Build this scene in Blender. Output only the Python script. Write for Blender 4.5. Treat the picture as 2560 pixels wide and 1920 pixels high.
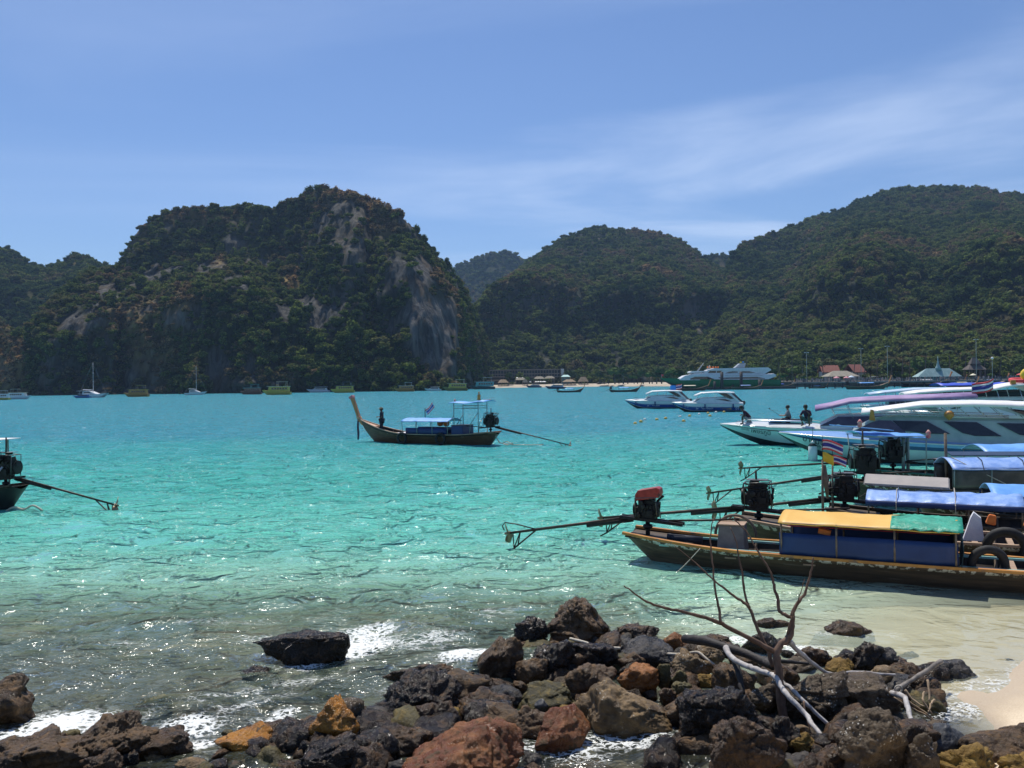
import bpy, bmesh, math, random
import numpy as np
from mathutils import Vector, Matrix

for o in list(bpy.data.objects): bpy.data.objects.remove(o, do_unlink=True)
S = bpy.context.scene
COL = S.collection
R = math.radians
rnd = random.Random(7)

# ------------------------------------------------------------------ camera
CAMZ, FPX, ROLL, PITCH = 4.2, 2150.0, 0.013, -0.0023
cam = bpy.data.cameras.new('camera'); camo = bpy.data.objects.new('camera', cam); COL.objects.link(camo)
cam.sensor_width = 36.0; cam.lens = 36.0*FPX/2560.0; cam.clip_end = 20000; cam.clip_start = 0.1
_F = Vector((0, math.cos(PITCH), math.sin(PITCH)))
_R0 = Vector((1, 0, 0)); _U0 = _R0.cross(_F)
_R = (_R0*math.cos(ROLL) - _U0*math.sin(ROLL)); _U = (_R0*math.sin(ROLL) + _U0*math.cos(ROLL))
camo.matrix_world = Matrix(((_R.x, _U.x, -_F.x, 0), (_R.y, _U.y, -_F.y, 0), (_R.z, _U.z, -_F.z, CAMZ), (0, 0, 0, 1)))
S.camera = camo

# ------------------------------------------------------------------ sky and sun
SUN_EL, SUN_AZ = R(64), R(-14)          # azimuth from +Y, negative towards -X
W = bpy.data.worlds.new('World'); S.world = W; W.use_nodes = True
nt = W.node_tree; N = nt.nodes; Lk = nt.links
for n in list(N): N.remove(n)
out = N.new('ShaderNodeOutputWorld'); bg = N.new('ShaderNodeBackground'); bg.inputs[1].default_value = 0.106
sky = N.new('ShaderNodeTexSky'); sky.sky_type = 'NISHITA'; sky.sun_disc = False
sky.sun_elevation = SUN_EL; sky.sun_rotation = SUN_AZ
sky.air_density = 1.0; sky.dust_density = 0.25; sky.ozone_density = 4.0; sky.altitude = 0
tc = N.new('ShaderNodeTexCoord'); sep = N.new('ShaderNodeSeparateXYZ'); Lk.new(tc.outputs['Generated'], sep.inputs[0])
def wmath(op, a, b=None, clamp=False):
    m = N.new('ShaderNodeMath'); m.operation = op; m.use_clamp = clamp
    for i, v in enumerate((a, b)):
        if v is None: continue
        if isinstance(v, (int, float)): m.inputs[i].default_value = v
        else: Lk.new(v, m.inputs[i])
    return m.outputs[0]
# thin cirrus on a layer high above: project the direction on a plane
zc = wmath('ADD', wmath('MAXIMUM', sep.outputs['Z'], 0.0), 0.12)
cu = wmath('DIVIDE', sep.outputs['X'], zc); cv = wmath('DIVIDE', sep.outputs['Y'], zc)
comb = N.new('ShaderNodeCombineXYZ'); Lk.new(cu, comb.inputs[0]); Lk.new(cv, comb.inputs[1])
mp = N.new('ShaderNodeMapping'); mp.inputs['Rotation'].default_value = (0, 0, R(-62)); mp.inputs['Scale'].default_value = (0.5, 1.35, 1); mp.inputs['Location'].default_value = (1.35, 0.4, 0)
Lk.new(comb.outputs[0], mp.inputs[0])
n1 = N.new('ShaderNodeTexNoise'); n1.inputs['Scale'].default_value = 0.8; n1.inputs['Detail'].default_value = 8; n1.inputs['Roughness'].default_value = 0.52; n1.inputs['Distortion'].default_value = 0.9
Lk.new(mp.outputs[0], n1.inputs['Vector'])
n2 = N.new('ShaderNodeTexNoise'); n2.inputs['Scale'].default_value = 0.30; n2.inputs['Detail'].default_value = 3
mp2 = N.new('ShaderNodeMapping'); mp2.inputs['Location'].default_value = (3.1, 1.7, 0); Lk.new(comb.outputs[0], mp2.inputs[0]); Lk.new(mp2.outputs[0], n2.inputs['Vector'])
def wramp(src, lo, hi):
    r = N.new('ShaderNodeMapRange'); r.interpolation_type = 'SMOOTHSTEP'; Lk.new(src, r.inputs[0]); r.inputs[1].default_value = lo; r.inputs[2].default_value = hi
    return r.outputs[0]
c1 = wramp(n1.outputs['Fac'], 0.40, 0.70); c2 = wramp(n2.outputs['Fac'], 0.34, 0.58)
# the veil thickens towards the front right, where the photograph shows it
def bump_(u0, v0, ru, rv):
    a_ = wmath('DIVIDE', wmath('SUBTRACT', cu, u0), ru); b_ = wmath('DIVIDE', wmath('SUBTRACT', cv, v0), rv)
    return wmath('POWER', 2.718, wmath('MULTIPLY', wmath('ADD', wmath('MULTIPLY', a_, a_), wmath('MULTIPLY', b_, b_)), -1.0))
veil = wmath('ADD', bump_(.75, 2.6, 1.1, .95), wmath('MULTIPLY', bump_(1.6, 3.6, 1.6, 1.0), .7), True)
cl = wmath('ADD', wmath('MULTIPLY', wmath('MULTIPLY', c1, c2), 0.10), wmath('MULTIPLY', wmath('MULTIPLY', c1, veil), .62), True)
mixc = N.new('ShaderNodeMix'); mixc.data_type = 'RGBA'
Lk.new(cl, mixc.inputs[0]); Lk.new(sky.outputs[0], mixc.inputs[6]); mixc.inputs[7].default_value = (8.2, 9.0, 9.9, 1)
tint = N.new('ShaderNodeMix'); tint.data_type = 'RGBA'; tint.blend_type = 'MULTIPLY'; tint.inputs[0].default_value = 1
Lk.new(mixc.outputs[2], tint.inputs[6]); tint.inputs[7].default_value = (0.83, 0.90, 1.06, 1)
Lk.new(tint.outputs[2], bg.inputs[0]); Lk.new(bg.outputs[0], out.inputs[0])

sl = bpy.data.lights.new('sun', 'SUN'); sl.energy = 4.7; sl.angle = R(0.53); sl.color = (1.0, 0.95, 0.86)
so = bpy.data.objects.new('sun', sl); COL.objects.link(so)
SUNV = Vector((math.sin(SUN_AZ)*math.cos(SUN_EL), math.cos(SUN_AZ)*math.cos(SUN_EL), math.sin(SUN_EL)))
so.rotation_euler = (-SUNV).to_track_quat('-Z', 'Y').to_euler()
S.view_settings.view_transform = 'Standard'; S.view_settings.look = 'None'
S.view_settings.exposure = 0.0; S.view_settings.gamma = 1.0; S.view_settings.use_curve_mapping = False
S.cycles.max_bounces = 5; S.cycles.transparent_max_bounces = 12; S.cycles.sample_clamp_indirect = 4.0
S.cycles.use_denoising = True; S.cycles.volume_bounces = 0
S.cycles.caustics_reflective = False; S.cycles.caustics_refractive = False

# ------------------------------------------------------------------ measuring helpers (photo pixels 2560x1920 -> points of the place)
def ray(px, py):
    return _F + _R*((px-1280.0)/FPX) - _U*((py-960.0)/FPX)
def G(px, py, z=0.0):
    d = ray(px, py); t = (z-CAMZ)/d.z
    return Vector((d.x*t, d.y*t, z))
def AT(px, py, Y):
    d = ray(px, py); t = Y/d.y
    return Vector((d.x*t, Y, CAMZ+d.z*t))
Q = 2560.0/2212.0

# ------------------------------------------------------------------ noise
def _hash(ix, iy, iz, seed):
    h = (ix.astype(np.int64)*374761393 + iy.astype(np.int64)*668265263 + iz.astype(np.int64)*2147483647 + seed*974634777) & 0xffffffff
    h = ((h ^ (h >> 13))*1274126177) & 0xffffffff
    h = ((h ^ (h >> 15))*2246822519) & 0xffffffff
    return ((h ^ (h >> 16)) & 0xffff)/32767.5 - 1.0
def vnoise(p, seed=0):
    p = np.asarray(p, float); i = np.floor(p); f = p-i; i = i.astype(np.int64); u = f*f*f*(f*(f*6-15)+10)
    x, y, z = i[:, 0], i[:, 1], i[:, 2]; ux, uy, uz = u[:, 0], u[:, 1], u[:, 2]
    def L(a, b, t): return a+(b-a)*t
    c = lambda a, b, d: _hash(x+a, y+b, z+d, seed)
    return L(L(L(c(0,0,0), c(1,0,0), ux), L(c(0,1,0), c(1,1,0), ux), uy), L(L(c(0,0,1), c(1,0,1), ux), L(c(0,1,1), c(1,1,1), ux), uy), uz)
def fbm(p, oct=4, seed=0, gain=0.5, lac=2.03, ridged=False):
    p = np.asarray(p, float); s = np.zeros(len(p)); a = 1.0; tot = 0
    for k in range(oct):
        n = vnoise(p*(lac**k)+17.3*k, seed+k)
        s += a*((1-2*np.abs(n)) if ridged else n); tot += a; a *= gain
    return s/tot
def sstep(x, a, b):
    t = np.clip((x-a)/(b-a), 0, 1); return t*t*(3-2*t)

# ------------------------------------------------------------------ object helpers
def tag(o, label=None, cat=None, group=None, kind=None):
    if label: o['label'] = label
    if cat: o['category'] = cat
    if group: o['group'] = group
    if kind: o['kind'] = kind
    return o
def empty(name, loc=(0, 0, 0), rz=0.0, label=None, cat=None, group=None):
    o = bpy.data.objects.new(name, None); o.empty_display_size = 0.2; COL.objects.link(o)
    o.location = loc; o.rotation_euler = (0, 0, rz)
    return tag(o, label, cat, group)
def link(name, me, mat=None, parent=None):
    o = bpy.data.objects.new(name, me); COL.objects.link(o)
    if mat is not None and not me.materials: me.materials.append(mat)
    if parent is not None: o.parent = parent
    return o
def copy_tree(o, parent=None):
    c = o.copy(); COL.objects.link(c); c.parent = parent
    for ch in list(o.children): copy_tree(ch, c)
    return c
def npmesh(name, V, Fq, smooth=True):
    me = bpy.data.meshes.new(name)
    V = np.asarray(V, np.float32); Fq = np.asarray(Fq, np.int32); k = Fq.shape[1]
    me.vertices.add(len(V)); me.vertices.foreach_set('co', V.ravel())
    me.loops.add(Fq.size); me.loops.foreach_set('vertex_index', Fq.ravel())
    me.polygons.add(len(Fq)); me.polygons.foreach_set('loop_start', np.arange(0, Fq.size, k, dtype=np.int32))
    try: me.polygons.foreach_set('loop_total', np.full(len(Fq), k, np.int32))
    except Exception: pass
    me.polygons.foreach_set('use_smooth', np.full(len(Fq), smooth, bool))
    me.update(calc_edges=True); me.validate(); return me
def fattr(me, name, vals):
    a = me.attributes.new(name, 'FLOAT', 'POINT'); a.data.foreach_set('value', np.asarray(vals, np.float32))

class MB:
    """collects shapes of one part into one mesh"""
    def __init__(s): s.v = []; s.f = []; s.sm = []
    def add(s, vs, fs, smooth=False):
        b = len(s.v); s.v += [tuple(v) for v in vs]; s.f += [tuple(b+i for i in f) for f in fs]; s.sm += [smooth]*len(fs); return s
    def box(s, c, d, rz=0.0, ry=0.0, rx=0.0, taper=1.0):
        M = Matrix.Rotation(rz, 3, 'Z') @ Matrix.Rotation(ry, 3, 'Y') @ Matrix.Rotation(rx, 3, 'X'); c = Vector(c)
        vs = []
        for z in (-1, 1):
            k = taper if z > 0 else 1.0
            for x, y in ((-1, -1), (1, -1), (1, 1), (-1, 1)):
                vs.append(c + M @ Vector((x*d[0]/2*k, y*d[1]/2*k, z*d[2]/2)))
        return s.add(vs, [(3, 2, 1, 0), (4, 5, 6, 7), (0, 1, 5, 4), (1, 2, 6, 5), (2, 3, 7, 6), (3, 0, 4, 7)])
    def tube(s, pts, r, n=6, cap=True):
        pts = [Vector(p) for p in pts]; m = len(pts)
        rr = [r]*m if isinstance(r, (int, float)) else list(r)
        vs = []; prev = None
        for i, p in enumerate(pts):
            t = (pts[min(i+1, m-1)]-pts[max(i-1, 0)]).normalized()
            if prev is None:
                a = Vector((0, 0, 1)) if abs(t.z) < .9 else Vector((1, 0, 0))
                u = t.cross(a).normalized()
            else:
                u = (prev - t*prev.dot(t)); u = u.normalized() if u.length > 1e-6 else t.orthogonal().normalized()
            prev = u; w = t.cross(u)
            for k in range(n):
                a = 2*math.pi*k/n; vs.append(p + (u*math.cos(a)+w*math.sin(a))*rr[i])
        fs = [(i*n+k, i*n+(k+1) % n, (i+1)*n+(k+1) % n, (i+1)*n+k) for i in range(m-1) for k in range(n)]
        if cap: fs += [tuple(range(n-1, -1, -1)), tuple((m-1)*n+k for k in range(n))]
        return s.add(vs, fs, n > 4)
    def lathe(s, c, prof, n=12, axis='Z'):
        c = Vector(c); vs = []
        for (r, h) in prof:
            for k in range(n):
                a = 2*math.pi*k/n; p = (r*math.cos(a), r*math.sin(a), h)
                if axis == 'X': p = (p[2], p[0], p[1])
                if axis == 'Y': p = (p[0], p[2], p[1])
                vs.append(c+Vector(p))
        m = len(prof)
        fs = [(i*n+k, i*n+(k+1) % n, (i+1)*n+(k+1) % n, (i+1)*n+k) for i in range(m-1) for k in range(n)]
        fs += [tuple(range(n-1, -1, -1)), tuple((m-1)*n+k for k in range(n))]
        return s.add(vs, fs, True)
    def grid(s, rows, smooth=True, closed=False):
        m = len(rows); n = len(rows[0]); vs = [p for r in rows for p in r]
        fs = [(i*n+k, i*n+k+1, (i+1)*n+k+1, (i+1)*n+k) for i in range(m-1) for k in range(n-1)]
        return s.add(vs, fs, smooth)
    def slab(s, rows, th):
        """a grid thickened downwards (z) into a closed sheet"""
        m = len(rows); n = len(rows[0]); top = [Vector(p) for r in rows for p in r]; bot = [p-Vector((0, 0, th)) for p in top]; o = m*n
        fs = [(i*n+k, i*n+k+1, (i+1)*n+k+1, (i+1)*n+k) for i in range(m-1) for k in range(n-1)]
        fs += [tuple(o+j for j in reversed(f)) for f in fs]
        ring = [k for k in range(n)] + [i*n+n-1 for i in range(1, m)] + [(m-1)*n+k for k in range(n-2, -1, -1)] + [i*n for i in range(m-2, 0, -1)]
        fs += [(ring[(j+1) % len(ring)], ring[j], o+ring[j], o+ring[(j+1) % len(ring)]) for j in range(len(ring))]
        return s.add(top+bot, fs, True)
    def prism(s, poly, axis, a, b):
        """poly in the two other axes, extruded from a to b along axis"""
        def P(u, v, w): return {'X': (w, u, v), 'Y': (u, w, v), 'Z': (u, v, w)}[axis]
        n = len(poly); vs = [P(u, v, a) for u, v in poly]+[P(u, v, b) for u, v in poly]
        return s.add(vs, [tuple(range(n-1, -1, -1)), tuple(range(n, 2*n))]+[(k, (k+1) % n, n+(k+1) % n, n+k) for k in range(n)])
    def torus(s, c, R_, r, axis='Y', n=20, m=8, a0=0, a1=2*math.pi):
        c = Vector(c); vs = []; full = abs(a1-a0-2*math.pi) < 1e-6; nn = n if full else n+1
        for i in range(nn):
            a = a0+(a1-a0)*i/n
            for k in range(m):
                b = 2*math.pi*k/m; q = R_+r*math.cos(b); p = (q*math.cos(a), q*math.sin(a), r*math.sin(b))
                if axis == 'Y': p = (p[0], p[2], p[1])
                if axis == 'X': p = (p[2], p[0], p[1])
                vs.append(c+Vector(p))
        fs = [(i*m+k, i*m+(k+1) % m, ((i+1) % nn)*m+(k+1) % m, ((i+1) % nn)*m+k) for i in range(n) for k in range(m)]
        return s.add(vs, fs, True)
    def build(s, name, mat, parent=None, bev=0.0):
        me = bpy.data.meshes.new(name); me.from_pydata(s.v, [], s.f); me.polygons.foreach_set('use_smooth', s.sm); me.update()
        bm = bmesh.new(); bm.from_mesh(me); bmesh.ops.recalc_face_normals(bm, faces=bm.faces); bm.to_mesh(me); bm.free()
        o = link(name, me, mat, parent)
        if bev:
            b = o.modifiers.new('bevel', 'BEVEL'); b.width = bev; b.segments = 2; b.limit_method = 'ANGLE'
        return o

# ------------------------------------------------------------------ materials
_mats = {}
def M(name, c1, c2=None, scale=6.0, rough=0.6, bump=0.0, bscale=None, metal=0.0, coat=0.0, detail=5, lo=.35, hi=.65, c3=None, s3=1.0, lo3=.55, hi3=.62, trans=0.0, stretch=None, spec=0.5):
    if name in _mats: return _mats[name]
    m = bpy.data.materials.new(name); m.use_nodes = True; t = m.node_tree; n = t.nodes; b = n['Principled BSDF']
    b.inputs['Roughness'].default_value = rough; b.inputs['Metallic'].default_value = metal
    b.inputs['Coat Weight'].default_value = coat; b.inputs['Coat Roughness'].default_value = .15; b.inputs['Specular IOR Level'].default_value = spec
    tc = n.new('ShaderNodeTexCoord'); vec = tc.outputs['Object']
    if stretch:
        mp = n.new('ShaderNodeMapping'); mp.inputs['Scale'].default_value = stretch; t.links.new(vec, mp.inputs[0]); vec = mp.outputs[0]
    def noise(sc, d=detail):
        x = n.new('ShaderNodeTexNoise'); x.inputs['Scale'].default_value = sc; x.inputs['Detail'].default_value = d; x.inputs['Roughness'].default_value = .6; t.links.new(vec, x.inputs['Vector']); return x.outputs['Fac']
    def ramp(src, a, c):
        r = n.new('ShaderNodeMapRange'); r.interpolation_type = 'SMOOTHSTEP'; r.inputs[1].default_value = a; r.inputs[2].default_value = c; t.links.new(src, r.inputs[0]); return r.outputs[0]
    def mix(f, a, c):
        x = n.new('ShaderNodeMix'); x.data_type = 'RGBA'; t.links.new(f, x.inputs[0])
        for i, v in ((6, a), (7, c)):
            if isinstance(v, tuple): x.inputs[i].default_value = (*v[:3], 1)
            else: t.links.new(v, x.inputs[i])
        return x.outputs[2]
    if c2 is None: c2 = tuple(min(1, v*1.12) for v in c1); 
    col = mix(ramp(noise(scale), lo, hi), tuple(c1), tuple(c2))
    if c3 is not None: col = mix(ramp(noise(s3, 6), lo3, hi3), col, tuple(c3))
    t.links.new(col, b.inputs['Base Color'])
    if bump:
        bp = n.new('ShaderNodeBump'); bp.inputs['Strength'].default_value = 1.0; bp.inputs['Distance'].default_value = bump
        t.links.new(noise(bscale or scale*2, 6), bp.inputs['Height']); t.links.new(bp.outputs[0], b.inputs['Normal'])
    if trans:
        b.inputs['Transmission Weight'].default_value = trans
    _mats[name] = m; return m

white_gel = M('white_gelcoat', (.72, .74, .74), (.78, .79, .78), 2, .25, coat=.4)
# ================================================================== SETTING
def depth_at(X, Y):
    s = (Y-10.75) - 0.75*(X-5.5)
    a = np.where(s > 0, (0.112-.062*sstep(X, 1.0, 5.0)*sstep(-s, -9, -3))*s, 0.075*s)
    b = 0.105*(Y-8.5)+0.06
    k = 0.25
    h = np.clip(0.5+0.5*(b-a)/k, 0, 1); d = b*(1-h)+a*h-k*h*(1-h)
    d = d + 0.05*np.where(d > 0.1, 1, 0)*fbm(np.stack([X*.6, Y*.6, X*0], 1), 3, 5)
    return np.minimum(d, 7.0)

def fan(y0, y1, nr, nc, half, extra):
    t = np.linspace(0, 1, nr); Yr = y0*(y1/y0)**t
    u = np.linspace(-1, 1, nc)
    Yg, Ug = np.meshgrid(Yr, u, indexing='ij'); Xg = Ug*(Yg*half+extra)
    idx = np.arange(nr*nc).reshape(nr, nc)
    Fq = np.stack([idx[:-1, :-1], idx[:-1, 1:], idx[1:, 1:], idx[1:, :-1]], -1).reshape(-1, 4)
    return Xg.ravel(), Yg.ravel(), Fq

# --- seabed and beach, one sheet to the horizon
X, Y, Fq = fan(3.0, 6000, 420, 320, 1.1, 14)
D = depth_at(X, Y)
rocky = sstep(fbm(np.stack([X*.35, Y*.35, X*0], 1), 4, 11)+0.9*sstep(-X, -4.0, 1.5)*sstep(-Y, -21, -15)-.35, -.15, .35)*sstep(-X, -7.0, -3.5)*sstep(-Y, -24, -17)
band = np.exp(-((Y-17.5-.15*X)/1.6)**2)*sstep(-X, -6, 0)*.9
nz_ = fbm(np.stack([X*.5, Y*.5, X*0], 1), 4, 14)
rocky = np.maximum(rocky, sstep(-X, -3.2, -.5)*sstep(-Y, -18.5, -15.5)*np.clip(.95+1.0*nz_, 0, 1))
rocky = np.clip(np.maximum(rocky, band*(0.5+fbm(np.stack([X*.7, Y*.7, X*0], 1), 3, 4))), 0, 1)
pile = np.zeros(len(X))
for (px_, py_, rx_, ry_) in ((1180, 1690, 1.5, 1.3), (1450, 1660, 1.5, 1.5), (1700, 1680, 1.5, 1.3), (1950, 1720, 1.6, 1.4), (2150, 1790, 1.3, 1.4), (1900, 1860, 1.8, 1.2), (1120, 1850, 1.3, .7), (150, 1880, 1.8, .7), (800, 1890, 1.1, .5)):
    c_ = G(px_, py_); pile = np.maximum(pile, sstep(1.35-np.sqrt(((X-c_.x)/rx_)**2+((Y-c_.y)/ry_)**2), 0, .6))
rocky = np.maximum(rocky, pile)
Zb = -D*(1-pile) - pile*.10 + rocky*np.clip(fbm(np.stack([X*1.7, Y*1.7, X*0], 1), 4, 21), -.2, 1)*0.28
Zb = np.where((Y < 60), Zb + .012*fbm(np.stack([X*2.2, Y*2.2, X*0], 1), 3, 9), Zb)
me = npmesh('seabed', np.stack([X, Y, Zb], 1), Fq); fattr(me, 'rocky', rocky)
m = bpy.data.materials.new('sand_and_stones'); m.use_nodes = True; t = m.node_tree; n = t.nodes; b = n['Principled BSDF']; b.inputs['Roughness'].default_value = .8; b.inputs['Specular IOR Level'].default_value = .25
def nn(kind, **kw):
    x = n.new(kind)
    for k, v in kw.items(): x.inputs[k].default_value = v
    return x
at = n.new('ShaderNodeAttribute'); at.attribute_name = 'rocky'
geo = n.new('ShaderNodeNewGeometry')
ns = nn('ShaderNodeTexNoise', Scale=1.3, Detail=8.0, Roughness=.62); t.links.new(geo.outputs['Position'], ns.inputs['Vector'])
ng = nn('ShaderNodeTexNoise', Scale=60.0, Detail=4.0); t.links.new(geo.outputs['Position'], ng.inputs['Vector'])
def cmix(f, a, c):
    x = n.new('ShaderNodeMix'); x.data_type = 'RGBA'
    if isinstance(f, float): x.inputs[0].default_value = f
    else: t.links.new(f, x.inputs[0])
    for i, v in ((6, a), (7, c)):
        if isinstance(v, tuple): x.inputs[i].default_value = (*v, 1)
        else: t.links.new(v, x.inputs[i])
    return x.outputs[2]
def mrange(src, a, c, lo=0., hi=1.):
    r = n.new('ShaderNodeMapRange'); r.interpolation_type = 'SMOOTHSTEP'; r.inputs[1].default_value = a; r.inputs[2].default_value = c; r.inputs[3].default_value = lo; r.inputs[4].default_value = hi; t.links.new(src, r.inputs[0]); return r.outputs[0]
sand = cmix(mrange(ng.outputs[0], .3, .7), (.60, .48, .33), (.74, .62, .45))
sand = cmix(mrange(ns.outputs[0], .50, .68, 0., .35), sand, (.46, .36, .24))
v1 = nn('ShaderNodeTexVoronoi', Scale=3.2); t.links.new(geo.outputs['Position'], v1.inputs['Vector'])
stone = cmix(mrange(ns.outputs[0], .35, .65), (.022, .022, .020), (.13, .105, .065))
stone = cmix(mrange(v1.outputs['Distance'], .05, .5), stone, (.06, .05, .035))
sz_ = n.new('ShaderNodeSeparateXYZ'); t.links.new(geo.outputs['Position'], sz_.inputs[0])
wet = n.new('ShaderNodeMath'); wet.operation = 'ADD'; t.links.new(sz_.outputs['Z'], wet.inputs[0]); wm = n.new('ShaderNodeMath'); wm.operation = 'MULTIPLY_ADD'; wm.inputs[1].default_value = .10; wm.inputs[2].default_value = -.05; t.links.new(ns.outputs[0], wm.inputs[0]); t.links.new(wm.outputs[0], wet.inputs[1])
wf = mrange(wet.outputs[0], .015, .075, .42, 0.)
sand = cmix(wf, sand, (.36, .26, .16))
t.links.new(mrange(wet.outputs[0], .0, .06, .35, .85), b.inputs['Roughness'])
t.links.new(cmix(at.outputs['Fac'], sand, stone), b.inputs['Base Color'])
bp = nn('ShaderNodeBump', Distance=.02); t.links.new(ns.outputs[0], bp.inputs['Height']); t.links.new(bp.outputs[0], b.inputs['Normal'])
tag(link('beach_and_seabed', me, m), 'pale sand of the beach running down under the clear water', None, None, 'structure')

# --- the bay
X, Y, Fq = fan(4.0, 690, 560, 520, 1.05, 12)
P0 = np.stack([X, Y, X*0], 1)
fade = 1/(1+(Y/70)**2)
sw = np.stack([X*.42+Y*.10, Y*.62-X*.12, X*0+3], 1)
wz = 0.075*fbm(sw, 2, 31) + 0.085*fbm(np.stack([X*.75+Y*.2, Y*1.15-X*.25, X*0], 1), 3, 33, .6)*(.35+.65*fade)
near = np.exp(-((Y-13)/4.5)**2)*sstep(-X, -5, 1)
wz += near*(0.07*fbm(np.stack([X*.75+Y*.3, Y*1.05-X*.45, X*0+9], 1), 2, 37) + .03*fbm(np.stack([X*2.6, Y*2.9, X*0], 1), 3, 38))
D = depth_at(X, Y)
wz *= np.clip(.25+D*1.2, .1, 1)
foam = np.zeros(len(X))
def froth(px, py, rx, ry, a=1.0, ang=0.0):
    c = G(px, py); dx, dy = X-c.x, Y-c.y
    ca, sa = math.cos(ang), math.sin(ang); u, v = (dx*ca+dy*sa)/rx, (-dx*sa+dy*ca)/ry
    return a*np.exp(-(u*u+v*v))
for args in ((860, 1615, 1.2, .55, 1.15, .45), (930, 1575, .7, .4, .9, .6), (560, 1560, 1.5, .5, .45, .2), (300, 1610, 1.6, .4, .42, .2), (640, 1600, 1.0, .4, .45, .3), (560, 1740, 1.2, .4, .5, .5), (760, 1700, 1.0, .4, .5, .5), (1230, 1530, 1.2, .5, .45, .3), (760, 1655, .6, .3, .7, .3), (905, 1590, .5, .5, .8, .8), (150, 1812, .55, .5, 1.25, 0), (60, 1830, .5, .3, .9, 0), (215, 1800, .5, .2, .8, .5),
             (470, 1820, .5, .4, 1.0, .6), (500, 1855, .3, .2, .9, 0), (1160, 1650, .5, .35, 1.1, .7), (1060, 1600, 1.0, .8, .62, .6), (980, 1575, .9, .6, .5, .6), (700, 1790, .5, .3, .65, .6), (1010, 1720, .6, .4, .5, 0),
             (640, 1760, 1.2, .35, .5, .6), (1450, 1870, .9, .6, .66, 0), (1560, 1860, .7, .5, .62, 0), (1640, 1840, .6, .6, .6, 0), (1330, 1880, .8, .3, .55, 0), (1860, 1600, .7, .3, .8, -.3), (1990, 1625, .8, .35, .72, -.3), (2100, 1580, .9, .3, .55, -.3),
             (1850, 1640, .5, .2, .7, 0), (1200, 1780, .8, .4, .5, 0), (330, 1800, .8, .3, .5, .4), (900, 1800, .6, .4, .45, 0), (2250, 1590, 1.0, .3, .42, 0)):
    foam = np.maximum(foam, froth(*args))
edge = np.exp(-(D/.05)**2)*.55*sstep(X, 3, 6)
foam = np.maximum(foam, edge)
me = npmesh('water', np.stack([X, Y, wz], 1), Fq)
fattr(me, 'depth', D); fattr(me, 'foam', foam)
fattr(me, 'chop', np.clip(np.exp(-((Y-13)/4.2)**2)*sstep(-X, -4.5, 0), 0, 1)*np.clip(D*4, .1, 1))
fattr(me, 'calm', 1-.93*sstep(X, 2.2, 4.8)*sstep(-D, -.75, -.1))
fattr(me, 'turb', 1.15-.88*sstep(-X, -4.5, -1.0)*sstep(-Y, -20, -15.5)+1.7*sstep(X, 2.0, 4.5)*sstep(-Y, -19, -15.5))
m = bpy.data.materials.new('sea_water'); m.use_nodes = True; t = m.node_tree; n = t.nodes
for x in list(n):
    if x.type != 'OUTPUT_MATERIAL': n.remove(x)
mo = [x for x in n if x.type == 'OUTPUT_MATERIAL'][0]
ad = n.new('ShaderNodeAttribute'); ad.attribute_name = 'depth'; af = n.new('ShaderNodeAttribute'); af.attribute_name = 'foam'
geo = n.new('ShaderNodeNewGeometry')
def mth(op, a, c=None, clamp=False):
    x = n.new('ShaderNodeMath'); x.operation = op; x.use_clamp = clamp
    for i, v in enumerate((a, c)):
        if v is None: continue
        if isinstance(v, (int, float)): x.inputs[i].default_value = v
        else: t.links.new(v, x.inputs[i])
    return x.outputs[0]
def wnoise(sx, sy, detail, rough, rot=.15):
    mp = n.new('ShaderNodeMapping'); mp.inputs['Scale'].default_value = (sx, sy, 1); mp.inputs['Rotation'].default_value = (0, 0, rot); t.links.new(geo.outputs['Position'], mp.inputs[0])
    x = nn('ShaderNodeTexNoise', Scale=1.0, Detail=detail, Roughness=rough, Distortion=.35); t.links.new(mp.outputs[0], x.inputs['Vector']); return x.outputs['Fac']
ripA = wnoise(1.5, 2.6, 4.0, .55); ripB = wnoise(.30, .55, 3.0, .55, -.1); ripC = wnoise(6.5, 9.0, 2.0, .5)
brk = mrange(wnoise(.85, .7, 3.0, .6, .9), .40, .56)
def step_(src, a, c, amp): return mth('MULTIPLY', mth('MULTIPLY', mrange(src, a, c), brk), amp)
ripD = wnoise(.62, 1.15, 4.0, .58, .35)
h = mth('ADD', mth('MULTIPLY', ripA, .14), mth('MULTIPLY', ripB, .40)); ac_ = n.new('ShaderNodeAttribute'); ac_.attribute_name = 'chop'
h = mth('ADD', h, mth('MULTIPLY', ripC, mth('ADD', .022, mth('MULTIPLY', ac_.outputs['Fac'], .038))))
h = mth('ADD', h, step_(ripA, .45, .57, .058)); h = mth('ADD', h, step_(ripD, .50, .60, .15)); h = mth('ADD', h, step_(ripB, .48, .54, .20))
al_ = n.new('ShaderNodeAttribute'); al_.attribute_name = 'calm'; h = mth('MULTIPLY', h, al_.outputs['Fac'])
bmp = nn('ShaderNodeBump', Strength=1.0, Distance=1.0); t.links.new(h, bmp.inputs['Height'])
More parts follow.
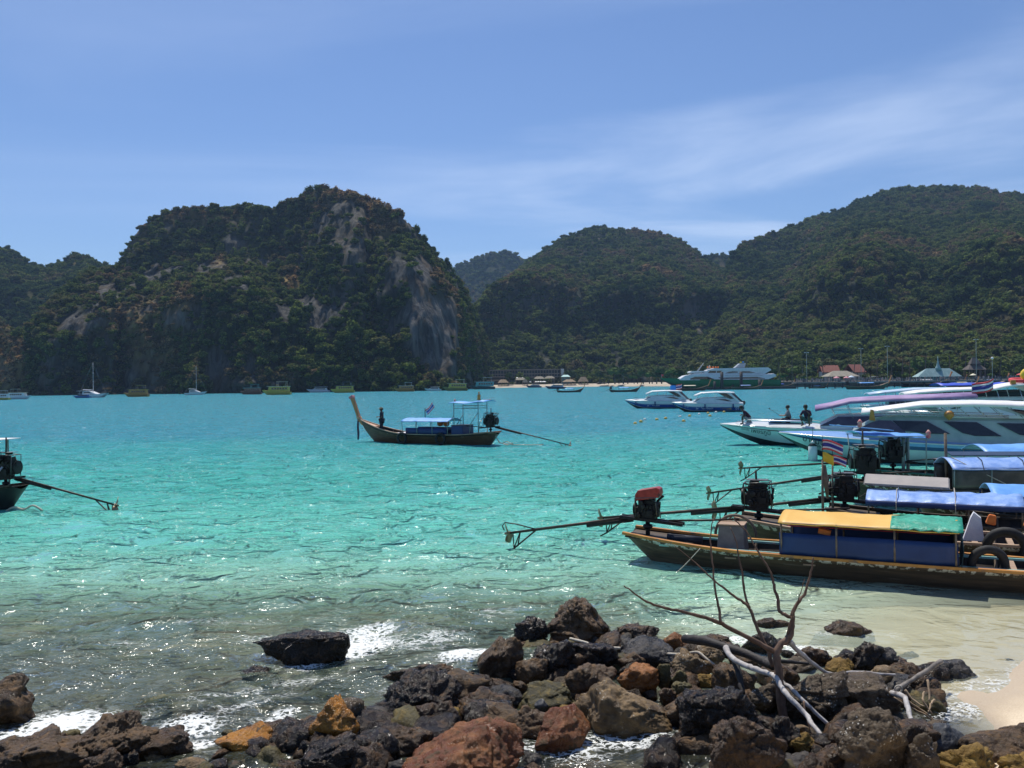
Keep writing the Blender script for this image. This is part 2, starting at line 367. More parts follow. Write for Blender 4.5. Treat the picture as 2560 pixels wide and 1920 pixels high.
# colour of the water body by its depth
cr = n.new('ShaderNodeValToRGB'); cr.color_ramp.interpolation = 'EASE'
e = cr.color_ramp.elements; e[0].position = 0.0; e[0].color = (.80, .84, .62, 1); e[1].position = 1.0; e[1].color = (.050, .31, .40, 1)
for p, c in ((.06, (.66, .83, .60)), (.13, (.36, .71, .53)), (.25, (.15, .61, .50)), (.42, (.075, .465, .405)), (.75, (.055, .385, .40))):
    x = e.new(p); x.color = (*c, 1)
t.links.new(mth('DIVIDE', ad.outputs['Fac'], 7.0), cr.inputs[0])
body = n.new('ShaderNodeBsdfDiffuse'); t.links.new(bmp.outputs[0], body.inputs['Normal']); t.links.new(cr.outputs[0], body.inputs['Color'])
clear = n.new('ShaderNodeBsdfTransparent'); clear.inputs[0].default_value = (.93, .985, .95, 1)
at_ = n.new('ShaderNodeAttribute'); at_.attribute_name = 'turb'
opac = mth('SUBTRACT', 1.0, mth('POWER', 2.718, mth('MULTIPLY', mth('MULTIPLY', ad.outputs['Fac'], at_.outputs['Fac']), -1.0)))
opac = mth('MULTIPLY', opac, .97)
under = n.new('ShaderNodeMixShader'); t.links.new(opac, under.inputs[0]); t.links.new(clear.outputs[0], under.inputs[1]); t.links.new(body.outputs[0], under.inputs[2])
gl = n.new('ShaderNodeBsdfGlossy'); gl.inputs['Roughness'].default_value = .12; gl.inputs['Color'].default_value = (1, 1, 1, 1); t.links.new(bmp.outputs[0], gl.inputs['Normal'])
fr = nn('ShaderNodeFresnel', IOR=1.33); t.links.new(bmp.outputs[0], fr.inputs['Normal'])
surf = n.new('ShaderNodeMixShader'); t.links.new(mth('MINIMUM', fr.outputs[0], .75), surf.inputs[0]); t.links.new(under.outputs[0], surf.inputs[1]); t.links.new(gl.outputs[0], surf.inputs[2])
fn = wnoise(3.0, 3.6, 6.0, .68, .4); fn2 = wnoise(1.3, 2.0, 4.0, .6, .5)
mpv = n.new('ShaderNodeMapping'); mpv.inputs['Scale'].default_value = (1, 1.25, 0); t.links.new(geo.outputs['Position'], mpv.inputs[0])
wv = n.new('ShaderNodeVectorMath'); wv.operation = 'ADD'; nzv = nn('ShaderNodeTexNoise', Scale=4.0, Detail=4.0, Roughness=.65); t.links.new(mpv.outputs[0], nzv.inputs['Vector'])
sv_ = n.new('ShaderNodeVectorMath'); sv_.operation = 'SCALE'; sv_.inputs['Scale'].default_value = .45; t.links.new(nzv.outputs['Color'], sv_.inputs[0]); t.links.new(mpv.outputs[0], wv.inputs[0]); t.links.new(sv_.outputs[0], wv.inputs[1])
vo = n.new('ShaderNodeTexVoronoi'); vo.feature = 'DISTANCE_TO_EDGE'; vo.inputs['Scale'].default_value = 7.5; t.links.new(wv.outputs[0], vo.inputs['Vector'])
lw = mth('ADD', mth('MULTIPLY', mth('POWER', af.outputs['Fac'], 2.0), .42), .02)
lace = mrange(mth('DIVIDE', vo.outputs['Distance'], lw), .35, 1.0, 1., 0.)
core = mrange(mth('ADD', af.outputs['Fac'], mth('MULTIPLY', mth('SUBTRACT', mth('ADD', mth('MULTIPLY', fn, .6), mth('MULTIPLY', fn2, .4)), .5), 2.2)), .28, .62)
ff = mth('MULTIPLY', lace, mth('MULTIPLY', core, mth('MULTIPLY', af.outputs['Fac'], 1.5, True)))
fd = n.new('ShaderNodeBsdfDiffuse'); fd.inputs['Color'].default_value = (.80, .82, .80, 1)
fin = n.new('ShaderNodeMixShader'); t.links.new(mth('MULTIPLY', ff, .92), fin.inputs[0]); t.links.new(surf.outputs[0], fin.inputs[1]); t.links.new(fd.outputs[0], fin.inputs[2])
t.links.new(fin.outputs[0], mo.inputs['Surface'])
tag(link('water', me, m), 'turquoise bay water with small choppy waves', None, None, 'structure')

# --- hills
def interp(poly, q):
    p = np.array(poly, float); return np.interp(q, p[:, 0], p[:, 1])
def at_np(px, py, Yd):
    fx, fy = (px-1280)/FPX, (py-960)/FPX
    dx = _F.x+_R.x*fx-_U.x*fy; dy = _F.y+_R.y*fx-_U.y*fy; dz = _F.z+_R.z*fx-_U.z*fy
    k = Yd/dy; return dx*k, Yd, CAMZ+dz*k

mh = bpy.data.materials.new('limestone_and_undergrowth'); mh.use_nodes = True; t = mh.node_tree; n = t.nodes; b = n['Principled BSDF']; b.inputs['Roughness'].default_value = .95; b.inputs['Specular IOR Level'].default_value = .1
at = n.new('ShaderNodeAttribute'); at.attribute_name = 'bare'; ar = n.new('ShaderNodeAttribute'); ar.attribute_name = 'dry'
geo = n.new('ShaderNodeNewGeometry')
mp = n.new('ShaderNodeMapping'); mp.inputs['Scale'].default_value = (.17, .17, .026); t.links.new(geo.outputs['Position'], mp.inputs[0])
ns = nn('ShaderNodeTexNoise', Scale=1.0, Detail=8.0, Roughness=.68, Distortion=.4); t.links.new(mp.outputs[0], ns.inputs['Vector'])
mp = n.new('ShaderNodeMapping'); mp.inputs['Scale'].default_value = (.05, .05, .03); t.links.new(geo.outputs['Position'], mp.inputs[0])
n2_ = nn('ShaderNodeTexNoise', Scale=1.0, Detail=8.0, Roughness=.65); t.links.new(mp.outputs[0], n2_.inputs['Vector'])
rock = cmix(mrange(ns.outputs[0], .36, .66), (.038, .038, .039), (.185, .175, .162))
rock = cmix(mrange(n2_.outputs[0], .50, .68, 0., .8), rock, (.13, .095, .06))
green = cmix(mrange(n2_.outputs[0], .38, .62), (.018, .028, .012), (.045, .05, .022))
green = cmix(ar.outputs['Fac'], green, (.30, .215, .085))  # tan of dry growth; on the massif benches it also paints in sunlight
t.links.new(cmix(at.outputs['Fac'], green, rock), b.inputs['Base Color'])
bp = nn('ShaderNodeBump', Distance=5.0); t.links.new(ns.outputs[0], bp.inputs['Height']); t.links.new(bp.outputs[0], b.inputs['Normal'])

def hill(name, label, q0, q1, nq, contours, nsub, rib=(14, 26, 80), bare_spots=(), dry_lit_spots=(), back=160, seed=1, cleft=(), rocky_=0.0):
    """a hill lofted through height contours, each at its own distance; contours = [(y polyline | None for the shore, distance polyline)]"""
    q = np.linspace(q0, q1, nq); px = q*Q
    ys, ds = [], []
    for yp, dp in contours:
        d = interp(dp, q)
        if yp is None:
            yy = np.array([955 - .013*(a-1280) + (CAMZ+2.0)/c*FPX for a, c in zip(px, d)])
        else: yy = interp(yp, q)*Q
        ys.append(yy); ds.append(d)
    rows_y, rows_d = [], []
    for i in range(len(ys)-1):
        for k in range(nsub[i]):
            u = k/nsub[i]; rows_y.append(ys[i]+(ys[i+1]-ys[i])*u); rows_d.append(ds[i]+(ds[i+1]-ds[i])*u)
    rows_y.append(ys[-1]); rows_d.append(ds[-1])
    Yp = np.array(rows_y); Dp = np.array(rows_d); nf = len(Yp)
    # soften the contour kinks
    for _ in range(2):
        Yp[1:-1] = .25*Yp[:-2]+.5*Yp[1:-1]+.25*Yp[2:]; Dp[1:-1] = .25*Dp[:-2]+.5*Dp[1:-1]+.25*Dp[2:]
    PX = np.tile(px, (nf, 1))
    x, y, z = at_np(PX, Yp, Dp)
    pn = np.stack([x.ravel()/rib[1], y.ravel()/rib[1]*.3, z.ravel()/rib[2]], 1)
    disp = rib[0]*fbm(pn, 4, seed, .55) + rib[0]*.35*fbm(np.stack([x.ravel(), y.ravel(), z.ravel()], 1)/11.0, 3, seed+3)
    disp -= rib[0]*.30*fbm(np.stack([x.ravel()/13, y.ravel()/60, z.ravel()/55], 1), 3, seed+6, .6, ridged=True)
    disp = disp.reshape(nf, nq)
    face = np.zeros((nf, nq))
    for (cq, cy, rq, ry, a) in bare_spots:
        if a > .7: face = np.maximum(face, np.exp(-(((q[None, :]-cq)/(rq*1.15))**2+((Yp/Q-cy)/(ry*1.15))**2)**2))
    fine_ = fbm(np.stack([x.ravel()/7., y.ravel()/40., z.ravel()/70.], 1), 4, seed+31, .55, ridged=True).reshape(nf, nq)
    disp = disp*(1-.78*face) - face*8.0*fine_
    for (cq, wq, amp) in cleft: disp = disp + amp*np.exp(-((q-cq)/wq)**2)[None, :]
    ramp = np.clip(np.arange(nf)/4.0, 0, 1)[:, None]
    x, y, z = at_np(PX, Yp, Dp + disp*ramp)
    # small lumps of the outline
    lump = 1+.012*fbm(np.stack([x.ravel()/14, y.ravel()/14, z.ravel()/14], 1), 3, seed+9).reshape(nf, nq)
    z = np.where(z > 4, 4+(z-4)*lump, z)
    # the far side
    bx, by, bz = [x], [y], [z]
    for k, (fz, fy) in enumerate(((.93, .12), (.7, .45), (.35, .8), (-.02, 1.0))):
        yb = y[-1]+back*fy; bx.append((x[-1]*yb/y[-1])[None]); by.append(yb[None]); bz.append((z[-1]*fz)[None])
    x, y, z = np.vstack(bx), np.vstack(by), np.vstack(bz); nr = len(x)
    V = np.stack([x, y, z], -1).reshape(-1, 3)
    idx = np.arange(nr*nq).reshape(nr, nq)
    Fq = np.stack([idx[:-1, :-1], idx[:-1, 1:], idx[1:, 1:], idx[1:, :-1]], -1).reshape(-1, 4)
    QQ = np.tile(q, (nr, 1)); YY = np.vstack([Yp/Q, np.tile(Yp[-1]/Q, (4, 1))])
    nb = fbm(V/np.array([16., 16., 30.]), 4, seed+20).reshape(nr, nq)
    nb2 = fbm(V/np.array([40., 40., 60.]), 3, seed+25).reshape(nr, nq)
    bare = np.zeros((nr, nq)); dry = np.zeros((nr, nq))
    for (cq, cy, rq, ry, a) in bare_spots:
        bare = np.maximum(bare, a*sstep(1.25-np.sqrt(((QQ-cq)/rq)**2+((YY-cy)/ry)**2)+.75*nb, 0.1, .7))
    if rocky_: bare = np.maximum(bare, rocky_*sstep(fbm(V/np.array([22., 22., 42.]), 4, seed+41).reshape(nr, nq), .02, .34))
    for (cq, cy, rq, ry, a) in dry_lit_spots:
        dry = np.maximum(dry, a*sstep(1.2-np.sqrt(((QQ-cq)/rq)**2+((YY-cy)/ry)**2)+.9*nb2, 0.1, .8))
    dry = np.maximum(dry, .55*sstep(nb2, .12, .5))
    me = npmesh(name, V, Fq); fattr(me, 'bare', bare.ravel()); fattr(me, 'dry', dry.ravel())
    o = tag(link(name, me, mh), label, None, None, 'structure')
    return dict(V=V, F=Fq, bare=bare.ravel(), dry=dry.ravel(), nq=nq, nfront=nf-1)

def K(y): return [(0, y), (1, y)]
A = hill('cliff_hill', 'tall dark limestone massif with bare cliffs at the bay', 56, 1062, 230, [
    (None, [(56, 492), (300, 480), (600, 474), (900, 480), (985, 500), (1030, 600), (1062, 660)]),
    ([(56, 862), (66, 800), (90, 745), (150, 700), (250, 672), (350, 655), (420, 630), (500, 622), (560, 640), (620, 672), (700, 690), (760, 690), (850, 690), (940, 700), (1000, 760), (1062, 800)],
     [(56, 500), (150, 512), (300, 506), (600, 505), (700, 500), (900, 500), (985, 520), (1030, 630), (1062, 690)]),
    ([(56, 861), (64, 740), (90, 690), (150, 645), (200, 615), (250, 598), (330, 582), (380, 566), (480, 550), (560, 560), (610, 585), (650, 585), (700, 560), (760, 550), (850, 560), (940, 610), (1000, 680), (1062, 770)],
     [(56, 505), (150, 560), (250, 600), (400, 615), (560, 610), (660, 585), (720, 530), (900, 522), (985, 550), (1030, 650), (1062, 700)]),
    ([(56, 860), (64, 705), (100, 657), (150, 614), (200, 588), (250, 576), (262, 566), (275, 532), (300, 497), (340, 467), (385, 450), (430, 452), (470, 447), (530, 447), (590, 450), (620, 442), (640, 427), (680, 414), (720, 412), (760, 420), (790, 432), (830, 443), (860, 466), (900, 502), (930, 537), (965, 572), (980, 592), (1000, 625), (1020, 665), (1040, 720), (1062, 765)],
     [(56, 510), (100, 545), (200, 605), (262, 622), (300, 632), (400, 645), (560, 642), (680, 625), (760, 590), (860, 575), (940, 590), (1000, 640), (1062, 720)])],
    (34, 16, 26), rib=(30, 34, 110), seed=3, back=260,
    bare_spots=((930, 700, 84, 115, 1.1), (905, 610, 55, 70, 1), (860, 600, 40, 60, .8), (760, 520, 45, 70, .75), (160, 700, 45, 30, .9), (395, 690, 50, 45, .85), (470, 800, 30, 60, .9), (300, 810, 60, 60, .6), (110, 800, 55, 60, .6), (705, 700, 45, 35, .85), (235, 790, 40, 50, .4), (560, 790, 35, 50, .5), (745, 690, 22, 25, .8), (640, 500, 60, 30, .35), (540, 490, 60, 25, .3)),
    dry_lit_spots=((470, 570, 35, 22, 1), (630, 610, 30, 45, 1), (300, 690, 50, 40, .7), (400, 560, 60, 20, .7), (820, 480, 70, 40, .55), (300, 770, 50, 40, .6), (420, 470, 160, 25, .45)), cleft=((800, 12, 26), (260, 10, 14)), rocky_=.85)  # the mid-height bench spots put sunlit brightness into the dry grass tint
A2 = hill('wooded_shore_slope', 'low wooded apron with dry scrub at the cliff foot', 560, 985, 90, [
    (None, [(560, 462), (985, 470)]),
    ([(560, 846), (600, 828), (640, 800), (700, 788), (740, 752), (790, 726), (830, 724), (860, 760), (900, 790), (940, 812), (985, 846)], [(560, 474), (760, 492), (830, 494), (985, 480)])],
    (16,), rib=(5, 14, 30), seed=8, back=30, dry_lit_spots=((700, 810, 110, 32, 1), (640, 820, 60, 25, 1)))
A0 = hill('wooded_shore_hill', 'brownish wooded spur at the far left shore', -150, 72, 60, [
    (None, [(-150, 520), (72, 498)]),
    ([(-150, 670), (-60, 690), (0, 700), (30, 712), (50, 745), (62, 800), (72, 855)], [(-150, 600), (0, 560), (72, 505)])],
    (26,), rib=(12, 20, 60), seed=12, dry_lit_spots=((20, 780, 60, 80, .7),), bare_spots=((10, 800, 20, 40, .4),))
A1 = hill('ridge_hill', 'low wooded ridge behind the left end of the cliffs', -250, 330, 120, [
    (None, [(-250, 640), (330, 640)]),
    ([(-250, 600), (0, 640), (100, 650), (330, 620)], [(-250, 740), (330, 740)]),
    ([(-250, 470), (-100, 500), (0, 532), (40, 550), (70, 571), (100, 581), (130, 571), (160, 553), (190, 557), (215, 573), (250, 577), (330, 600)], [(-250, 900), (330, 900)])],
    (20, 24), rib=(24, 36, 70), seed=14)
B3 = hill('distant_hill', 'small distant wooded hill in the gap beside the cliff', 900, 1240, 80, [
    (None, K(1350)), ([(900, 640), (940, 604), (980, 582), (1020, 562), (1060, 547), (1100, 547), (1140, 563), (1180, 600), (1240, 650)], K(1700))],
    (26,), rib=(22, 50, 90), seed=16)
B4 = hill('middle_hill', 'rounded dark wooded hill above the hotel', 990, 1700, 190, [
    (None, [(990, 668), (1300, 665), (1700, 640)]),
    ([(990, 790), (1040, 775), (1100, 712), (1200, 706), (1400, 704), (1500, 704), (1600, 700), (1700, 690)], [(990, 700), (1100, 800), (1700, 840)]),
    ([(990, 760), (1020, 700), (1060, 622), (1120, 596), (1200, 606), (1280, 644), (1330, 632), (1400, 624), (1460, 640), (1520, 634), (1600, 626), (1700, 640)], [(990, 760), (1060, 808), (1700, 852)]),
    ([(990, 740), (1020, 682), (1060, 636), (1100, 606), (1140, 569), (1180, 537), (1220, 512), (1270, 494), (1300, 490), (1350, 497), (1400, 502), (1450, 512), (1490, 532), (1510, 552), (1540, 575), (1600, 605), (1700, 640)], [(990, 800), (1060, 1000), (1140, 1150), (1700, 1200)])],
    (20, 14, 30), rib=(46, 55, 120), seed=18, back=300, rocky_=.4, bare_spots=((1492, 672, 26, 32, .95), (1150, 650, 40, 30, .45), (1330, 660, 30, 20, .3), (1240, 660, 30, 22, .3)), dry_lit_spots=((1130, 605, 70, 22, .7), (1440, 640, 40, 18, .5)))
B5 = hill('saddle_hill', 'wooded saddle between the two rounded hills', 1440, 1760, 60, [
    (None, K(1150)), ([(1440, 600), (1500, 577), (1520, 556), (1560, 551), (1600, 551), (1650, 560), (1760, 600)], K(1400))],
    (20,), rib=(18, 50, 90), seed=20)
B6 = hill('long_hill', 'long wooded hill rising behind the pier', 1500, 2420, 270, [
    (None, [(1500, 640), (1650, 560), (1760, 470), (2000, 440), (2420, 430)]),
    ([(1500, 800), (1600, 745), (1700, 722), (1800, 730), (1900, 715), (2000, 690), (2100, 668), (2212, 650), (2420, 630)], [(1500, 680), (1650, 690), (1760, 640), (2000, 600), (2420, 580)]),
    ([(1500, 770), (1560, 715), (1640, 690), (1700, 672), (1740, 640), (1780, 600), (1830, 562), (1880, 548), (1930, 560), (1980, 590), (2030, 605), (2080, 575), (2120, 545), (2212, 530), (2420, 520)], [(1500, 715), (1700, 745), (1760, 690), (1880, 672), (2000, 680), (2120, 650), (2420, 650)]),
    ([(1500, 760), (1545, 700), (1560, 640), (1580, 551), (1610, 527), (1650, 514), (1700, 497), (1760, 472), (1820, 452), (1880, 427), (1920, 414), (1960, 407), (2040, 407), (2100, 410), (2160, 417), (2212, 422), (2420, 440)], [(1500, 760), (1560, 1000), (1700, 1150), (1900, 1200), (2420, 1150)])],
    (30, 16, 34), rib=(55, 62, 140), seed=22, back=320, rocky_=.22, bare_spots=((1760, 640, 25, 40, .3), (2190, 610, 40, 30, .35), (1850, 600, 25, 30, .25)), dry_lit_spots=((1640, 730, 120, 30, .55), (1900, 530, 60, 30, .45), (1900, 790, 120, 30, .45), (2150, 720, 80, 40, .45)))

# --- woods on the hills: crowns set as points with geometry nodes
mf = bpy.data.materials.new('foliage'); mf.use_nodes = True; t = mf.node_tree; n = t.nodes
for x in list(n):
    if x.type != 'OUTPUT_MATERIAL': n.remove(x)
mo = [x for x in n if x.type == 'OUTPUT_MATERIAL'][0]
at = n.new('ShaderNodeAttribute'); at.attribute_name = 'tint'; at.attribute_type = 'INSTANCER'
an = n.new('ShaderNodeAttribute'); an.attribute_name = 'shade'
cr = n.new('ShaderNodeValToRGB'); e = cr.color_ramp.elements
e[0].position = 0; e[0].color = (.030, .062, .022, 1); e[1].position = 1; e[1].color = (.36, .24, .12, 1)
for p, c in ((.22, (.055, .085, .026)), (.42, (.135, .175, .042)), (.58, (.125, .115, .055)), (.8, (.20, .135, .075))):
    x = e.new(p); x.color = (*c, 1)
t.links.new(at.outputs['Fac'], cr.inputs[0])
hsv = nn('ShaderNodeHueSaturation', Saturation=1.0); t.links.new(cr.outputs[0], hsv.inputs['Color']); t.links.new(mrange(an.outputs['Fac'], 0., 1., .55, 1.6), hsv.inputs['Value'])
df = n.new('ShaderNodeBsdfDiffuse'); t.links.new(hsv.outputs[0], df.inputs['Color'])
tr = n.new('ShaderNodeBsdfTranslucent'); t.links.new(hsv.outputs[0], tr.inputs['Color'])
mx = n.new('ShaderNodeMixShader'); mx.inputs[0].default_value = .35; t.links.new(df.outputs[0], mx.inputs[1]); t.links.new(tr.outputs[0], mx.inputs[2]); t.links.new(mx.outputs[0], mo.inputs['Surface'])

def crown_mesh(name, seed, lumps=7, leaves=30, flat=.8, leaf=.30, core=True):
    r = np.random.RandomState(seed); V, F, Sh = [], [], []
    cs = []
    for i in range(lumps):
        a = r.uniform(0, 2*math.pi); d = r.uniform(.25, .62) if i else 0
        cs.append((d*math.cos(a), d*math.sin(a), r.uniform(-.15, .35)+(.25 if i == 0 else 0), r.uniform(.36, .58)))
    for (cx, cy, cz, rr) in cs:
        if core:
            bm = bmesh.new(); bmesh.ops.create_icosphere(bm, subdivisions=1, radius=rr*.80)
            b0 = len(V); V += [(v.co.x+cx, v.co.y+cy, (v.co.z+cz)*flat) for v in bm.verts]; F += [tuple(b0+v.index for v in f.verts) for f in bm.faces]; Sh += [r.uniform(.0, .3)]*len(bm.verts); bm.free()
        for k in range(leaves):
            d = r.normal(size=3); d /= np.linalg.norm(d)
            if d[2] < -.5: d[2] *= -1
            c = np.array([cx, cy, cz])+d*rr*r.uniform(.8, 1.12)
            nrm = d+r.normal(size=3)*.5; nrm /= np.linalg.norm(nrm)
            u = np.cross(nrm, r.normal(size=3)); u /= np.linalg.norm(u); w = np.cross(nrm, u)
            s1, s2 = leaf*r.uniform(.5, 1.0)*rr/.45, leaf*r.uniform(.35, .7)*rr/.45
            b0 = len(V)
            for pu, pv in ((-s1, 0), (0, -s2), (s1, 0), (0, s2)):
                p = c+u*pu*.6+w*pv*.6; V.append((p[0], p[1], p[2]*flat))
            F.append((b0, b0+1, b0+2)); F.append((b0, b0+2, b0+3)); Sh += [r.uniform(0, 1)]*4
    me = bpy.data.meshes.new(name); me.from_pydata(V, [], F); me.update(); fattr(me, 'shade', Sh); me.materials.append(mf); return me
protos = bpy.data.collections.new('crown_kinds')
for i in range(6):
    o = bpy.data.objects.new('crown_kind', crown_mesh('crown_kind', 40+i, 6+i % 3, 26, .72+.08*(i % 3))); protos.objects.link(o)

def forest_nodes():
    g = bpy.data.node_groups.new('place_crowns', 'GeometryNodeTree')
    g.interface.new_socket('Geometry', in_out='INPUT', socket_type='NodeSocketGeometry'); g.interface.new_socket('Geometry', in_out='OUTPUT', socket_type='NodeSocketGeometry')
    gi = g.nodes.new('NodeGroupInput'); go = g.nodes.new('NodeGroupOutput'); ip = g.nodes.new('GeometryNodeInstanceOnPoints'); ci = g.nodes.new('GeometryNodeCollectionInfo')
    ci.inputs['Collection'].default_value = protos; ci.inputs['Separate Children'].default_value = True; ci.inputs['Reset Children'].default_value = True
    def na(name, typ):
        x = g.nodes.new('GeometryNodeInputNamedAttribute'); x.data_type = typ; x.inputs['Name'].default_value = name; return x.outputs['Attribute']
    g.links.new(gi.outputs[0], ip.inputs['Points']); g.links.new(ci.outputs[0], ip.inputs['Instance']); ip.inputs['Pick Instance'].default_value = True
    g.links.new(na('pick', 'INT'), ip.inputs['Instance Index']); g.links.new(na('rot', 'FLOAT_VECTOR'), ip.inputs['Rotation']); g.links.new(na('size', 'FLOAT_VECTOR'), ip.inputs['Scale'])
    g.links.new(ip.outputs[0], go.inputs[0]); return g
FG = forest_nodes()
def forest(name, label, H, spacing, rmin, rmax, seed, dens=1.0, dryk=1.0, base_tint=.25, front_only=False, low=0.0):
    r = np.random.RandomState(seed); V, F = H['V'], H['F']
    a, b_, c, d = V[F[:, 0]], V[F[:, 1]], V[F[:, 2]], V[F[:, 3]]
    ar = .5*np.linalg.norm(np.cross(c-a, d-b_), axis=1)
    row = np.arange(len(F))//(H['nq']-1)
    w = ar*(1-np.clip(H['bare'][F].mean(1)*1.1, 0, .99))*np.where(row > H['nfront'], .5 if not front_only else 0, 1)
    w = w*(a[:, 2] > -.5)*(1-.55*sstep(H['dry'][F].mean(1), .65, 1.0))
    cnt = int(w.sum()/spacing**2*dens); fi = r.choice(len(F), cnt, p=w/w.sum())
    u, v = r.rand(cnt, 1), r.rand(cnt, 1)
    P = (a[fi]*(1-u)+b_[fi]*u)*(1-v)+(d[fi]*(1-u)+c[fi]*u)*v
    P = P[P[:, 2] > 1.0] if False else P
    sc = rmin+(rmax-rmin)*r.rand(len(P))**2.2
    sc *= .75+.5*(fbm(P/45., 3, seed+2)*.5+.5)
    P = P+np.stack([0*sc, -.15*sc, .35*sc], 1)
    keep = P[:, 2] > .6; P, sc, fi = P[keep], sc[keep], fi[keep]
    dry = H['dry'][F[fi]].mean(1)
    tint = base_tint+.42*fbm(P/55., 3, seed+5)+.17*r.normal(size=len(P))*.8+dryk*dry*.55
    if low: lw_ = sstep(-P[:, 2], -95, -25); tint = tint*(1-.6*lw_)+lw_*.6*(.40+.12*r.normal(size=len(P))); sc = sc*(1+.12*lw_)
    me = bpy.data.meshes.new(name); me.vertices.add(len(P)); me.vertices.foreach_set('co', P.astype(np.float32).ravel()); me.update()
    fattr(me, 'tint', np.clip(tint, 0, 1))
    x = me.attributes.new('pick', 'INT', 'POINT'); x.data.foreach_set('value', r.randint(0, 6, len(P)).astype(np.int32))
    rt = np.stack([r.normal(size=len(P))*.2, r.normal(size=len(P))*.2, r.uniform(0, 6.28, len(P))], 1); x = me.attributes.new('rot', 'FLOAT_VECTOR', 'POINT'); x.data.foreach_set('vector', rt.astype(np.float32).ravel())
    sz = np.stack([sc, sc, sc*r.uniform(.75, 1.25, len(P))], 1); x = me.attributes.new('size', 'FLOAT_VECTOR', 'POINT'); x.data.foreach_set('vector', sz.astype(np.float32).ravel())
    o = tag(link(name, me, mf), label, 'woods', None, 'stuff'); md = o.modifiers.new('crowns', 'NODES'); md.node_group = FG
    return len(P)
nf_ = 0
nf_ += forest('cliff_woods', 'dark and dry trees clinging to the tall cliffs', A, 3.6, 1.5, 4.4, 1, 1.15, 1.1, .44)
nf_ += forest('scrub_woods', 'dry tan scrub and green trees at the cliff foot', A2, 3.6, 1.8, 5.6, 2, 1.1, 1.15, .35)
nf_ += forest('spur_woods', 'brownish trees on the spur at the far left shore', A0, 3.8, 1.8, 4.6, 3, 1.1, 1.0, .42)
nf_ += forest('ridge_woods', 'dark trees on the low ridge left of the cliffs', A1, 5.0, 2.2, 5.2, 4, 1.1, 1.0, .3)
nf_ += forest('distant_woods', 'trees on the small distant hill in the gap', B3, 8, 3.5, 7.5, 5, 1.1, 1.0, .3)
nf_ += forest('middle_hill_woods', 'dense dark trees covering the rounded middle hill', B4, 4.9, 2.0, 5.6, 6, 1.15, 1.0, .32, low=.12)
nf_ += forest('saddle_woods', 'trees on the saddle between the rounded hills', B5, 7.5, 3, 7, 7, 1.1, 1.0, .3)
nf_ += forest('long_hill_woods', 'green and brown trees covering the long hill', B6, 4.9, 2.0, 5.8, 8, 1.15, .8, .34, low=.16)
print('crowns', nf_)
# ================================================================== BOATS
wood_dark = M('weathered_hull_wood', (.045, .032, .022), (.10, .068, .042), 3.0, .7, .004, 20, stretch=(.35, 3, 4), c3=(.16, .13, .10), s3=2.2, lo3=.60, hi3=.72)
wood_hull = M('varnished_hull_wood', (.10, .052, .026), (.17, .085, .04), 3.0, .45, .003, 20, stretch=(.3, 3, 4))
wood_pale = M('worn_deck_planks', (.30, .20, .13), (.44, .30, .20), 4.0, .7, .003, 30, stretch=(.4, 5, 4))
wood_red = M('orange_varnished_wood', (.46, .17, .055), (.60, .25, .09), 3.0, .4, .002, 20, stretch=(3, 3, .5))
rail_orange = M('orange_painted_rail', (.42, .17, .03), (.56, .25, .05), 3.0, .5, .002, 30, c3=(.20, .12, .07), s3=4, lo3=.58, hi3=.68)
rail_flaked = M('flaking_white_paint', (.10, .075, .055), (.62, .60, .55), 9.0, .7, .003, 30, lo=.50, hi=.54)
teal_paint = M('teal_inner_paint', (.22, .50, .46), (.35, .60, .54), 4, .55, c3=(.55, .50, .42), s3=5)
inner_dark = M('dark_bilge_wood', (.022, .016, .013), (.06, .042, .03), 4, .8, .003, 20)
tarp_blue = M('sky_blue_tarpaulin', (.11, .32, .72), (.17, .42, .80), 2.2, .45, .012, 3.0)
tarp_lav = M('faded_blue_tarpaulin', (.16, .30, .66), (.30, .45, .78), 3.0, .45, .02, 5.0)
tarp_navy = M('navy_side_tarpaulin', (.004, .024, .105), (.008, .036, .145), 1.6, .5, .012, 2.5)
tarp_yel = M('yellow_tarpaulin', (.74, .42, .07), (.80, .48, .10), 1.4, .5, .008, 4)
tarp_green = M('green_crumpled_tarpaulin', (.015, .26, .16), (.04, .40, .26), 5, .45, .03, 7)
tarp_deep = M('royal_blue_awning', (.02, .06, .50), (.04, .10, .62), 2, .5, .01, 3)
tarp_white = M('white_awning', (.74, .74, .74), (.84, .83, .80), 2, .5, .006, 4)
tarp_purple = M('faded_purple_awning', (.25, .16, .33), (.38, .27, .46), 1.2, .6, .02, 2.5)
clear_sheet = M('grimy_plastic_sheet', (.05, .052, .05), (.11, .105, .095), 2.0, .3, .01, 3)
grease = M('greasy_engine_iron', (.008, .008, .009), (.022, .020, .020), 14, .5, .004, 40, metal=.4, c3=(.055, .030, .018), s3=6, lo3=.60, hi3=.70)
steel = M('worn_steel', (.10, .10, .10), (.20, .19, .18), 10, .42, .001, 40, metal=.8)
dull_metal = M('rusty_shaft_steel', (.030, .024, .022), (.075, .05, .035), 8, .5, .001, 40, metal=.5)
red_tank = M('red_engine_tank', (.30, .022, .016), (.44, .045, .03), 5, .38, c3=(.06, .02, .016), s3=5, lo3=.58, hi3=.68)
rubber = M('black_rubber', (.008, .008, .009), (.02, .02, .02), 8, .75, .003, 30)
bronze = M('bronze_propeller', (.20, .13, .08), (.30, .21, .13), 6, .45, metal=.6)
post_grey = M('grey_painted_pipe', (.22, .28, .26), (.32, .37, .34), 6, .5)
post_wood = M('bare_wood_post', (.13, .095, .065), (.24, .18, .13), 6, .75)
rope_m = M('faded_rope', (.42, .37, .29), (.58, .53, .44), 30, .9, .003, 90)
ribbon = M('faded_ribbon', (.62, .10, .16), (.75, .45, .35), 6, .7)
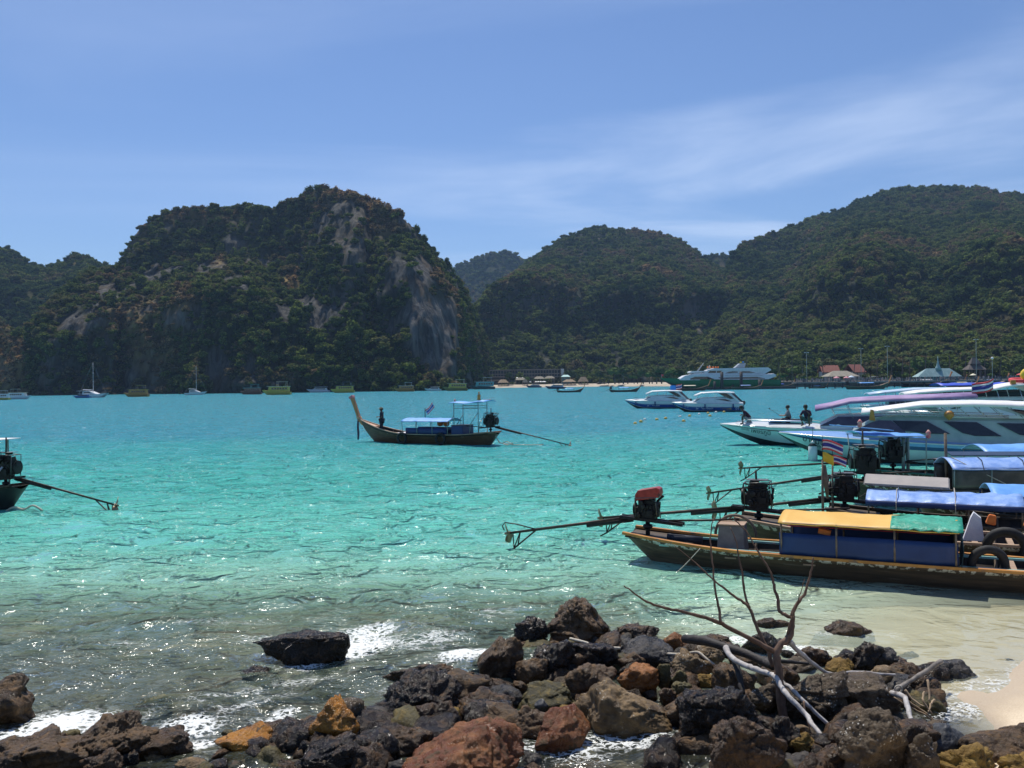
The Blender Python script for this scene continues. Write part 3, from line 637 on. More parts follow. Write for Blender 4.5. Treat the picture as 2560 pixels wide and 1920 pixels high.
ribbon2 = M('yellow_ribbon', (.62, .40, .06), (.72, .52, .12), 6, .7)
flag_red = M('flag_red', (.60, .05, .06), (.66, .07, .08), 6, .7); flag_white = M('flag_white', (.75, .75, .77), (.8, .8, .82), 6, .7); flag_blue = M('flag_blue', (.03, .04, .26), (.045, .06, .32), 6, .7); flag_yel = M('flag_yellow', (.78, .52, .03), (.82, .58, .06), 6, .7)
solar_m = M('solar_panel_glass', (.42, .37, .31), (.48, .42, .35), 3, .2, coat=.3)
box_grey = M('weathered_grey_box', (.17, .155, .15), (.24, .22, .205), 4, .8, .003, 20)
orange_v = M('orange_lifejacket', (.70, .16, .03), (.80, .24, .05), 6, .8)
red_cloth = M('red_bag_cloth', (.34, .012, .03), (.44, .03, .05), 5, .6, .01, 8)
blackp = M('black_paint', (.012, .012, .014), (.02, .02, .022), 6, .4)
glass_dark = M('tinted_window_glass', (.012, .011, .016), (.022, .018, .026), 3, .06, coat=.6)
chrome = M('stainless_rail', (.55, .56, .57), (.62, .62, .62), 6, .25, metal=.9)
char_cloth = M('white_cloth', (.66, .66, .70), (.76, .76, .78), 6, .8, .01, 12)

def thai_flag(parent, loc, w, h, mb_parts=True):
    """a waving five-stripe flag, as a part with its stripes"""
    f = None
    bands = [(0, 1/6, flag_red), (1/6, 2/6, flag_white), (2/6, 4/6, flag_blue), (4/6, 5/6, flag_white), (5/6, 1, flag_red)]
    for (a, b_, m_) in bands:
        rows = []
        for v in (a, b_):
            rows.append([Vector(loc)+Vector((w*u, .10*w*math.sin(5.5*u+1.2*v), h*(1-v)-h+(-.28*w*u*u) + .05*h*math.sin(6*u))) for u in np.linspace(0, 1, 9)])
        mb = MB().grid(rows)
        o = mb.build('flag' if f is None else 'flag_stripe', m_, parent if f is None else f)
        o.modifiers.new('thick', 'SOLIDIFY').thickness = .006
        if f is None: f = o; o['label'] = 'striped red white and blue flag'
    return f

def engine(root, pos, yaw, shaft_len, drop, tank=None, scale=1.0, lite=False, exhaust=0.5, seed=0, tail=True, big=1.0, crate=False):
    """a car engine on a swivel post with its long shaft; the shaft points to -x of the boat turned by yaw"""
    r = random.Random(seed)
    c, s_ = math.cos(yaw), math.sin(yaw)
    def T(x, y, z): return (pos[0]+(x*c-y*s_)*scale, pos[1]+(x*s_+y*c)*scale, pos[2]+z*scale)
    k = big
    mb = MB()
    def bx(cx, cy, cz, dx, dy, dz, rz=0, ry=0): mb.box(T(cx, cy, cz), (dx*scale, dy*scale, dz*scale), yaw+rz, ry)
    bx(0, 0, .34*k, .50*k, .30*k, .34*k); bx(.02, 0, .14*k, .42*k, .22*k, .16*k); bx(-.02, 0, .56*k, .44*k, .22*k, .14*k); bx(.05, 0, .655*k, .34*k, .14*k, .07*k)
    bx(-.30*k, 0, .30*k, .14*k, .24*k, .26*k)
    if not lite:
        for i in range(4): bx(-.16*k+.1*k*i, .155*k, .50*k, .06*k, .10*k, .06*k); bx(-.16*k+.1*k*i, -.16*k, .45*k, .05*k, .08*k, .12*k)
        bx(.12*k, -.2*k, .30*k, .16*k, .10*k, .14*k); bx(-.1*k, .2*k, .24*k, .2*k, .1*k, .16*k)
        for i in range(5): bx(r.uniform(-.25, .25)*k, r.uniform(-.2, .2)*k, r.uniform(.25, .68)*k, r.uniform(.05, .12), r.uniform(.05, .1), r.uniform(.05, .12), r.uniform(0, 1))
    if not lite:
        for i in range(6):
            a = Vector((r.uniform(-.3, .3)*k, r.choice((-1, 1))*r.uniform(.14, .22)*k, r.uniform(.15, .6)*k)); b_ = a+Vector((r.uniform(-.25, .25)*k, r.uniform(-.05, .05)*k, r.uniform(-.2, .3)*k)); c__ = b_+Vector((r.uniform(-.2, .2)*k, 0, r.uniform(-.1, .2)*k))
            mb.tube([T(*a), T(*b_), T(*c__)], r.uniform(.012, .035)*scale, 6)
        for i in range(4): mb.lathe(T(r.uniform(-.25, .25)*k, r.choice((-1, 1))*.2*k, r.uniform(.2, .6)*k), [(.02, -.05), (.07*k, -.05), (.07*k, .05), (.02, .06)], 10, 'Y')
        mb.lathe(T(-.36*k, 0, .36*k), [(.02, -.02), (.19*k, -.02), (.19*k, .02), (.02, .03)], 14, 'X')
    eng = mb.build('engine_block', grease, root, .008 if not lite else 0)
    MB().lathe(T(.30*k, 0, .30*k), [(.02, -.03), (.15*k, -.03), (.15*k, .02), (.06, .03)], 14, 'X').build('pulley', grease, eng)
    if not lite:
        MB().tube([T(.33*k, .1*k, .38*k), T(.36*k, .05*k, .58*k), T(.34*k, -.08*k, .6*k), T(.33*k, -.1*k, .3*k)], .015*scale, 5).build('belt', rubber, eng)
        MB().lathe(T(-.08*k, -.05*k, .70*k), [(.03, 0), (.11, .01), (.11, .07), (.04, .09)], 12).build('air_filter', grease, eng)
        f = MB()
        f.tube([T(-.30*k, -.2*k, .1*k), T(-.32*k, -.2*k, .7*k), T(.28*k, -.2*k, .74*k), T(.32*k, -.2*k, .1*k)], .016*scale, 5)
        f.tube([T(-.30*k, .2*k, .1*k), T(-.32*k, .2*k, .7*k), T(.28*k, .2*k, .74*k), T(.32*k, .2*k, .1*k)], .016*scale, 5)
        f.tube([T(-.32*k, -.2*k, .7*k), T(-.32*k, .2*k, .7*k)], .016*scale, 5); f.tube([T(.28*k, -.2*k, .74*k), T(.28*k, .2*k, .74*k)], .016*scale, 5)
        f.build('engine_frame', steel, root)
        h_ = MB(); h2_ = MB()
        h_.tube([T(-.2*k, .1, .62*k), T(-.36*k, .12, .66*k), T(-.40*k, .1, .45*k), T(-.28*k, .06, .28*k)], .022*scale, 6)
        h2_.tube([T(.2*k, -.14, .55*k), T(.33*k, -.2, .62*k), T(.36*k, -.16, .35*k), T(.2*k, -.12, .2*k)], .02*scale, 6)
        h_.build('hose', rubber, eng); h2_.build('hose', rubber, eng)
        MB().box(T(-.02, 0, .775*k), (.5*k*scale, .34*k*scale, .012), yaw).build('rain_cover', steel, root)
    if exhaust:
        MB().tube([T(-.04, .03, .6*k), T(-.05, .03, .75*k), T(-.06, .03, .75*k+exhaust)], [.03*scale, .028*scale, .026*scale], 7).build('exhaust_pipe', dull_metal, root)
    if tank:
        tk = MB(); tk.prism([(-.30, -.02), (.26, .02), (.30, .10), (.30, .22), (.22, .26), (-.22, .22), (-.30, .12)], 'Y', -.17, .17)
        o = tk.build('fuel_tank', tank, root, .015); o.matrix_local = Matrix.Translation(T(.05, 0, .68*k)) @ Matrix.Rotation(yaw, 4, 'Z') @ Matrix.Rotation(-.10, 4, 'Y') @ Matrix.Scale(scale, 4)
    # swivel post, carrier, shaft and tail
    pc = MB(); pc.tube([T(0, 0, -.42), T(0, 0, .06)], .055*scale, 8); pc.lathe(T(0, 0, -.10), [(.10*scale, -.05), (.12*scale, 0), (.10*scale, .05)], 10); pc.build('swivel_post', grease, root)
    cr = MB(); cr.box(T(.1, .1, .05), (1.5*scale, .06, .07), yaw, .08); cr.box(T(.1, -.1, .05), (1.5*scale, .06, .07), yaw, .08); cr.build('engine_carrier', grease, root)
    tip = Vector(T(-shaft_len, 0, -drop)); st = Vector(T(-.35, 0, .10)); dv = (tip-st)
    sh = MB(); sh.tube([st, tip], [.045*scale, .03*scale], 8); sh.build('drive_shaft', dull_metal, root)
    sl_ = MB(); sl_.tube([st+Vector((0, 0, -.06)), st+dv*.36+Vector((0, 0, -.06))], .05*scale, 8); sl_.build('shaft_sleeve', grease, root)
    if not lite:
        MB().tube([T(.5, 0, .06), T(1.3, .05, .10), T(2.1, .1, .16)], .026, 6).build('tiller', dull_metal, root)
    if tail:
        u = dv.normalized(); w = Vector((0, 0, -1))
        g = MB()
        a = tip-u*.75; b_ = tip-u*.12+w*.40; e_ = tip+u*.06+w*.48
        g.tube([a, b_, e_], .022*scale, 6); g.tube([tip-u*.30, tip-u*.24+w*.30], .018*scale, 5); g.tube([tip-u*.30, b_], .016*scale, 5); g.tube([tip-u*.1, b_], .016, 5)
        if not lite and seed % 2 == 0:
            g.tube([tip-u*.75, tip-u*.2-w*.20, tip+u*.12-w*.28, tip+u*.20-w*.20, tip+u*.14-w*.08], .016*scale, 6)
        g.build('skeg', dull_metal, root)
        p = MB(); side = u.cross(w).normalized(); ph = r.uniform(.2, .6)
        prop_c = tip+u*.05
        rows = []
        pr = MB(); pr.tube([tip-u*.02, tip+u*.13], [.05, .03], 8)
        po = pr.build('propeller', bronze, root)
        for kb in range(2):
            a_ = ph+math.pi*kb+math.pi/2
            ax = side*math.cos(a_)+w*math.sin(a_); tg = u.cross(ax)
            bl = MB(); pts = []
            for i in range(7):
                t_ = i/6; wd = .13*math.sin(math.pi*min(1, t_*.88+.12))*scale
                c_ = prop_c+ax*(.03+.27*t_)*scale
                tw = .7-.3*t_; d_ = tg*math.cos(tw)+u*math.sin(tw)
                pts.append([c_-d_*wd, c_+u*.008, c_+d_*wd])
            bl.grid(pts); o = bl.build('blade', bronze, po); o.modifiers.new('thick', 'SOLIDIFY').thickness = .012

def sheer_default(x, L):
    u = x/L
    return .62 + .30*max(0, (.30-u)/.30)**1.6 + 1.10*max(0, (u-.55)/.45)**2.0
def longtail(name, label, loc, rz, L=10.5, B=.86, hullm=None, deckm=None, innerm=None, railm=None, rail2=None, sheer=None, canopy=None, eng=None, group=None, prow=True, prow_m=None, detail=1, bowdeck=True, zk=-.32, frames=True, aft_deck=True, ribbons=True, stern_u=.62, deck0=.80, prow_k=1.0):
    root = empty(name, loc, rz, label, 'boat', group)
    hullm = hullm or wood_hull; innerm = innerm or inner_dark; railm = railm or wood_pale
    sh = sheer or sheer_default
    n = 44 if detail else 20
    xs = [L*i/n for i in range(n+1)]
    def hb(x):
        u = x/L; return B*max(.02, (1-(1-min(1, u/.32))**2*(1-stern_u)) if u < .32 else math.cos(max(0, (u-.45)/.55)*math.pi/2)**.72 if u > .45 else 1.0)
    def keel(x):
        u = x/L; z = zk
        if u < .075: z = zk+(sh(x, L)*.80-zk)*((.075-u)/.075)**1.3
        if u > .84: z = zk+(sh(x, L)*.97-zk)*((u-.84)/.16)**1.15
        return z
    T_ = [0, .12, .3, .55, .8, 1.0]
    def sec(x, off, flo=None):
        h_, k_, z_ = hb(x)-off, keel(x), sh(x, L)
        row = []
        for t in T_: row.append((h_*(t**.55)*(1-.12*(1-t)) if t > 0 else 0, k_+off+(z_-k_-off)*t))
        return row
    outer = MB(); rows = []
    for x in xs:
        s_ = sec(x, 0); rake = 0
        rows.append([(x, -y, z) for y, z in reversed(s_)]+[(x, y, z) for y, z in s_[1:]])
    outer.grid(rows); 
    hull = outer.build('hull', hullm, root)
    if detail:
        # strakes: planks proud of the shell
        for t0, t1 in ((.86, .99),):
            for sgn in (-1, 1):
                mb = MB(); rr = []
                for x in xs:
                    h_, k_, z_ = hb(x), keel(x), sh(x, L)
                    f = lambda t: h_*(t**.55)*(1-.12*(1-t))+.012
                    rr.append([(x, sgn*f(t0), k_+(z_-k_)*t0), (x, sgn*f(t1), k_+(z_-k_)*t1)])
                mb.grid(rr); mb.build('rubbing_strake', rail2 or railm, hull).modifiers.new('thick', 'SOLIDIFY').thickness = .02
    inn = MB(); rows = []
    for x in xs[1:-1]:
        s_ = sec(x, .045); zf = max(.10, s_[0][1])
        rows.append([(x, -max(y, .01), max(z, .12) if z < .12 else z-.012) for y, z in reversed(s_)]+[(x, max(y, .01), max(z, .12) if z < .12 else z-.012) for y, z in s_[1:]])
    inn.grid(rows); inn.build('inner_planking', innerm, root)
    for sgn in (-1, 1):
        rl = MB(); rr = []
        for x in xs:
            h_ = hb(x); z_ = sh(x, L)
            rr.append([(x, sgn*(h_+.035), z_-.03), (x, sgn*(h_+.035), z_+.025), (x, sgn*max(.005, h_-.085), z_+.025), (x, sgn*max(.005, h_-.085), z_-.03)])
        rl.grid(rr, False); rl.build('gunwale', railm, root)
    if bowdeck:
        d = MB(); rr = []
        for i in range(9):
            x = L*(deck0+(.99-deck0)*i/8); rr.append([(x, -hb(x)*.96, sh(x, L)-.05), (x, 0, sh(x, L)-.02), (x, hb(x)*.96, sh(x, L)-.05)])
        d.slab(rr, .03); d.build('bow_deck', deckm or wood_pale, root)
    if aft_deck:
        d = MB(); rr = []
        for i in range(6):
            x = L*(.004+.12*i/5); rr.append([(x, -hb(x)*.94, sh(x, L)-.06), (x, 0, sh(x, L)-.05), (x, hb(x)*.94, sh(x, L)-.06)])
        d.slab(rr, .03); d.build('stern_deck', deckm or wood_dark, root)
    if frames and detail:
        for i in range(12):
            x = L*(.17+.6*i/11); h_ = hb(x)-.05; z_ = sh(x, L)
            for sgn in (-1, 1):
                s__ = sec(x, .075); MB().tube([(x, sgn*y_, zz_) for y_, zz_ in s__[3:]], .03, 4).build('frame_rib', post_wood, root)
        for u in (.2, .33, .66, .74):
            x = L*u; MB().box((x, 0, sh(x, L)-.17), (.24, 2*hb(x)-.16, .03)).build('thwart', wood_pale, root)
    if prow:
        pm = prow_m or wood_red
        z0 = sh(L, L)
        p = MB(); prof = [(L-.35, z0-.45, .10), (L-.02, z0-.1, .10), (L+.16, z0+.35, .095), (L+.38*prow_k, z0+.9*prow_k, .11), (L+.56*prow_k, z0+1.32*prow_k, .13)]
        rr = []
        for (x, z, w) in prof: rr.append([(x-.13, -w, z+.05), (x+.10, -w*.7, z-.04), (x+.10, w*.7, z-.04), (x-.13, w, z+.05), (x-.13, -w, z+.05)])
        p.grid(rr, False); p.add(rr[-1][:4], [(0, 1, 2, 3)]); post = p.build('prow_post', pm, root, .01 if detail else 0)
        c_ = MB(); x, z, w = prof[-1]; c_.box((x+.0, 0, z+.04), (.34, .32, .20), 0, .45); c_.build('prow_cap', ribbon if ribbons else pm, post, .02)
        if ribbons:
            for k, (mm, dx) in enumerate(((ribbon, .0), (ribbon2, .05), (ribbon, .1))):
                MB().torus((L-.03+dx*.6, 0, z0-.02+dx*1.2), .16, .045, 'Z', 14, 6).build('ribbon_wrap', mm, post)
            tl = MB(); tl.grid([[(L+.10, y, z0-.05), (L+.14, y*1.2, z0-.6), (L+.10, y*1.3, z0-1.1), (L+.13, y, z0-1.55)] for y in (-.09, 0, .09)]); tl.build('hanging_ribbon', M('dark_ribbon', (.03, .035, .09), (.12, .03, .04), 4, .8), post).modifiers.new('thick', 'SOLIDIFY').thickness = .02
    if canopy:
        for cv in (canopy if isinstance(canopy, list) else [canopy]):
            x0, x1 = cv['x']; ze = cv['eave']; ri = cv.get('rise', .16); w = cv.get('w', B*1.02); sag = cv.get('sag', .012); seed = cv.get('seed', 1)
            rr = []; nx, ny = (22, 11) if detail else (6, 5)
            for i in range(nx+1):
                x = x0+(x1-x0)*i/nx; row = []
                for j in range(ny+1):
                    v = -1+2*j/ny
                    z = ze+ri*(1-abs(v)**1.8)+cv.get('tilt', 0)*(i/nx-.5)
                    if detail: z += sag*math.sin(i*1.9+seed)*math.cos(v*2+seed)-.018*abs(math.sin(math.pi*i/nx*cv.get('bays', 3)))*1.0
                    row.append((x, w*v, z))
                rr.append(row)
            m_ = MB(); m_.slab(rr, .018); can = m_.build('canopy', cv['mat'], root)
            if cv.get('skirt'):
                for sgn in (-1, 1):
                    m_ = MB(); m_.grid([[(x0+(x1-x0)*i/nx, sgn*(w+.012+.008*math.sin(i*2.3)), ze+.015) for i in range(nx+1)], [(x0+(x1-x0)*i/nx, sgn*(w+.02+.015*math.sin(i*1.7)), ze-cv['skirt']) for i in range(nx+1)]])
                    m_.build('canopy_valance', cv.get('skirt_mat', cv['mat']), can).modifiers.new('thick', 'SOLIDIFY').thickness = .008
            np_ = cv.get('posts', 4)
            for i in range(np_):
                x = x0+.06+(x1-x0-.12)*i/(np_-1)
                for sgn in (-1, 1):
                    MB().tube([(x, sgn*(min(w, hb(x))-.04), sh(x, L)-.02), (x, sgn*(w-.05), ze+.01)], .022 if detail else .035, 6).build('canopy_post', cv.get('post_mat', post_wood), root)
            if detail:
                for sgn in (-1, 1):
                    MB().tube([(x0, sgn*(w-.03), ze-.012), (x1, sgn*(w-.03), ze-.012)], .018, 6).build('eave_rail', cv.get('post_mat', post_wood), root)
            if cv.get('side'):
                a, b_, mt = cv['side']            # side cloth from gunwale up to height b_
                for sgn in (-1, 1):
                    rr = []
                    for zz in np.linspace(0, 1, 5):
                        rr.append([(x0+a+(x1-x0-2*a)*i/14, sgn*(hb(x0+(x1-x0)*i/14)-.02+.014*math.sin(i*1.6+zz*3+seed)), sh(x0+(x1-x0)*i/14, L)+.02+(b_-sh(x0+(x1-x0)*i/14, L))*zz) for i in range(15)])
                    m_ = MB(); m_.grid(rr); m_.build('side_cloth', mt, root).modifiers.new('thick', 'SOLIDIFY').thickness = .01
    if eng:
        engine(root, **eng)
    return root, sh, hb

def tyre(label, loc, rz, R_=.34, r=.10, tilt=0.0, group=None):
    o = MB().torus((0, 0, 0), R_, r, 'Y', 26, 10).build('tyre_fender', rubber)
    o.location = loc; o.rotation_euler = (tilt, 0, rz); tag(o, label, 'tyre', group); return o

# --- the longtail moored close by, yellow canopy, red engine
HD1 = math.atan2(-.44, .9)
st1 = Vector((2.75, 20.45, 0))
def sheer1(x, L):
    u = x/L; return .47 + .19*max(0, (.23-u)/.23)**1.5 + 1.0*max(0, (u-.72)/.28)**2
b1, s1_, h1_ = longtail('longtail_boat', 'dark longtail boat with yellow canopy and red engine, closest to the rocks', st1, HD1, 12.6, .84, wood_dark, wood_dark, inner_dark, rail_orange, rail_flaked, sheer1,
    dict(x=(3.55, 6.95), eave=1.17, rise=.14, w=.86, mat=tarp_yel, posts=4, side=(.02, .93, tarp_navy), seed=2, sag=.006),
    dict(pos=(.45, 0, .86), yaw=R(3), shaft_len=3.55, drop=.46, tank=red_tank, seed=2, exhaust=0, big=.82), prow=True, frames=True)
g = MB(); rows = []
for i in range(13):
    x = 5.72+1.30*i/12; row = []
    for j in range(13):
        v = -1+2*j/12; lo_ = 5.72+.20*math.sin(v*4+1)+.12*math.sin(v*9)
        row.append((max(x, lo_), .885*v, 1.185+.14*(1-abs(v)**1.8)+.016*math.sin(i*2.1+j*1.3)+.012*math.sin(i*3.7-j*2.2)))
    rows.append(row)
g.slab(rows, .012).build('green_patch', tarp_green, b1)
g = MB(); g.grid([[(6.985+.02*math.sin(j), .86*(-1+2*j/10), 1.17+.14*(1-abs(-1+.2*j)**1.8)) for j in range(11)], [(7.03, .84*(-1+2*j/10), .80) for j in range(11)], [(6.99, .82*(-1+2*j/10), .50) for j in range(11)]]); g.build('end_cloth', M('dark_teal_cloth', (.008, .03, .05), (.012, .05, .07), 4, .7, .01, 6), b1).modifiers.new('thick', 'SOLIDIFY').thickness = .01
MB().box((2.42, .05, .62), (.62, .62, .62), 0.06, 0, 0, .88).build('engine_box', box_grey, b1, .02)
MB().box((2.42, .05, .945), (.58, .58, .03), .06).build('box_lid', wood_pale, b1, .008)
MB().torus((2.42, .36, .62), .46, .035, 'Y', 18, 6, 0, math.pi).build('hoop', post_wood, b1)
MB().tube([(.95, -.1, .56), (1.75, -.05, .53)], .085, 8).build('rolled_mat', M('dark_blue_mat', (.012, .016, .03), (.03, .035, .05), 6, .7), b1)
for sgn in (-1, 1): MB().box((4.9, sgn*.60, .46), (8.0, .05, .045), 0).build('side_stringer', teal_paint, b1)
for x in (7.9, 8.4, 9.0, 9.5): MB().box((x, 0, .42), (.10, 1.5, .035)).build('thwart', wood_pale, b1)
MB().box((5.2, .15, .95), (3.2, .02, .02)).build('cloth_line', flag_red, b1)
def bl(root, x, y, z): return root.matrix_basis @ Vector((x, y, z)) if False else Matrix.Translation(root.location) @ Matrix.Rotation(root.rotation_euler.z, 4, 'Z') @ Vector((x, y, z))
tyre('black tyre standing in the yellow-canopied longtail beside its navy cloth', bl(b1, 7.45, -.45, .52), HD1+.25, .30, .085, .1)
o = MB().box((0, 0, 0), (.24, .16, .10)).build('life_jacket', orange_v); o.location = bl(b1, 4.45, -.55, .98); o.rotation_euler = (0, .2, HD1); tag(o, 'crumpled orange life jacket under the yellow canopy', 'life jacket')

# --- second longtail alongside
st2 = Vector((5.60, 21.45, 0))
def sheer2(x, L):
    u = x/L; return .60 + .22*max(0, (.28-u)/.28)**1.5 + 1.0*max(0, (u-.62)/.38)**2
b2, _, _ = longtail('longtail_boat', 'brown longtail boat with black engine, second from the rocks', st2, HD1, 10.2, .84, wood_dark, wood_dark, inner_dark, wood_pale, rail_flaked, sheer2, None,
    dict(pos=(.50, 0, .92), yaw=R(4), shaft_len=4.0, drop=.34, seed=5, exhaust=.25, big=1.02), prow=True)
for x in (4.6, 5.2, 5.9, 6.6): MB().box((x, 0, .50), (.12, 1.5, .035)).build('thwart', wood_pale, b2)
tyre('large black tyre leaning on the second longtail under a blue canopy', bl(b2, 5.75, -.80, .55), HD1+.05, .36, .10, .15)
fr_ = [(6.0, .3), (6.4, .1)]
o = MB().prism([(-.2, 0), (.22, 0), (.16, .5), (.02, .62), (-.04, .5)], 'Y', -.12, .12).build('white_shirt', char_cloth); o.location = bl(b2, 5.15, -.35, .60); o.rotation_euler = (0, 0, HD1); tag(o, 'white shirt hung on a post of the second longtail', 'shirt')
o = MB().box((0, 0, 0), (.55, .3, .3), 0, 0, 0, .8).build('red_bag', red_cloth, None, .05); o.location = bl(b2, 4.35, -.3, .64); o.rotation_euler = (0, 0, HD1); tag(o, 'red bag lying on a bench of the second longtail', 'bag')
for i, (x, y, z) in enumerate(((5.55, .35, 1.02), (6.25, .4, 1.0), (6.75, .35, .95))):
    o = MB().box((0, 0, 0), (.22, .12, .24), .3*i, .2, 0, .7).build('life_jacket', orange_v, None, .04); o.location = bl(b2, x, y, z-.05); o.rotation_euler = (.2, 0, HD1+i); tag(o, 'orange and black life jacket hung in the second longtail', 'life jacket', 'life jackets in the second longtail')
# flag posts
for i, (px, py0, py1, Yp, fl) in enumerate(((2058, 1292, 1160, 22.0, 1), (2083, 1292, 1165, 22.6, 2))):
    a, b_ = AT(px, py0, Yp), AT(px-2, py1, Yp)
    root = empty('flag_pole', (a.x, a.y, a.z), 0, ('wooden pole flying the striped flag and a yellow pennant between longtails', 'thin wooden pole flying the smaller striped flag between longtails')[i], 'flag pole')
    hgt = b_.z-a.z
    MB().tube([(0, 0, -.6), (-.01, 0, hgt*.5), (0, 0, hgt+.1)], [.04, .032, .022], 7).build('pole', post_wood, root)
    MB().tube([(0, 0, hgt), (0, 0, hgt+.72)], .008, 5).build('flag_staff', blackp, root)
    if i == 0:
        thai_flag(root, (0, 0, hgt+.62), .52, .26)
        y_ = MB(); y_.grid([[(.50*u*.55, .03*math.sin(5*u), hgt+.31-.10*u-.26*v*(1-.1*u)+.02*math.sin(5*u)) for u in np.linspace(0, 1, 7)] for v in (0, .5, 1)]); y_.build('yellow_pennant', flag_yel, root).modifiers.new('thick', 'SOLIDIFY').thickness = .006
        MB().tube([(.03, 0, hgt*.98), (.07, .02, hgt*.72), (.12, 0, hgt*.35)], [.05, .08, .03], 6).build('rag', post_wood, root)
    else: thai_flag(root, (0, 0, hgt+.28), .36, .22)

# --- third longtail: blue tarpaulin with a solar panel
st3 = Vector((8.30, 22.75, 0))
b3, _, _ = longtail('longtail_boat', 'brown longtail boat with crumpled blue tarpaulin and solar panel on its roof', st3, HD1, 10.2, .86, wood_dark, wood_dark, inner_dark, wood_dark, rail_flaked, sheer2,
    dict(x=(1.0, 4.45), eave=1.12, rise=.20, w=.90, mat=tarp_lav, posts=4, skirt=.12, skirt_mat=tarp_navy, sag=.03, seed=5, bays=5),
    dict(pos=(.42, .1, .92), yaw=R(12), shaft_len=3.3, drop=.30, seed=9, exhaust=0, big=1.0))
sp = MB(); sp.box((1.9, .25, 1.52), (1.95, .62, .035), 0, .02, .30); sp_o = sp.build('solar_panel', solar_m, b3, .004)
MB().box((1.9, .25, 1.497), (2.0, .66, .02), 0, .02, .30).build('panel_frame', steel, sp_o)
for x in (1.1, 2.7): MB().tube([(x, .25, 1.3), (x, .25, 1.5)], .02, 5).build('panel_leg', post_wood, sp_o)
for x in (1.7, 3.0): MB().tube([(x, .95, 1.10), (x, .5, 1.36), (x, -.5, 1.36), (x, -.95, 1.10), (x, -.93, .9)], .010, 4).build('lashing', rope_m, b3)

# --- boat with plain blue canopy behind the third
st3b = Vector((11.0, 23.3, 0))
b3b, _, _ = longtail('longtail_boat', 'longtail boat with smooth bright blue canopy half hidden behind the solar panel boat', st3b, HD1+.12, 9.6, .86, wood_dark, wood_dark, inner_dark, wood_dark, rail_flaked, sheer2,
    dict(x=(1.6, 5.2), eave=1.12, rise=.24, w=.92, mat=tarp_blue, posts=4, skirt=.16, skirt_mat=tarp_navy, sag=.006, seed=3), None)

# --- fourth: long grey-green side curtains, blue roof
st4 = Vector((11.1, 28.4, 0)); HD4 = R(-9)
b4, _, _ = longtail('longtail_boat', 'longtail boat with blue roof panels over grimy grey side sheets', st4, HD4, 10.4, .90, wood_dark, wood_dark, inner_dark, wood_dark, rail_flaked, sheer2,
    dict(x=(2.9, 7.4), eave=1.28, rise=.30, w=.96, mat=tarp_lav, posts=5, side=(.0, 1.30, clear_sheet), sag=.006, seed=7, bays=4, post_mat=post_grey),
    dict(pos=(.50, 0, .98), yaw=R(0), shaft_len=5.0, drop=.62, seed=13, exhaust=.5, big=1.3))
MB().box((5.0, .35, 1.66), (3.6, .5, .03), 0, 0, .15).build('solar_panel', M('dark_solar_glass', (.02, .022, .03), (.03, .032, .045), 3, .15), b4)
for x in (3.8, 5.0, 5.6): MB().tube([(x, -.98, 1.27), (x+.1, -.5, 1.53), (x+.14, 0, 1.60)], .014, 4).build('lashing', blackp, b4)
MB().tube([(3.0, -.5, 1.62), (4.9, -1.3, .55)], .014, 5).build('stay_rope', rope_m, b4)
MB().tube([(3.05, .1, .6), (3.02, .1, 2.35)], [.05, .045], 7).build('mooring_post', post_wood, b4)

# --- fifth: helm awning on poles
st5 = Vector((13.2, 32.2, 0)); HD5 = R(-4)
b5, _, _ = longtail('longtail_boat', 'green-trimmed longtail boat with a blue awning over its helm and engine', st5, HD5, 11.0, .92, M('dark_green_hull', (.012, .045, .035), (.025, .07, .05), 3, .6), wood_dark, inner_dark, M('green_rail', (.03, .13, .10), (.05, .18, .14), 4, .6), rail_flaked, sheer2,
    [dict(x=(-.45, 1.95), eave=2.05, rise=.10, w=.86, mat=tarp_blue, posts=2, sag=.01, seed=2, tilt=-.12, post_mat=post_grey), dict(x=(3.9, 9.0), eave=1.42, rise=.26, w=.98, mat=tarp_blue, posts=4, sag=.01, seed=9, post_mat=post_grey)],
    dict(pos=(1.0, 0, 1.0), yaw=R(2), shaft_len=5.6, drop=.15, seed=11, exhaust=0, big=1.25))
for y in (-.12, .14): MB().tube([(1.45+y, y, .5), (1.45+y, y, 2.05)], .06, 7).build('awning_post', post_grey, b5)
MB().lathe((2.6, -.3, .72), [(.03, 0), (.03, .3), (.22, .36), (.30, .42), (.28, .46), (.05, .44)], 12).build('helm_stool', blackp, b5)
MB().box((-.3, -.5, 2.35), (2.2, .5, .03), .08, .10, 0).build('loose_awning_sheet', tarp_blue, b5)
for (x, y, z) in ((-.45, -.8, 2.45), (1.95, -.86, 2.05)): MB().lathe((x, y, z), [(.02, -.1), (.09, -.04), (.07, .06), (.10, .12), (.02, .22)], 8).build('ribbon_bunch', ribbon, b5)

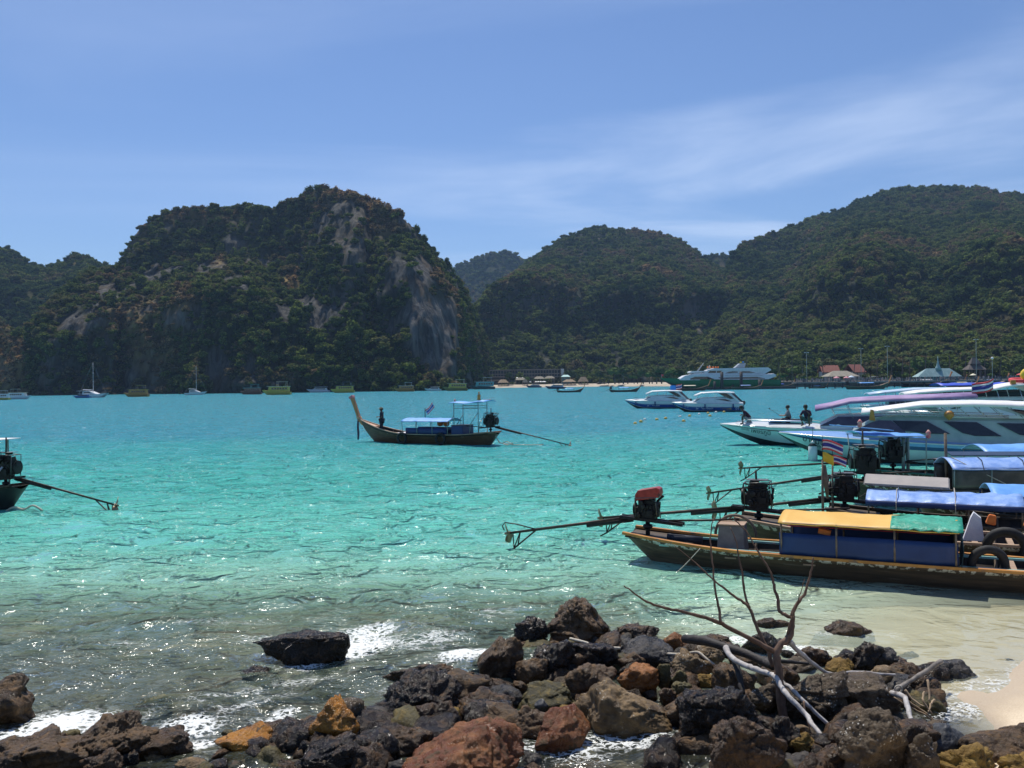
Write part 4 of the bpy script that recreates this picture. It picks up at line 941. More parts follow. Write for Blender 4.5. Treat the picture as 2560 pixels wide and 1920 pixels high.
# --- longtail under way in the middle of the bay
mb_bow = G(925, 1104); mb_st = G(1250, 1112)
hd = math.atan2(mb_bow.y-mb_st.y, mb_bow.x-mb_st.x)
def sheer_m(x, L):
    u = x/L; return .66 + .24*max(0, (.30-u)/.30)**1.6 + 1.02*max(0, (u-.60)/.40)**1.7
LM = 11.5
dirm = Vector((math.cos(hd), math.sin(hd), 0))
stm = Vector((mb_st.x, mb_st.y, 0))+dirm*.15
bm_, shm, hbm = longtail('longtail_boat', 'varnished longtail boat with tall orange prow and sky blue canopy in mid bay', stm, hd, LM, .92, wood_hull, M('salmon_deck', (.52, .29, .18), (.62, .37, .25), 4, .6), inner_dark, wood_pale, M('dark_strake', (.05, .03, .02), (.09, .05, .03), 4, .6), sheer_m,
    dict(x=(3.35, 7.2), eave=1.56, rise=.22, w=.95, mat=tarp_blue, posts=4, sag=.012, seed=4, post_mat=post_grey),
    dict(pos=(.55, 0, 1.12), yaw=R(4), shaft_len=5.6, drop=1.06, seed=3, exhaust=.35, big=1.35), deck0=.86, prow_k=1.15)
for sgn in (-1, 1):
    rr = [[(3.5+3.4*i/12, sgn*(hbm(3.5+3.4*i/12)-.06+.012*math.sin(2*i)), shm(3.5+3.4*i/12, LM)+zz) for i in range(13)] for zz in (.0, .22, .44)]
    MB().grid(rr).build('side_cloth', tarp_navy, bm_).modifiers.new('thick', 'SOLIDIFY').thickness = .01
MB().box((2.75, 0, .98), (.9, 1.5, .62)).build('engine_house', tarp_navy, bm_, .02)
MB().box((2.75, 0, 1.305), (.95, 1.56, .03)).build('house_roof', blackp, bm_)
fr = MB()
for x in (1.15, 3.05):
    for y in (-.62, .62): fr.tube([(x, y, .6), (x, y, 2.86)], .028, 6)
fr.build('helm_frame_post', post_grey, bm_)
f2 = MB()
for z in (2.45, 2.62):
    for y in (-.62, .62): f2.tube([(1.15, y, z), (3.05, y, z)], .018, 5)
for y in (-.62, .62):
    f2.tube([(3.05, y, 2.0), (3.75, y, 1.0)], .025, 5); f2.tube([(1.15, y, 2.2), (1.75, y, 1.4), (1.85, y, .7)], .025, 5); f2.tube([(3.05, y, 1.05), (3.75, y, 1.05)], .02, 5)
f2.build('helm_rail', post_grey, bm_)
rr = [[(.5+2.9*i/10, .78*v, 2.90+.10*(1-v*v)-.012*i+.05*math.sin(i*.9)) for v in np.linspace(-1, 1, 7)] for i in range(11)]
MB().slab(rr, .02).build('helm_awning', tarp_blue, bm_)
MB().lathe((1.25, .3, 3.0), [(.02, 0), (.14, .03), (.10, .2), (.13, .3), (.04, .42), (.06, .52), (.01, .58)], 8).build('prayer_garland', rail_orange, bm_)
MB().box((.9, -.2, 3.02), (.5, .2, .05), .3).build('stowed_board', rail_orange, bm_)
MB().lathe((3.15, .3, 2.8), [(.02, 0), (.10, .05), (.06, .15), (.09, .22), (.01, .3)], 8).build('ribbon_bunch', ribbon, bm_)
MB().box((7.4, 0, .70), (.9, 1.3, .04)).build('hatch_board', char_cloth, bm_)
fp = MB().tube([(5.9, -.2, 1.6), (5.9, -.2, 2.45)], .03, 5).build('flag_staff', blackp, bm_)
fl = thai_flag(fp, (0, 0, 0), -.8, .36); fl.location = (5.9, -.2, 2.30); fl.rotation_euler = (0, .45, 0)
for i, (x, lab) in enumerate(((7.1, 'black tyre hung on the mid-bay longtail nearer its prow'), (3.9, 'black tyre hung on the mid-bay longtail amidships'))):
    tyre(lab, Matrix.Translation(stm) @ Matrix.Rotation(hd, 4, 'Z') @ Vector((x, hbm(x)+.12, shm(x, LM)-.28)), hd, .34, .085)
for i in range(2):
    o = MB().lathe((0, 0, 0), [(.05, -.2), (.2, -.14), (.22, .1), (.08, .2)], 10).build('life_jacket', orange_v); o.location = bl(bm_, 4.1+.5*i, -.1, 1.38); tag(o, 'red-orange life jacket under the mid-bay canopy', 'life jacket', 'life jackets under the mid-bay canopy')
def rope(name, label, pts, r=.012, mat=None, cat='rope'):
    P = [Vector(p) for p in pts]; out_ = []
    for i in range(len(P)-1):
        p0, p1, p2, p3 = P[max(0, i-1)], P[i], P[i+1], P[min(len(P)-1, i+2)]
        for k in range(5):
            t = k/5; out_.append(.5*((2*p1)+(p2-p0)*t+(2*p0-5*p1+4*p2-p3)*t*t+(3*p1-p0-3*p2+p3)*t**3))
    out_.append(P[-1]); c = sum(out_, Vector())/len(out_)
    o = MB().tube([p-c for p in out_], r, 6).build(name, mat or rope_m); o.location = c
    return tag(o, label, cat)
rope('mooring_rope', 'pale rope coiled in the water behind the mid-bay longtail', [bl(bm_, .25, .1, .8), bl(bm_, -.1, .15, .3), bl(bm_, -.4, .2, .12), bl(bm_, -.8, .25, .25), bl(bm_, -1.2, .3, .10), bl(bm_, -1.4, .6, .18), bl(bm_, -1.0, .6, .05), bl(bm_, -.7, .5, .12), bl(bm_, -1.6, .4, .06), bl(bm_, -3.6, .5, .12)], .03)

# --- longtail cut by the left edge of the picture: stern and engine
stl = G(62, 1274); stl = Vector((stl.x-.10, stl.y, 0))
bL, shl, hbl = longtail('longtail_boat', 'black longtail stern with engine and hoses at the left edge', stl, R(172), 9.6, .86, M('black_hull', (.010, .009, .009), (.022, .018, .016), 4, .5), inner_dark, inner_dark, dull_metal, dull_metal, sheer_m, None,
    dict(pos=(.60, 0, 1.02), yaw=R(2), shaft_len=4.0, drop=.85, seed=7, exhaust=.55, big=1.25), ribbons=False)
for i, x in enumerate((.62, .95)):
    MB().tube([(x-.1, .25, 1.5), (x, .45, 1.25), (x, .9, .6), (x-.35, .98, -.05)], .035, 7).build('bilge_hose', char_cloth, bL)
MB().tube([(.85, -.5, .5), (.9, -.5, 2.4)], .03, 6).build('awning_post', post_grey, bL)
MB().box((2.0, -.3, 2.42), (2.6, 1.2, .03)).build('awning', tarp_white, bL)
rope('mooring_rope', 'white rope looping on the water at the left edge stern', [bl(bL, .2, .5, .02), bl(bL, -.1, .5, .16), bl(bL, -.45, .5, .08), bl(bL, -.8, .5, .22), bl(bL, -1.15, .5, .05)], .035)

# --- distant longtails
def small_longtail(label, px, py, wpx, right_bow=True, can=tarp_blue, hullm=wood_dark, seed=0, prow_m=None, grp='longtail boats moored off the pier', Lr=None, yawj=0.0):
    c = G(px, py); Lb = wpx/FPX*c.y/1.06
    rz = (0 if right_bow else math.pi)+yawj
    d = Vector((math.cos(rz), math.sin(rz), 0)); loc = Vector((c.x, c.y, 0))-d*Lb*.5
    k = Lb/10.5
    root, _, _ = longtail('longtail_boat', label, (0, 0, 0), 0, 10.5, .90, hullm, wood_pale, inner_dark, wood_pale, None, None,
        dict(x=(3.2, 6.6), eave=1.45, rise=.2, w=.92, mat=can, posts=3), dict(pos=(.55, 0, 1.0), yaw=0, shaft_len=3.6, drop=1.0, seed=seed, exhaust=0, big=1.3, lite=True), grp, True, prow_m, 0, True, frames=False, ribbons=False)
    root.location = loc; root.rotation_euler = (0, 0, rz); root.scale = (k, k, k); return root
yel_can = M('cream_canopy', (.66, .60, .42), (.74, .68, .5), 3, .6)
grn_hull = M('green_wood_hull', (.05, .075, .045), (.085, .11, .06), 3, .6)
for args in (
    ('dark longtail boat with raised prow speeding near the far beach', 1425, 981, 72, True, tarp_blue, wood_dark, 1),
    ('longtail boat with blue canopy moored left of the two speedboats', 1562, 980, 82, True, tarp_blue, wood_dark, 2),
    ('longtail boat with cream canopy moored against the green ferry', 1727, 977, 96, True, yel_can, wood_dark, 3),
    ('longtail boat with pale blue canopy moored below the ferry stern', 1866, 974, 80, True, tarp_lav, grn_hull, 4),
    ('longtail boat with deep blue canopy moored right of the ferry', 1952, 969, 68, True, tarp_deep, wood_dark, 5),
    ('short longtail boat with bright orange prow moored off the pier', 2044, 971, 50, True, tarp_lav, wood_dark, 6, wood_red),
    ('longtail boat with pale canopy just behind the large green longtail', 2128, 966, 66, True, tarp_lav, wood_dark, 7, wood_red),
    ('large green longtail boat with blue canopy off the pier', 2168, 973, 118, True, tarp_blue, grn_hull, 8),
    ('black longtail boat moored with its stern toward the pier steps', 2312, 967, 130, True, tarp_white, M('black_hull', (.010, .009, .009)), 9),
    ('dark longtail boat crowded between the pier and the blue awning', 2440, 960, 120, True, tarp_green, wood_dark, 10),
    ('longtail boat with green canopy at the right end of the pier', 2520, 957, 110, True, M('mint_canopy', (.12, .50, .38), (.2, .6, .46), 3, .6), wood_dark, 11)):
    small_longtail(*args)
for px, py, w_, cm_, hm_, yj, lab in ((2262, 962, 84, tarp_blue, wood_dark, .5, 'longtail boat with blue canopy squeezed in behind the black longtail'), (2362, 964, 96, tarp_deep, wood_dark, -.35, 'longtail boat with deep blue canopy turned toward the purple boat'), (2478, 965, 110, tarp_lav, grn_hull, .3, 'green longtail boat with faded canopy behind the royal blue awning'), (2548, 963, 100, tarp_white, wood_dark, -.2, 'longtail boat with white canopy cut by the right edge'), (2405, 968, 90, yel_can, wood_dark, .15, 'longtail boat with cream canopy in front of the purple boat'), (2085, 964, 56, tarp_deep, wood_dark, .25, 'small longtail boat with deep blue canopy left of the thatched hall'), (2008, 962, 46, tarp_blue, wood_dark, -.3, 'small longtail boat at the left end of the pier')):
    small_longtail(lab, px, py, w_, True, cm_, hm_, 3, None, yawj=yj)
# ================================================================== SPEEDBOATS, FERRY, FAR SHORE
def text(parent, body, size, mat, loc, xdir, ydir, name='lettering', shear=0.0, label=None):
    cu = bpy.data.curves.new(name, 'FONT'); cu.body = body; cu.size = size; cu.extrude = .004; cu.align_x = 'LEFT'; cu.shear = shear; cu.resolution_u = 3
    tmp = bpy.data.objects.new('tmp', cu); COL.objects.link(tmp)
    dg = bpy.context.evaluated_depsgraph_get(); me = bpy.data.meshes.new_from_object(tmp.evaluated_get(dg)); bpy.data.objects.remove(tmp)
    me.materials.clear(); o = link(name, me, mat, parent)
    X_ = Vector(xdir).normalized(); Y_ = Vector(ydir); Y_ = (Y_-X_*Y_.dot(X_)).normalized(); Z_ = X_.cross(Y_)
    o.matrix_local = Matrix(((X_.x, Y_.x, Z_.x, loc[0]), (X_.y, Y_.y, Z_.y, loc[1]), (X_.z, Y_.z, Z_.z, loc[2]), (0, 0, 0, 1)))
    if label: o['label'] = label
    return o
gel_white = M('white_gelcoat_side', (.66, .70, .68), (.74, .76, .74), 1.5, .22, coat=.5)
gel_aqua = M('white_hull_gelcoat', (.62, .70, .66), (.70, .76, .72), 1.2, .2, coat=.5)
gel_blue = M('light_blue_gelcoat', (.20, .36, .68), (.27, .44, .74), 1.2, .22, coat=.5)
gel_navy = M('navy_stripe', (.010, .045, .17), (.016, .06, .21), 2, .25, coat=.4)
gel_royal = M('royal_blue_hull', (.02, .07, .26), (.03, .09, .32), 2, .25, coat=.4)
antifoul = M('dark_antifouling', (.010, .022, .028), (.02, .035, .04), 3, .6)
gel_grey = M('pale_grey_deck', (.55, .56, .58), (.62, .63, .64), 2, .4)
win_purple = M('purple_tinted_screen', (.035, .02, .05), (.06, .035, .07), 2, .08, coat=.6)

class SB:
    """speedboat hull: rows from keel to gunwale"""
    def __init__(s, L, B, g0, g1, zk=-.35, flare=1.0, bow_p=.85):
        s.L, s.B, s.g0, s.g1, s.zk, s.bow_p = L, B, g0, g1, zk, bow_p
    def w(s, x):
        u = x/s.L; return s.B*(1.0-.06*max(0, .3-u)/.3 if u < .45 else max(.012, math.cos((u-.45)/.55*math.pi/2)**s.bow_p))
    def zg(s, x): return s.g0+(s.g1-s.g0)*max(0, x/s.L)**1.7
    def zkeel(s, x):
        u = x/s.L; return s.zk if u < .70 else s.zk+(s.zg(x)-.10-s.zk)*((u-.70)/.30)**1.55
    def row(s, x, f):
        """f: 0 keel .. 1 gunwale"""
        k, g = s.zkeel(x), s.zg(x); u = x/s.L
        ch = .36
        if f <= ch: y = s.w(x)*(.80-.35*max(0, (u-.6)/.4))*(f/ch)
        else: y = s.w(x)*((.80-.35*max(0, (u-.6)/.4))+(1-(.80-.35*max(0, (u-.6)/.4)))*((f-ch)/(1-ch))**.8)
        return y, k+(g-k)*f
    def strip(s, f0, f1, nx=30, off=0.0, x0=0.0, x1=None, n=3):
        x1 = s.L if x1 is None else x1
        out_ = []
        for sg in (-1, 1):
            rr = []
            for j in range(n+1):
                f = f0+(f1-f0)*j/n
                rr.append([(x0+(x1-x0)*i/nx, sg*(s.row(x0+(x1-x0)*i/nx, f)[0]+off), s.row(x0+(x1-x0)*i/nx, f)[1]) for i in range(nx+1)])
            out_.append(rr)
        return out_
def speedboat(name, label, loc, rz, L, B, g0, g1, bands, deckm, group=None, scale=1.0, deck_h=.10, cockpit=None):
    root = empty(name, loc, rz, label, 'speedboat', group); root.scale = (scale,)*3
    s = SB(L, B, g0, g1)
    for i, (f0, f1, nm, mt) in enumerate(bands):
        mb = MB()
        for rr in s.strip(f0, f1, 30, .006*i): mb.grid(rr)
        mb.build(nm, mt, root)
    mb = MB(); mb.add([(0, -y, z) for y, z in [s.row(0, f) for f in (1, .7, .36, 0)]]+[(0, y, z) for y, z in [s.row(0, f) for f in (.36, .7, 1)]], [tuple(range(7))]); mb.build('transom', bands[1][3], root)
    rr = []
    for i in range(25):
        x = L*(.002+.994*i/24); z = s.zg(x); w = s.w(x)
        rr.append([(x, w*v, z+.012+deck_h*(1-abs(v)**2.2)*min(1, w)) for v in np.linspace(-1, 1, 9)])
    MB().grid(rr).build('deck', deckm, root)
    for sg in (-1, 1):
        MB().tube([(L*(.01+.985*i/24), sg*(s.w(L*(.01+.985*i/24))+.02), s.zg(L*(.01+.985*i/24))-.03) for i in range(25)], .035, 6).build('rub_rail', gel_white, root)
    return root, s
def side_panel(root, name, mat, pts, yf, proud=.012, parent=None, th=.02):
    """flat pane on the port side and its twin on starboard; pts = (x,z); yf(x,z) gives the half width there"""
    for sg in (1, -1):
        n = len(pts); a = [(x, sg*(yf(x, z)+proud), z) for x, z in pts]; b_ = [(x, sg*(yf(x, z)+proud-th), z) for x, z in pts]
        mb = MB(); mb.add(a+b_, [tuple(range(n)), tuple(reversed(range(n, 2*n)))]+[(k, (k+1) % n, n+(k+1) % n, n+k) for k in range(n)])
        mb.build(name, mat, parent or root)
def cabin(root, s, prof, mat, y_in=.16, name='cabin', tum=.22):
    """prof: list of (x, ztop); walls stand on the gunwale, lean in with height"""
    rr = []
    for (x, zt) in prof:
        zb = s.zg(x)-.02; w0 = s.w(x)-y_in; hgt = max(.02, zt-zb); w1 = max(.05, w0-tum*hgt)
        rr.append([(x, -w0, zb), (x, -w1, zb+hgt*.86), (x, -w1*.86, zt), (x, 0, zt+.05), (x, w1*.86, zt), (x, w1, zb+hgt*.86), (x, w0, zb)])
    mb = MB(); mb.grid(rr); mb.add(rr[0], [tuple(range(7))]); mb.add(rr[-1], [tuple(reversed(range(7)))])
    o = mb.build(name, mat, root)
    for p in o.data.polygons: p.use_smooth = False
    def yf(x, z):
        zb = s.zg(x)-.02; return s.w(x)-y_in-tum*(z-zb)
    return o, yf
def roof(root, pts, w, mat, name='roof', th=.12, crown=.16, nose=None):
    rr = []
    for i, (x, z) in enumerate(pts):
        ww = w if not nose else w*nose[i]
        rr.append([(x, ww*v, z+crown*(1-v*v)) for v in np.linspace(-1, 1, 7)])
    mb = MB(); mb.slab(rr, th); return mb.build(name, mat, root)
def outboards(root, n, x, dy, z, mat):
    for i in range(n):
        y = (i-(n-1)/2)*dy
        mb = MB(); mb.prism([(-.28, .0), (.10, .0), (.16, .25), (.08, .55), (-.22, .60), (-.36, .40)], 'Y', y-.16, y+.16)
        o = mb.build('outboard_engine', mat, root, .03); o.location = (x-.05, 0, z)
        MB().box((x-.12, y, z-.35), (.18, .12, .75)).build('engine_leg', mat, o).location = (-(x-.05), 0, -z)

# --- near speedboat: white hull, blue sheer, white roof
RZ1 = R(155); L1 = 14.0
bw = AT(1945, 1081, 45.0); d1 = Vector((math.cos(RZ1), math.sin(RZ1), 0))
sb1, s1 = speedboat('speedboat', 'white and light blue speedboat with white roof, nearest the longtails', Vector((bw.x, bw.y, 0))-d1*L1, RZ1, L1, 1.75, .92, 1.42,
    [(0, .30, 'hull_bottom', antifoul), (.30, .74, 'hull_side', gel_aqua), (.74, .86, 'navy_stripe', gel_navy), (.86, 1.0, 'sheer_band', gel_blue)], gel_blue, deck_h=.22)
c1_, yf1 = cabin(sb1, s1, [(.6, 1.9), (2.0, 2.22), (5.0, 2.30), (8.2, 2.30), (9.4, 2.15), (10.3, 1.62)], M('silver_green_cabin', (.30, .37, .36), (.38, .44, .42), 2, .3, coat=.4), .22)
side_panel(sb1, 'windscreen', win_purple, [(10.25, 1.52), (9.5, 1.98), (9.1, 2.10), (8.55, 2.10), (7.95, 1.62), (7.9, 1.50)], yf1)
for pts in ([(8.5, 2.1), (8.0, 1.62), (6.9, 1.50), (6.0, 1.5), (7.0, 2.08)], [(6.3, 2.08), (5.5, 1.55), (5.0, 1.42), (3.9, 1.42), (4.9, 2.05)], [(4.1, 2.02), (3.2, 1.5), (2.6, 1.40), (1.5, 1.40), (2.6, 2.0)]):
    side_panel(sb1, 'side_window', glass_dark, pts, yf1)
roof(sb1, [(9.9, 2.48), (9.0, 2.60), (7.2, 2.86), (5.0, 2.90), (3.5, 2.86), (3.3, 2.84), (2.0, 2.80), (.3, 2.82)], 1.35, tarp_white, nose=[.75, .9, 1, 1, 1, 1, 1, 1])
side_panel(sb1, 'roof_arch', M('silver_green_cabin', (.3, .37, .36)), [(4.6, 2.84), (4.0, 2.84), (1.3, 1.5), (.4, 1.5), (.4, 1.75), (1.2, 1.8)], lambda x, z: 1.32, 0, th=.10)
side_panel(sb1, 'arch_window', glass_dark, [(3.5, 2.62), (1.4, 1.72), (.9, 2.1), (2.2, 2.45)], lambda x, z: 1.335, .01)
for i in range(9):
    x = 9.2-.7*i
    for sg in (-1, 1): MB().tube([(x, sg*1.28, 2.62+.03*min(i, 6)), (x-.55, sg*1.22, 2.28)], .018, 5).build('roof_strut', chrome, sb1)
for sg in (-1, 1):
    for z, o_ in ((2.50, 0), (2.40, .02)): MB().tube([(9.0, sg*(1.27+o_), z), (3.6, sg*(1.27+o_), z-.14)], .022, 5).build('side_rail', chrome, sb1)
MB().box((4.5, 1.20, 2.30), (3.4, .05, .14)).build('rail_board', gel_grey, sb1)
MB().prism([(0, 0), (.28, .02), (.22, .55), (.08, .52)], 'Y', -.04, .04).build('orange_ribbon', rail_orange, sb1).location = (9.25, 1.15, 2.08)
MB().lathe((6.05, 1.38, 2.35), [(.03, -.2), (.12, -.12), (.22, 0), (.20, .14), (.1, .24)], 8).build('flower_garland', rail_orange, sb1)
# lettering lies on the flared bow
def on_hull(s, x, f, off=.03):
    y, z = s.row(x, f); return Vector((x, y+off, z))
def hull_text(root, s, body, size, x, f, mat, label=None):
    p = on_hull(s, x, f); q = on_hull(s, x-1.2, f+.02); r_ = on_hull(s, x, f+.12)
    return text(root, body, size, mat, p, q-p, r_-p, label=label)
letter_dk = M('dark_green_letter', (.02, .05, .05), (.03, .06, .06), 4, .5)
hull_text(sb1, s1, 'ปารมิน', .44, 12.75, .56, letter_dk)
hull_text(sb1, s1, 'พาราไดส์', .14, 12.2, .44, letter_dk)
# fenders and ropes
o = MB().lathe((0, 0, 0), [(.02, .62), (.12, .50), (.06, .46), (.22, .36), (.23, -.40), (.12, -.52)], 12).build('boat_fender', gel_white); p = bl(sb1, 12.2, s1.w(12.2)+.12, .42); o.location = p; tag(o, 'white cylinder fender with black cap hung at the blue speedboat bow', 'fender')
MB().lathe((0, 0, 0), [(.04, .56), (.13, .47), (.235, .36), (.04, .34)], 12).build('fender_cap', blackp, o)
MB().tube([(0, 0, .55), (0, -.05, 1.25)], .014, 5).build('fender_rope', blackp, o)

# --- second speedboat: purple roof
RZ2 = R(161); L2 = 14.0
bw = AT(1800, 1061, 55.5); d2 = Vector((math.cos(RZ2), math.sin(RZ2), 0))
sb2, s2 = speedboat('speedboat', 'white speedboat with dark bottom and faded purple roof', Vector((bw.x, bw.y, 0))-d2*L2, RZ2, L2, 1.85, .98, 1.34,
    [(0, .36, 'hull_bottom', antifoul), (.36, .82, 'hull_side', gel_aqua), (.82, .86, 'pin_stripe', M('maroon_stripe', (.10, .015, .03))), (.86, 1.0, 'sheer_band', gel_white)], gel_white, deck_h=.26)
c2_, yf2 = cabin(sb2, s2, [(.6, 1.7), (2.0, 1.95), (5.4, 2.0), (6.9, 1.92), (7.9, 1.40)], gel_white, .25)
side_panel(sb2, 'windscreen', win_purple, [(7.95, 1.30), (6.9, 1.86), (4.2, 1.9), (4.2, 1.42), (6.0, 1.34)], yf2)
side_panel(sb2, 'side_window', glass_dark, [(4.0, 1.86), (1.2, 1.75), (1.0, 1.45), (4.0, 1.42)], yf2)
roof(sb2, [(8.2, 2.32), (7.2, 2.52), (6.2, 2.78), (4.0, 2.90), (2.0, 2.95), (-.6, 3.06)], 1.55, tarp_purple, nose=[.8, .95, 1, 1, 1, 1], crown=.20, th=.15)
for i in range(8):
    x = 7.3-.95*i
    for sg in (-1, 1): MB().tube([(x, sg*1.48, 2.5+.06*min(i, 5)), (x-.3, sg*1.5, 1.75)], .018, 5).build('roof_strut', chrome, sb2)
for sg in (-1, 1): MB().tube([(7.3, sg*1.5, 2.25), (1.0, sg*1.5, 2.3)], .02, 5).build('side_rail', chrome, sb2)
side_panel(sb2, 'roof_arch', M('silver_green_cabin', (.3, .37, .36)), [(3.2, 2.9), (2.6, 2.9), (.6, 1.6), (-.1, 1.6)], lambda x, z: 1.5, 0, th=.10)
MB().box((9.9, 0, 1.56), (2.2, 1.7, .10)).build('cockpit_rim', gel_blue, sb2, .03); MB().box((9.9, 0, 1.59), (1.9, 1.4, .08)).build('cockpit_seat', win_purple, sb2)
for sg in (-1, 1): MB().tube([(13.0, sg*.35, 1.45), (12.2, sg*.75, 1.62), (9.0, sg*1.5, 1.58), (7.9, sg*1.65, 1.45)], .022, 6).build('hand_rail', chrome, sb2)
hull_text(sb2, s2, 'เพชรภูมิ', .40, 12.05, .60, letter_dk); hull_text(sb2, s2, 'โชคชัย', .22, 12.65, .64, M('grey_letter', (.25, .3, .3)))
p = Vector((6.9, s2.w(6.9)-.10, 1.22)); text(sb2, 'WWW.GREATS', .30, letter_dk, (6.15, s2.w(6.1)+.015, s2.zg(6.1)+.00), (-1, 0, 0), (0, -.25, 1)); text(sb2, 'TEL. 081 CHARTER', .15, letter_dk, (6.15, s2.w(6.1)+.02, s2.zg(6.1)-.16), (-1, 0, 0), (0, -.1, 1))
fp = MB().tube([(-.4, .9, 3.0), (-.4, .9, 3.9)], .015, 5).build('flag_staff', chrome, sb2)
fl = thai_flag(fp, (0, 0, 0), -1.1, .62); fl.location = (-.4, .9, 3.75)

# --- third: high white roof, and the pale blue one beyond it
RZ3 = R(166); L3 = 15.0
bw = AT(2190, 990, 66.0); d3 = Vector((math.cos(RZ3), math.sin(RZ3), 0))
sb3, s3 = speedboat('speedboat', 'large white speedboat with high white roof and red lifebuoy behind the purple roof', Vector((bw.x-.6, bw.y, 0))-d3*L3, RZ3, L3, 1.95, 1.15, 1.6,
    [(0, .34, 'hull_bottom', antifoul), (.34, .85, 'hull_side', gel_aqua), (.85, 1.0, 'sheer_band', gel_white)], gel_white, deck_h=.25)
c3_, yf3 = cabin(sb3, s3, [(.6, 2.3), (2.0, 2.6), (8, 2.6), (10.5, 1.7)], gel_white, .25)
side_panel(sb3, 'side_window', glass_dark, [(9.6, 1.8), (8.0, 2.4), (1.2, 2.4), (1.0, 1.8)], yf3)
roof(sb3, [(12.6, 2.9), (11.6, 3.05), (9.4, 3.2), (6.6, 3.26), (6.0, 3.42), (5.2, 3.55), (2.0, 3.6), (-.5, 3.6)], 1.6, tarp_white, nose=[.7, .85, 1, 1, 1, 1, 1, 1])
for i in range(7):
    x = 11-1.5*i
    for sg in (-1, 1): MB().tube([(x, sg*1.5, 3.0+.06*min(i, 5)), (x-.4, sg*1.5, 1.7)], .03, 5).build('roof_strut', chrome, sb3)
side_panel(sb3, 'roof_arch', gel_white, [(4.9, 3.5), (4.0, 3.5), (1.2, 1.8), (0, 1.8)], lambda x, z: 1.6, 0, th=.12)
side_panel(sb3, 'arch_window', glass_dark, [(3.8, 3.2), (1.6, 2.0), (1.2, 2.6), (2.6, 3.1)], lambda x, z: 1.62, .01)
o = MB().torus((0, 0, 0), .62, .14, 'Z', 18, 8).build('lifebuoy', flag_red); o.location = bl(sb3, 4.7, .6, 3.85); o.rotation_euler = (.1, 0, 0); tag(o, 'red lifebuoy lying on the high white roof', 'lifebuoy')
for x in (5.4, 1.2): MB().box((x, 1.4, 3.72), (.35, .25, .3)).build('orange_lamp', rail_orange, sb3, .04)
fb = empty('fishing_float_pole', bl(sb3, 4.6, 1.0, 3.66), 0, 'leaning bamboo pole with a yellow float on the white roof', 'pole')
MB().tube([(0, 0, -.1), (.9, .2, 2.3)], .03, 5).build('pole', M('bamboo', (.45, .38, .24)), fb); MB().lathe((.05, 0, .55), [(.03, .45), (.20, .25), (.27, 0), (.2, -.22), (.03, -.32)], 10).build('float', flag_yel, fb)
RZ4 = R(172)
bw = AT(2150, 987, 84.0); d4 = Vector((math.cos(RZ4), math.sin(RZ4), 0))
sb4, s4 = speedboat('speedboat', 'pale blue speedboat whose low roof shows behind the white roof', Vector((bw.x, bw.y, 0))-d4*11, RZ4, 11, 1.6, 1.0, 1.5, [(0, .34, 'hull_bottom', antifoul), (.34, .8, 'hull_side', gel_aqua), (.8, 1.0, 'sheer_band', gel_blue)], gel_white, deck_h=.25)
roof(sb4, [(10.4, 2.55), (9.0, 2.75), (6.0, 3.0), (2.0, 3.0)], 1.3, M('pale_blue_roof', (.45, .58, .72), (.55, .66, .78), 2, .4), nose=[.7, .9, 1, 1])
cabin(sb4, s4, [(1, 2.5), (6, 2.6), (8.5, 1.8)], glass_dark, .3)
for i in range(5):
    for sg in (-1, 1): MB().tube([(9-1.6*i, sg*1.2, 2.75), (8.7-1.6*i, sg*1.25, 1.4)], .03, 5).build('roof_strut', chrome, sb4)
# long wooden tour boat with royal blue awning
tb, _, _ = longtail('tour_boat', 'long black wooden boat under a sagging royal blue awning', AT(2330, 985, 118)*1 + Vector((0, 0, 0)), R(2), 15.5, 1.5, M('black_hull', (.010, .009, .009)), wood_dark, inner_dark, dull_metal, None, lambda x, L: 2.15+.25*abs(x/L-.4), dict(x=(.4, 14.5), eave=2.95, rise=.35, w=1.6, mat=tarp_deep, posts=7, sag=.05, seed=3, bays=6), None, prow=False, bowdeck=True, detail=1, frames=False, aft_deck=False)
tb.location.z = 0

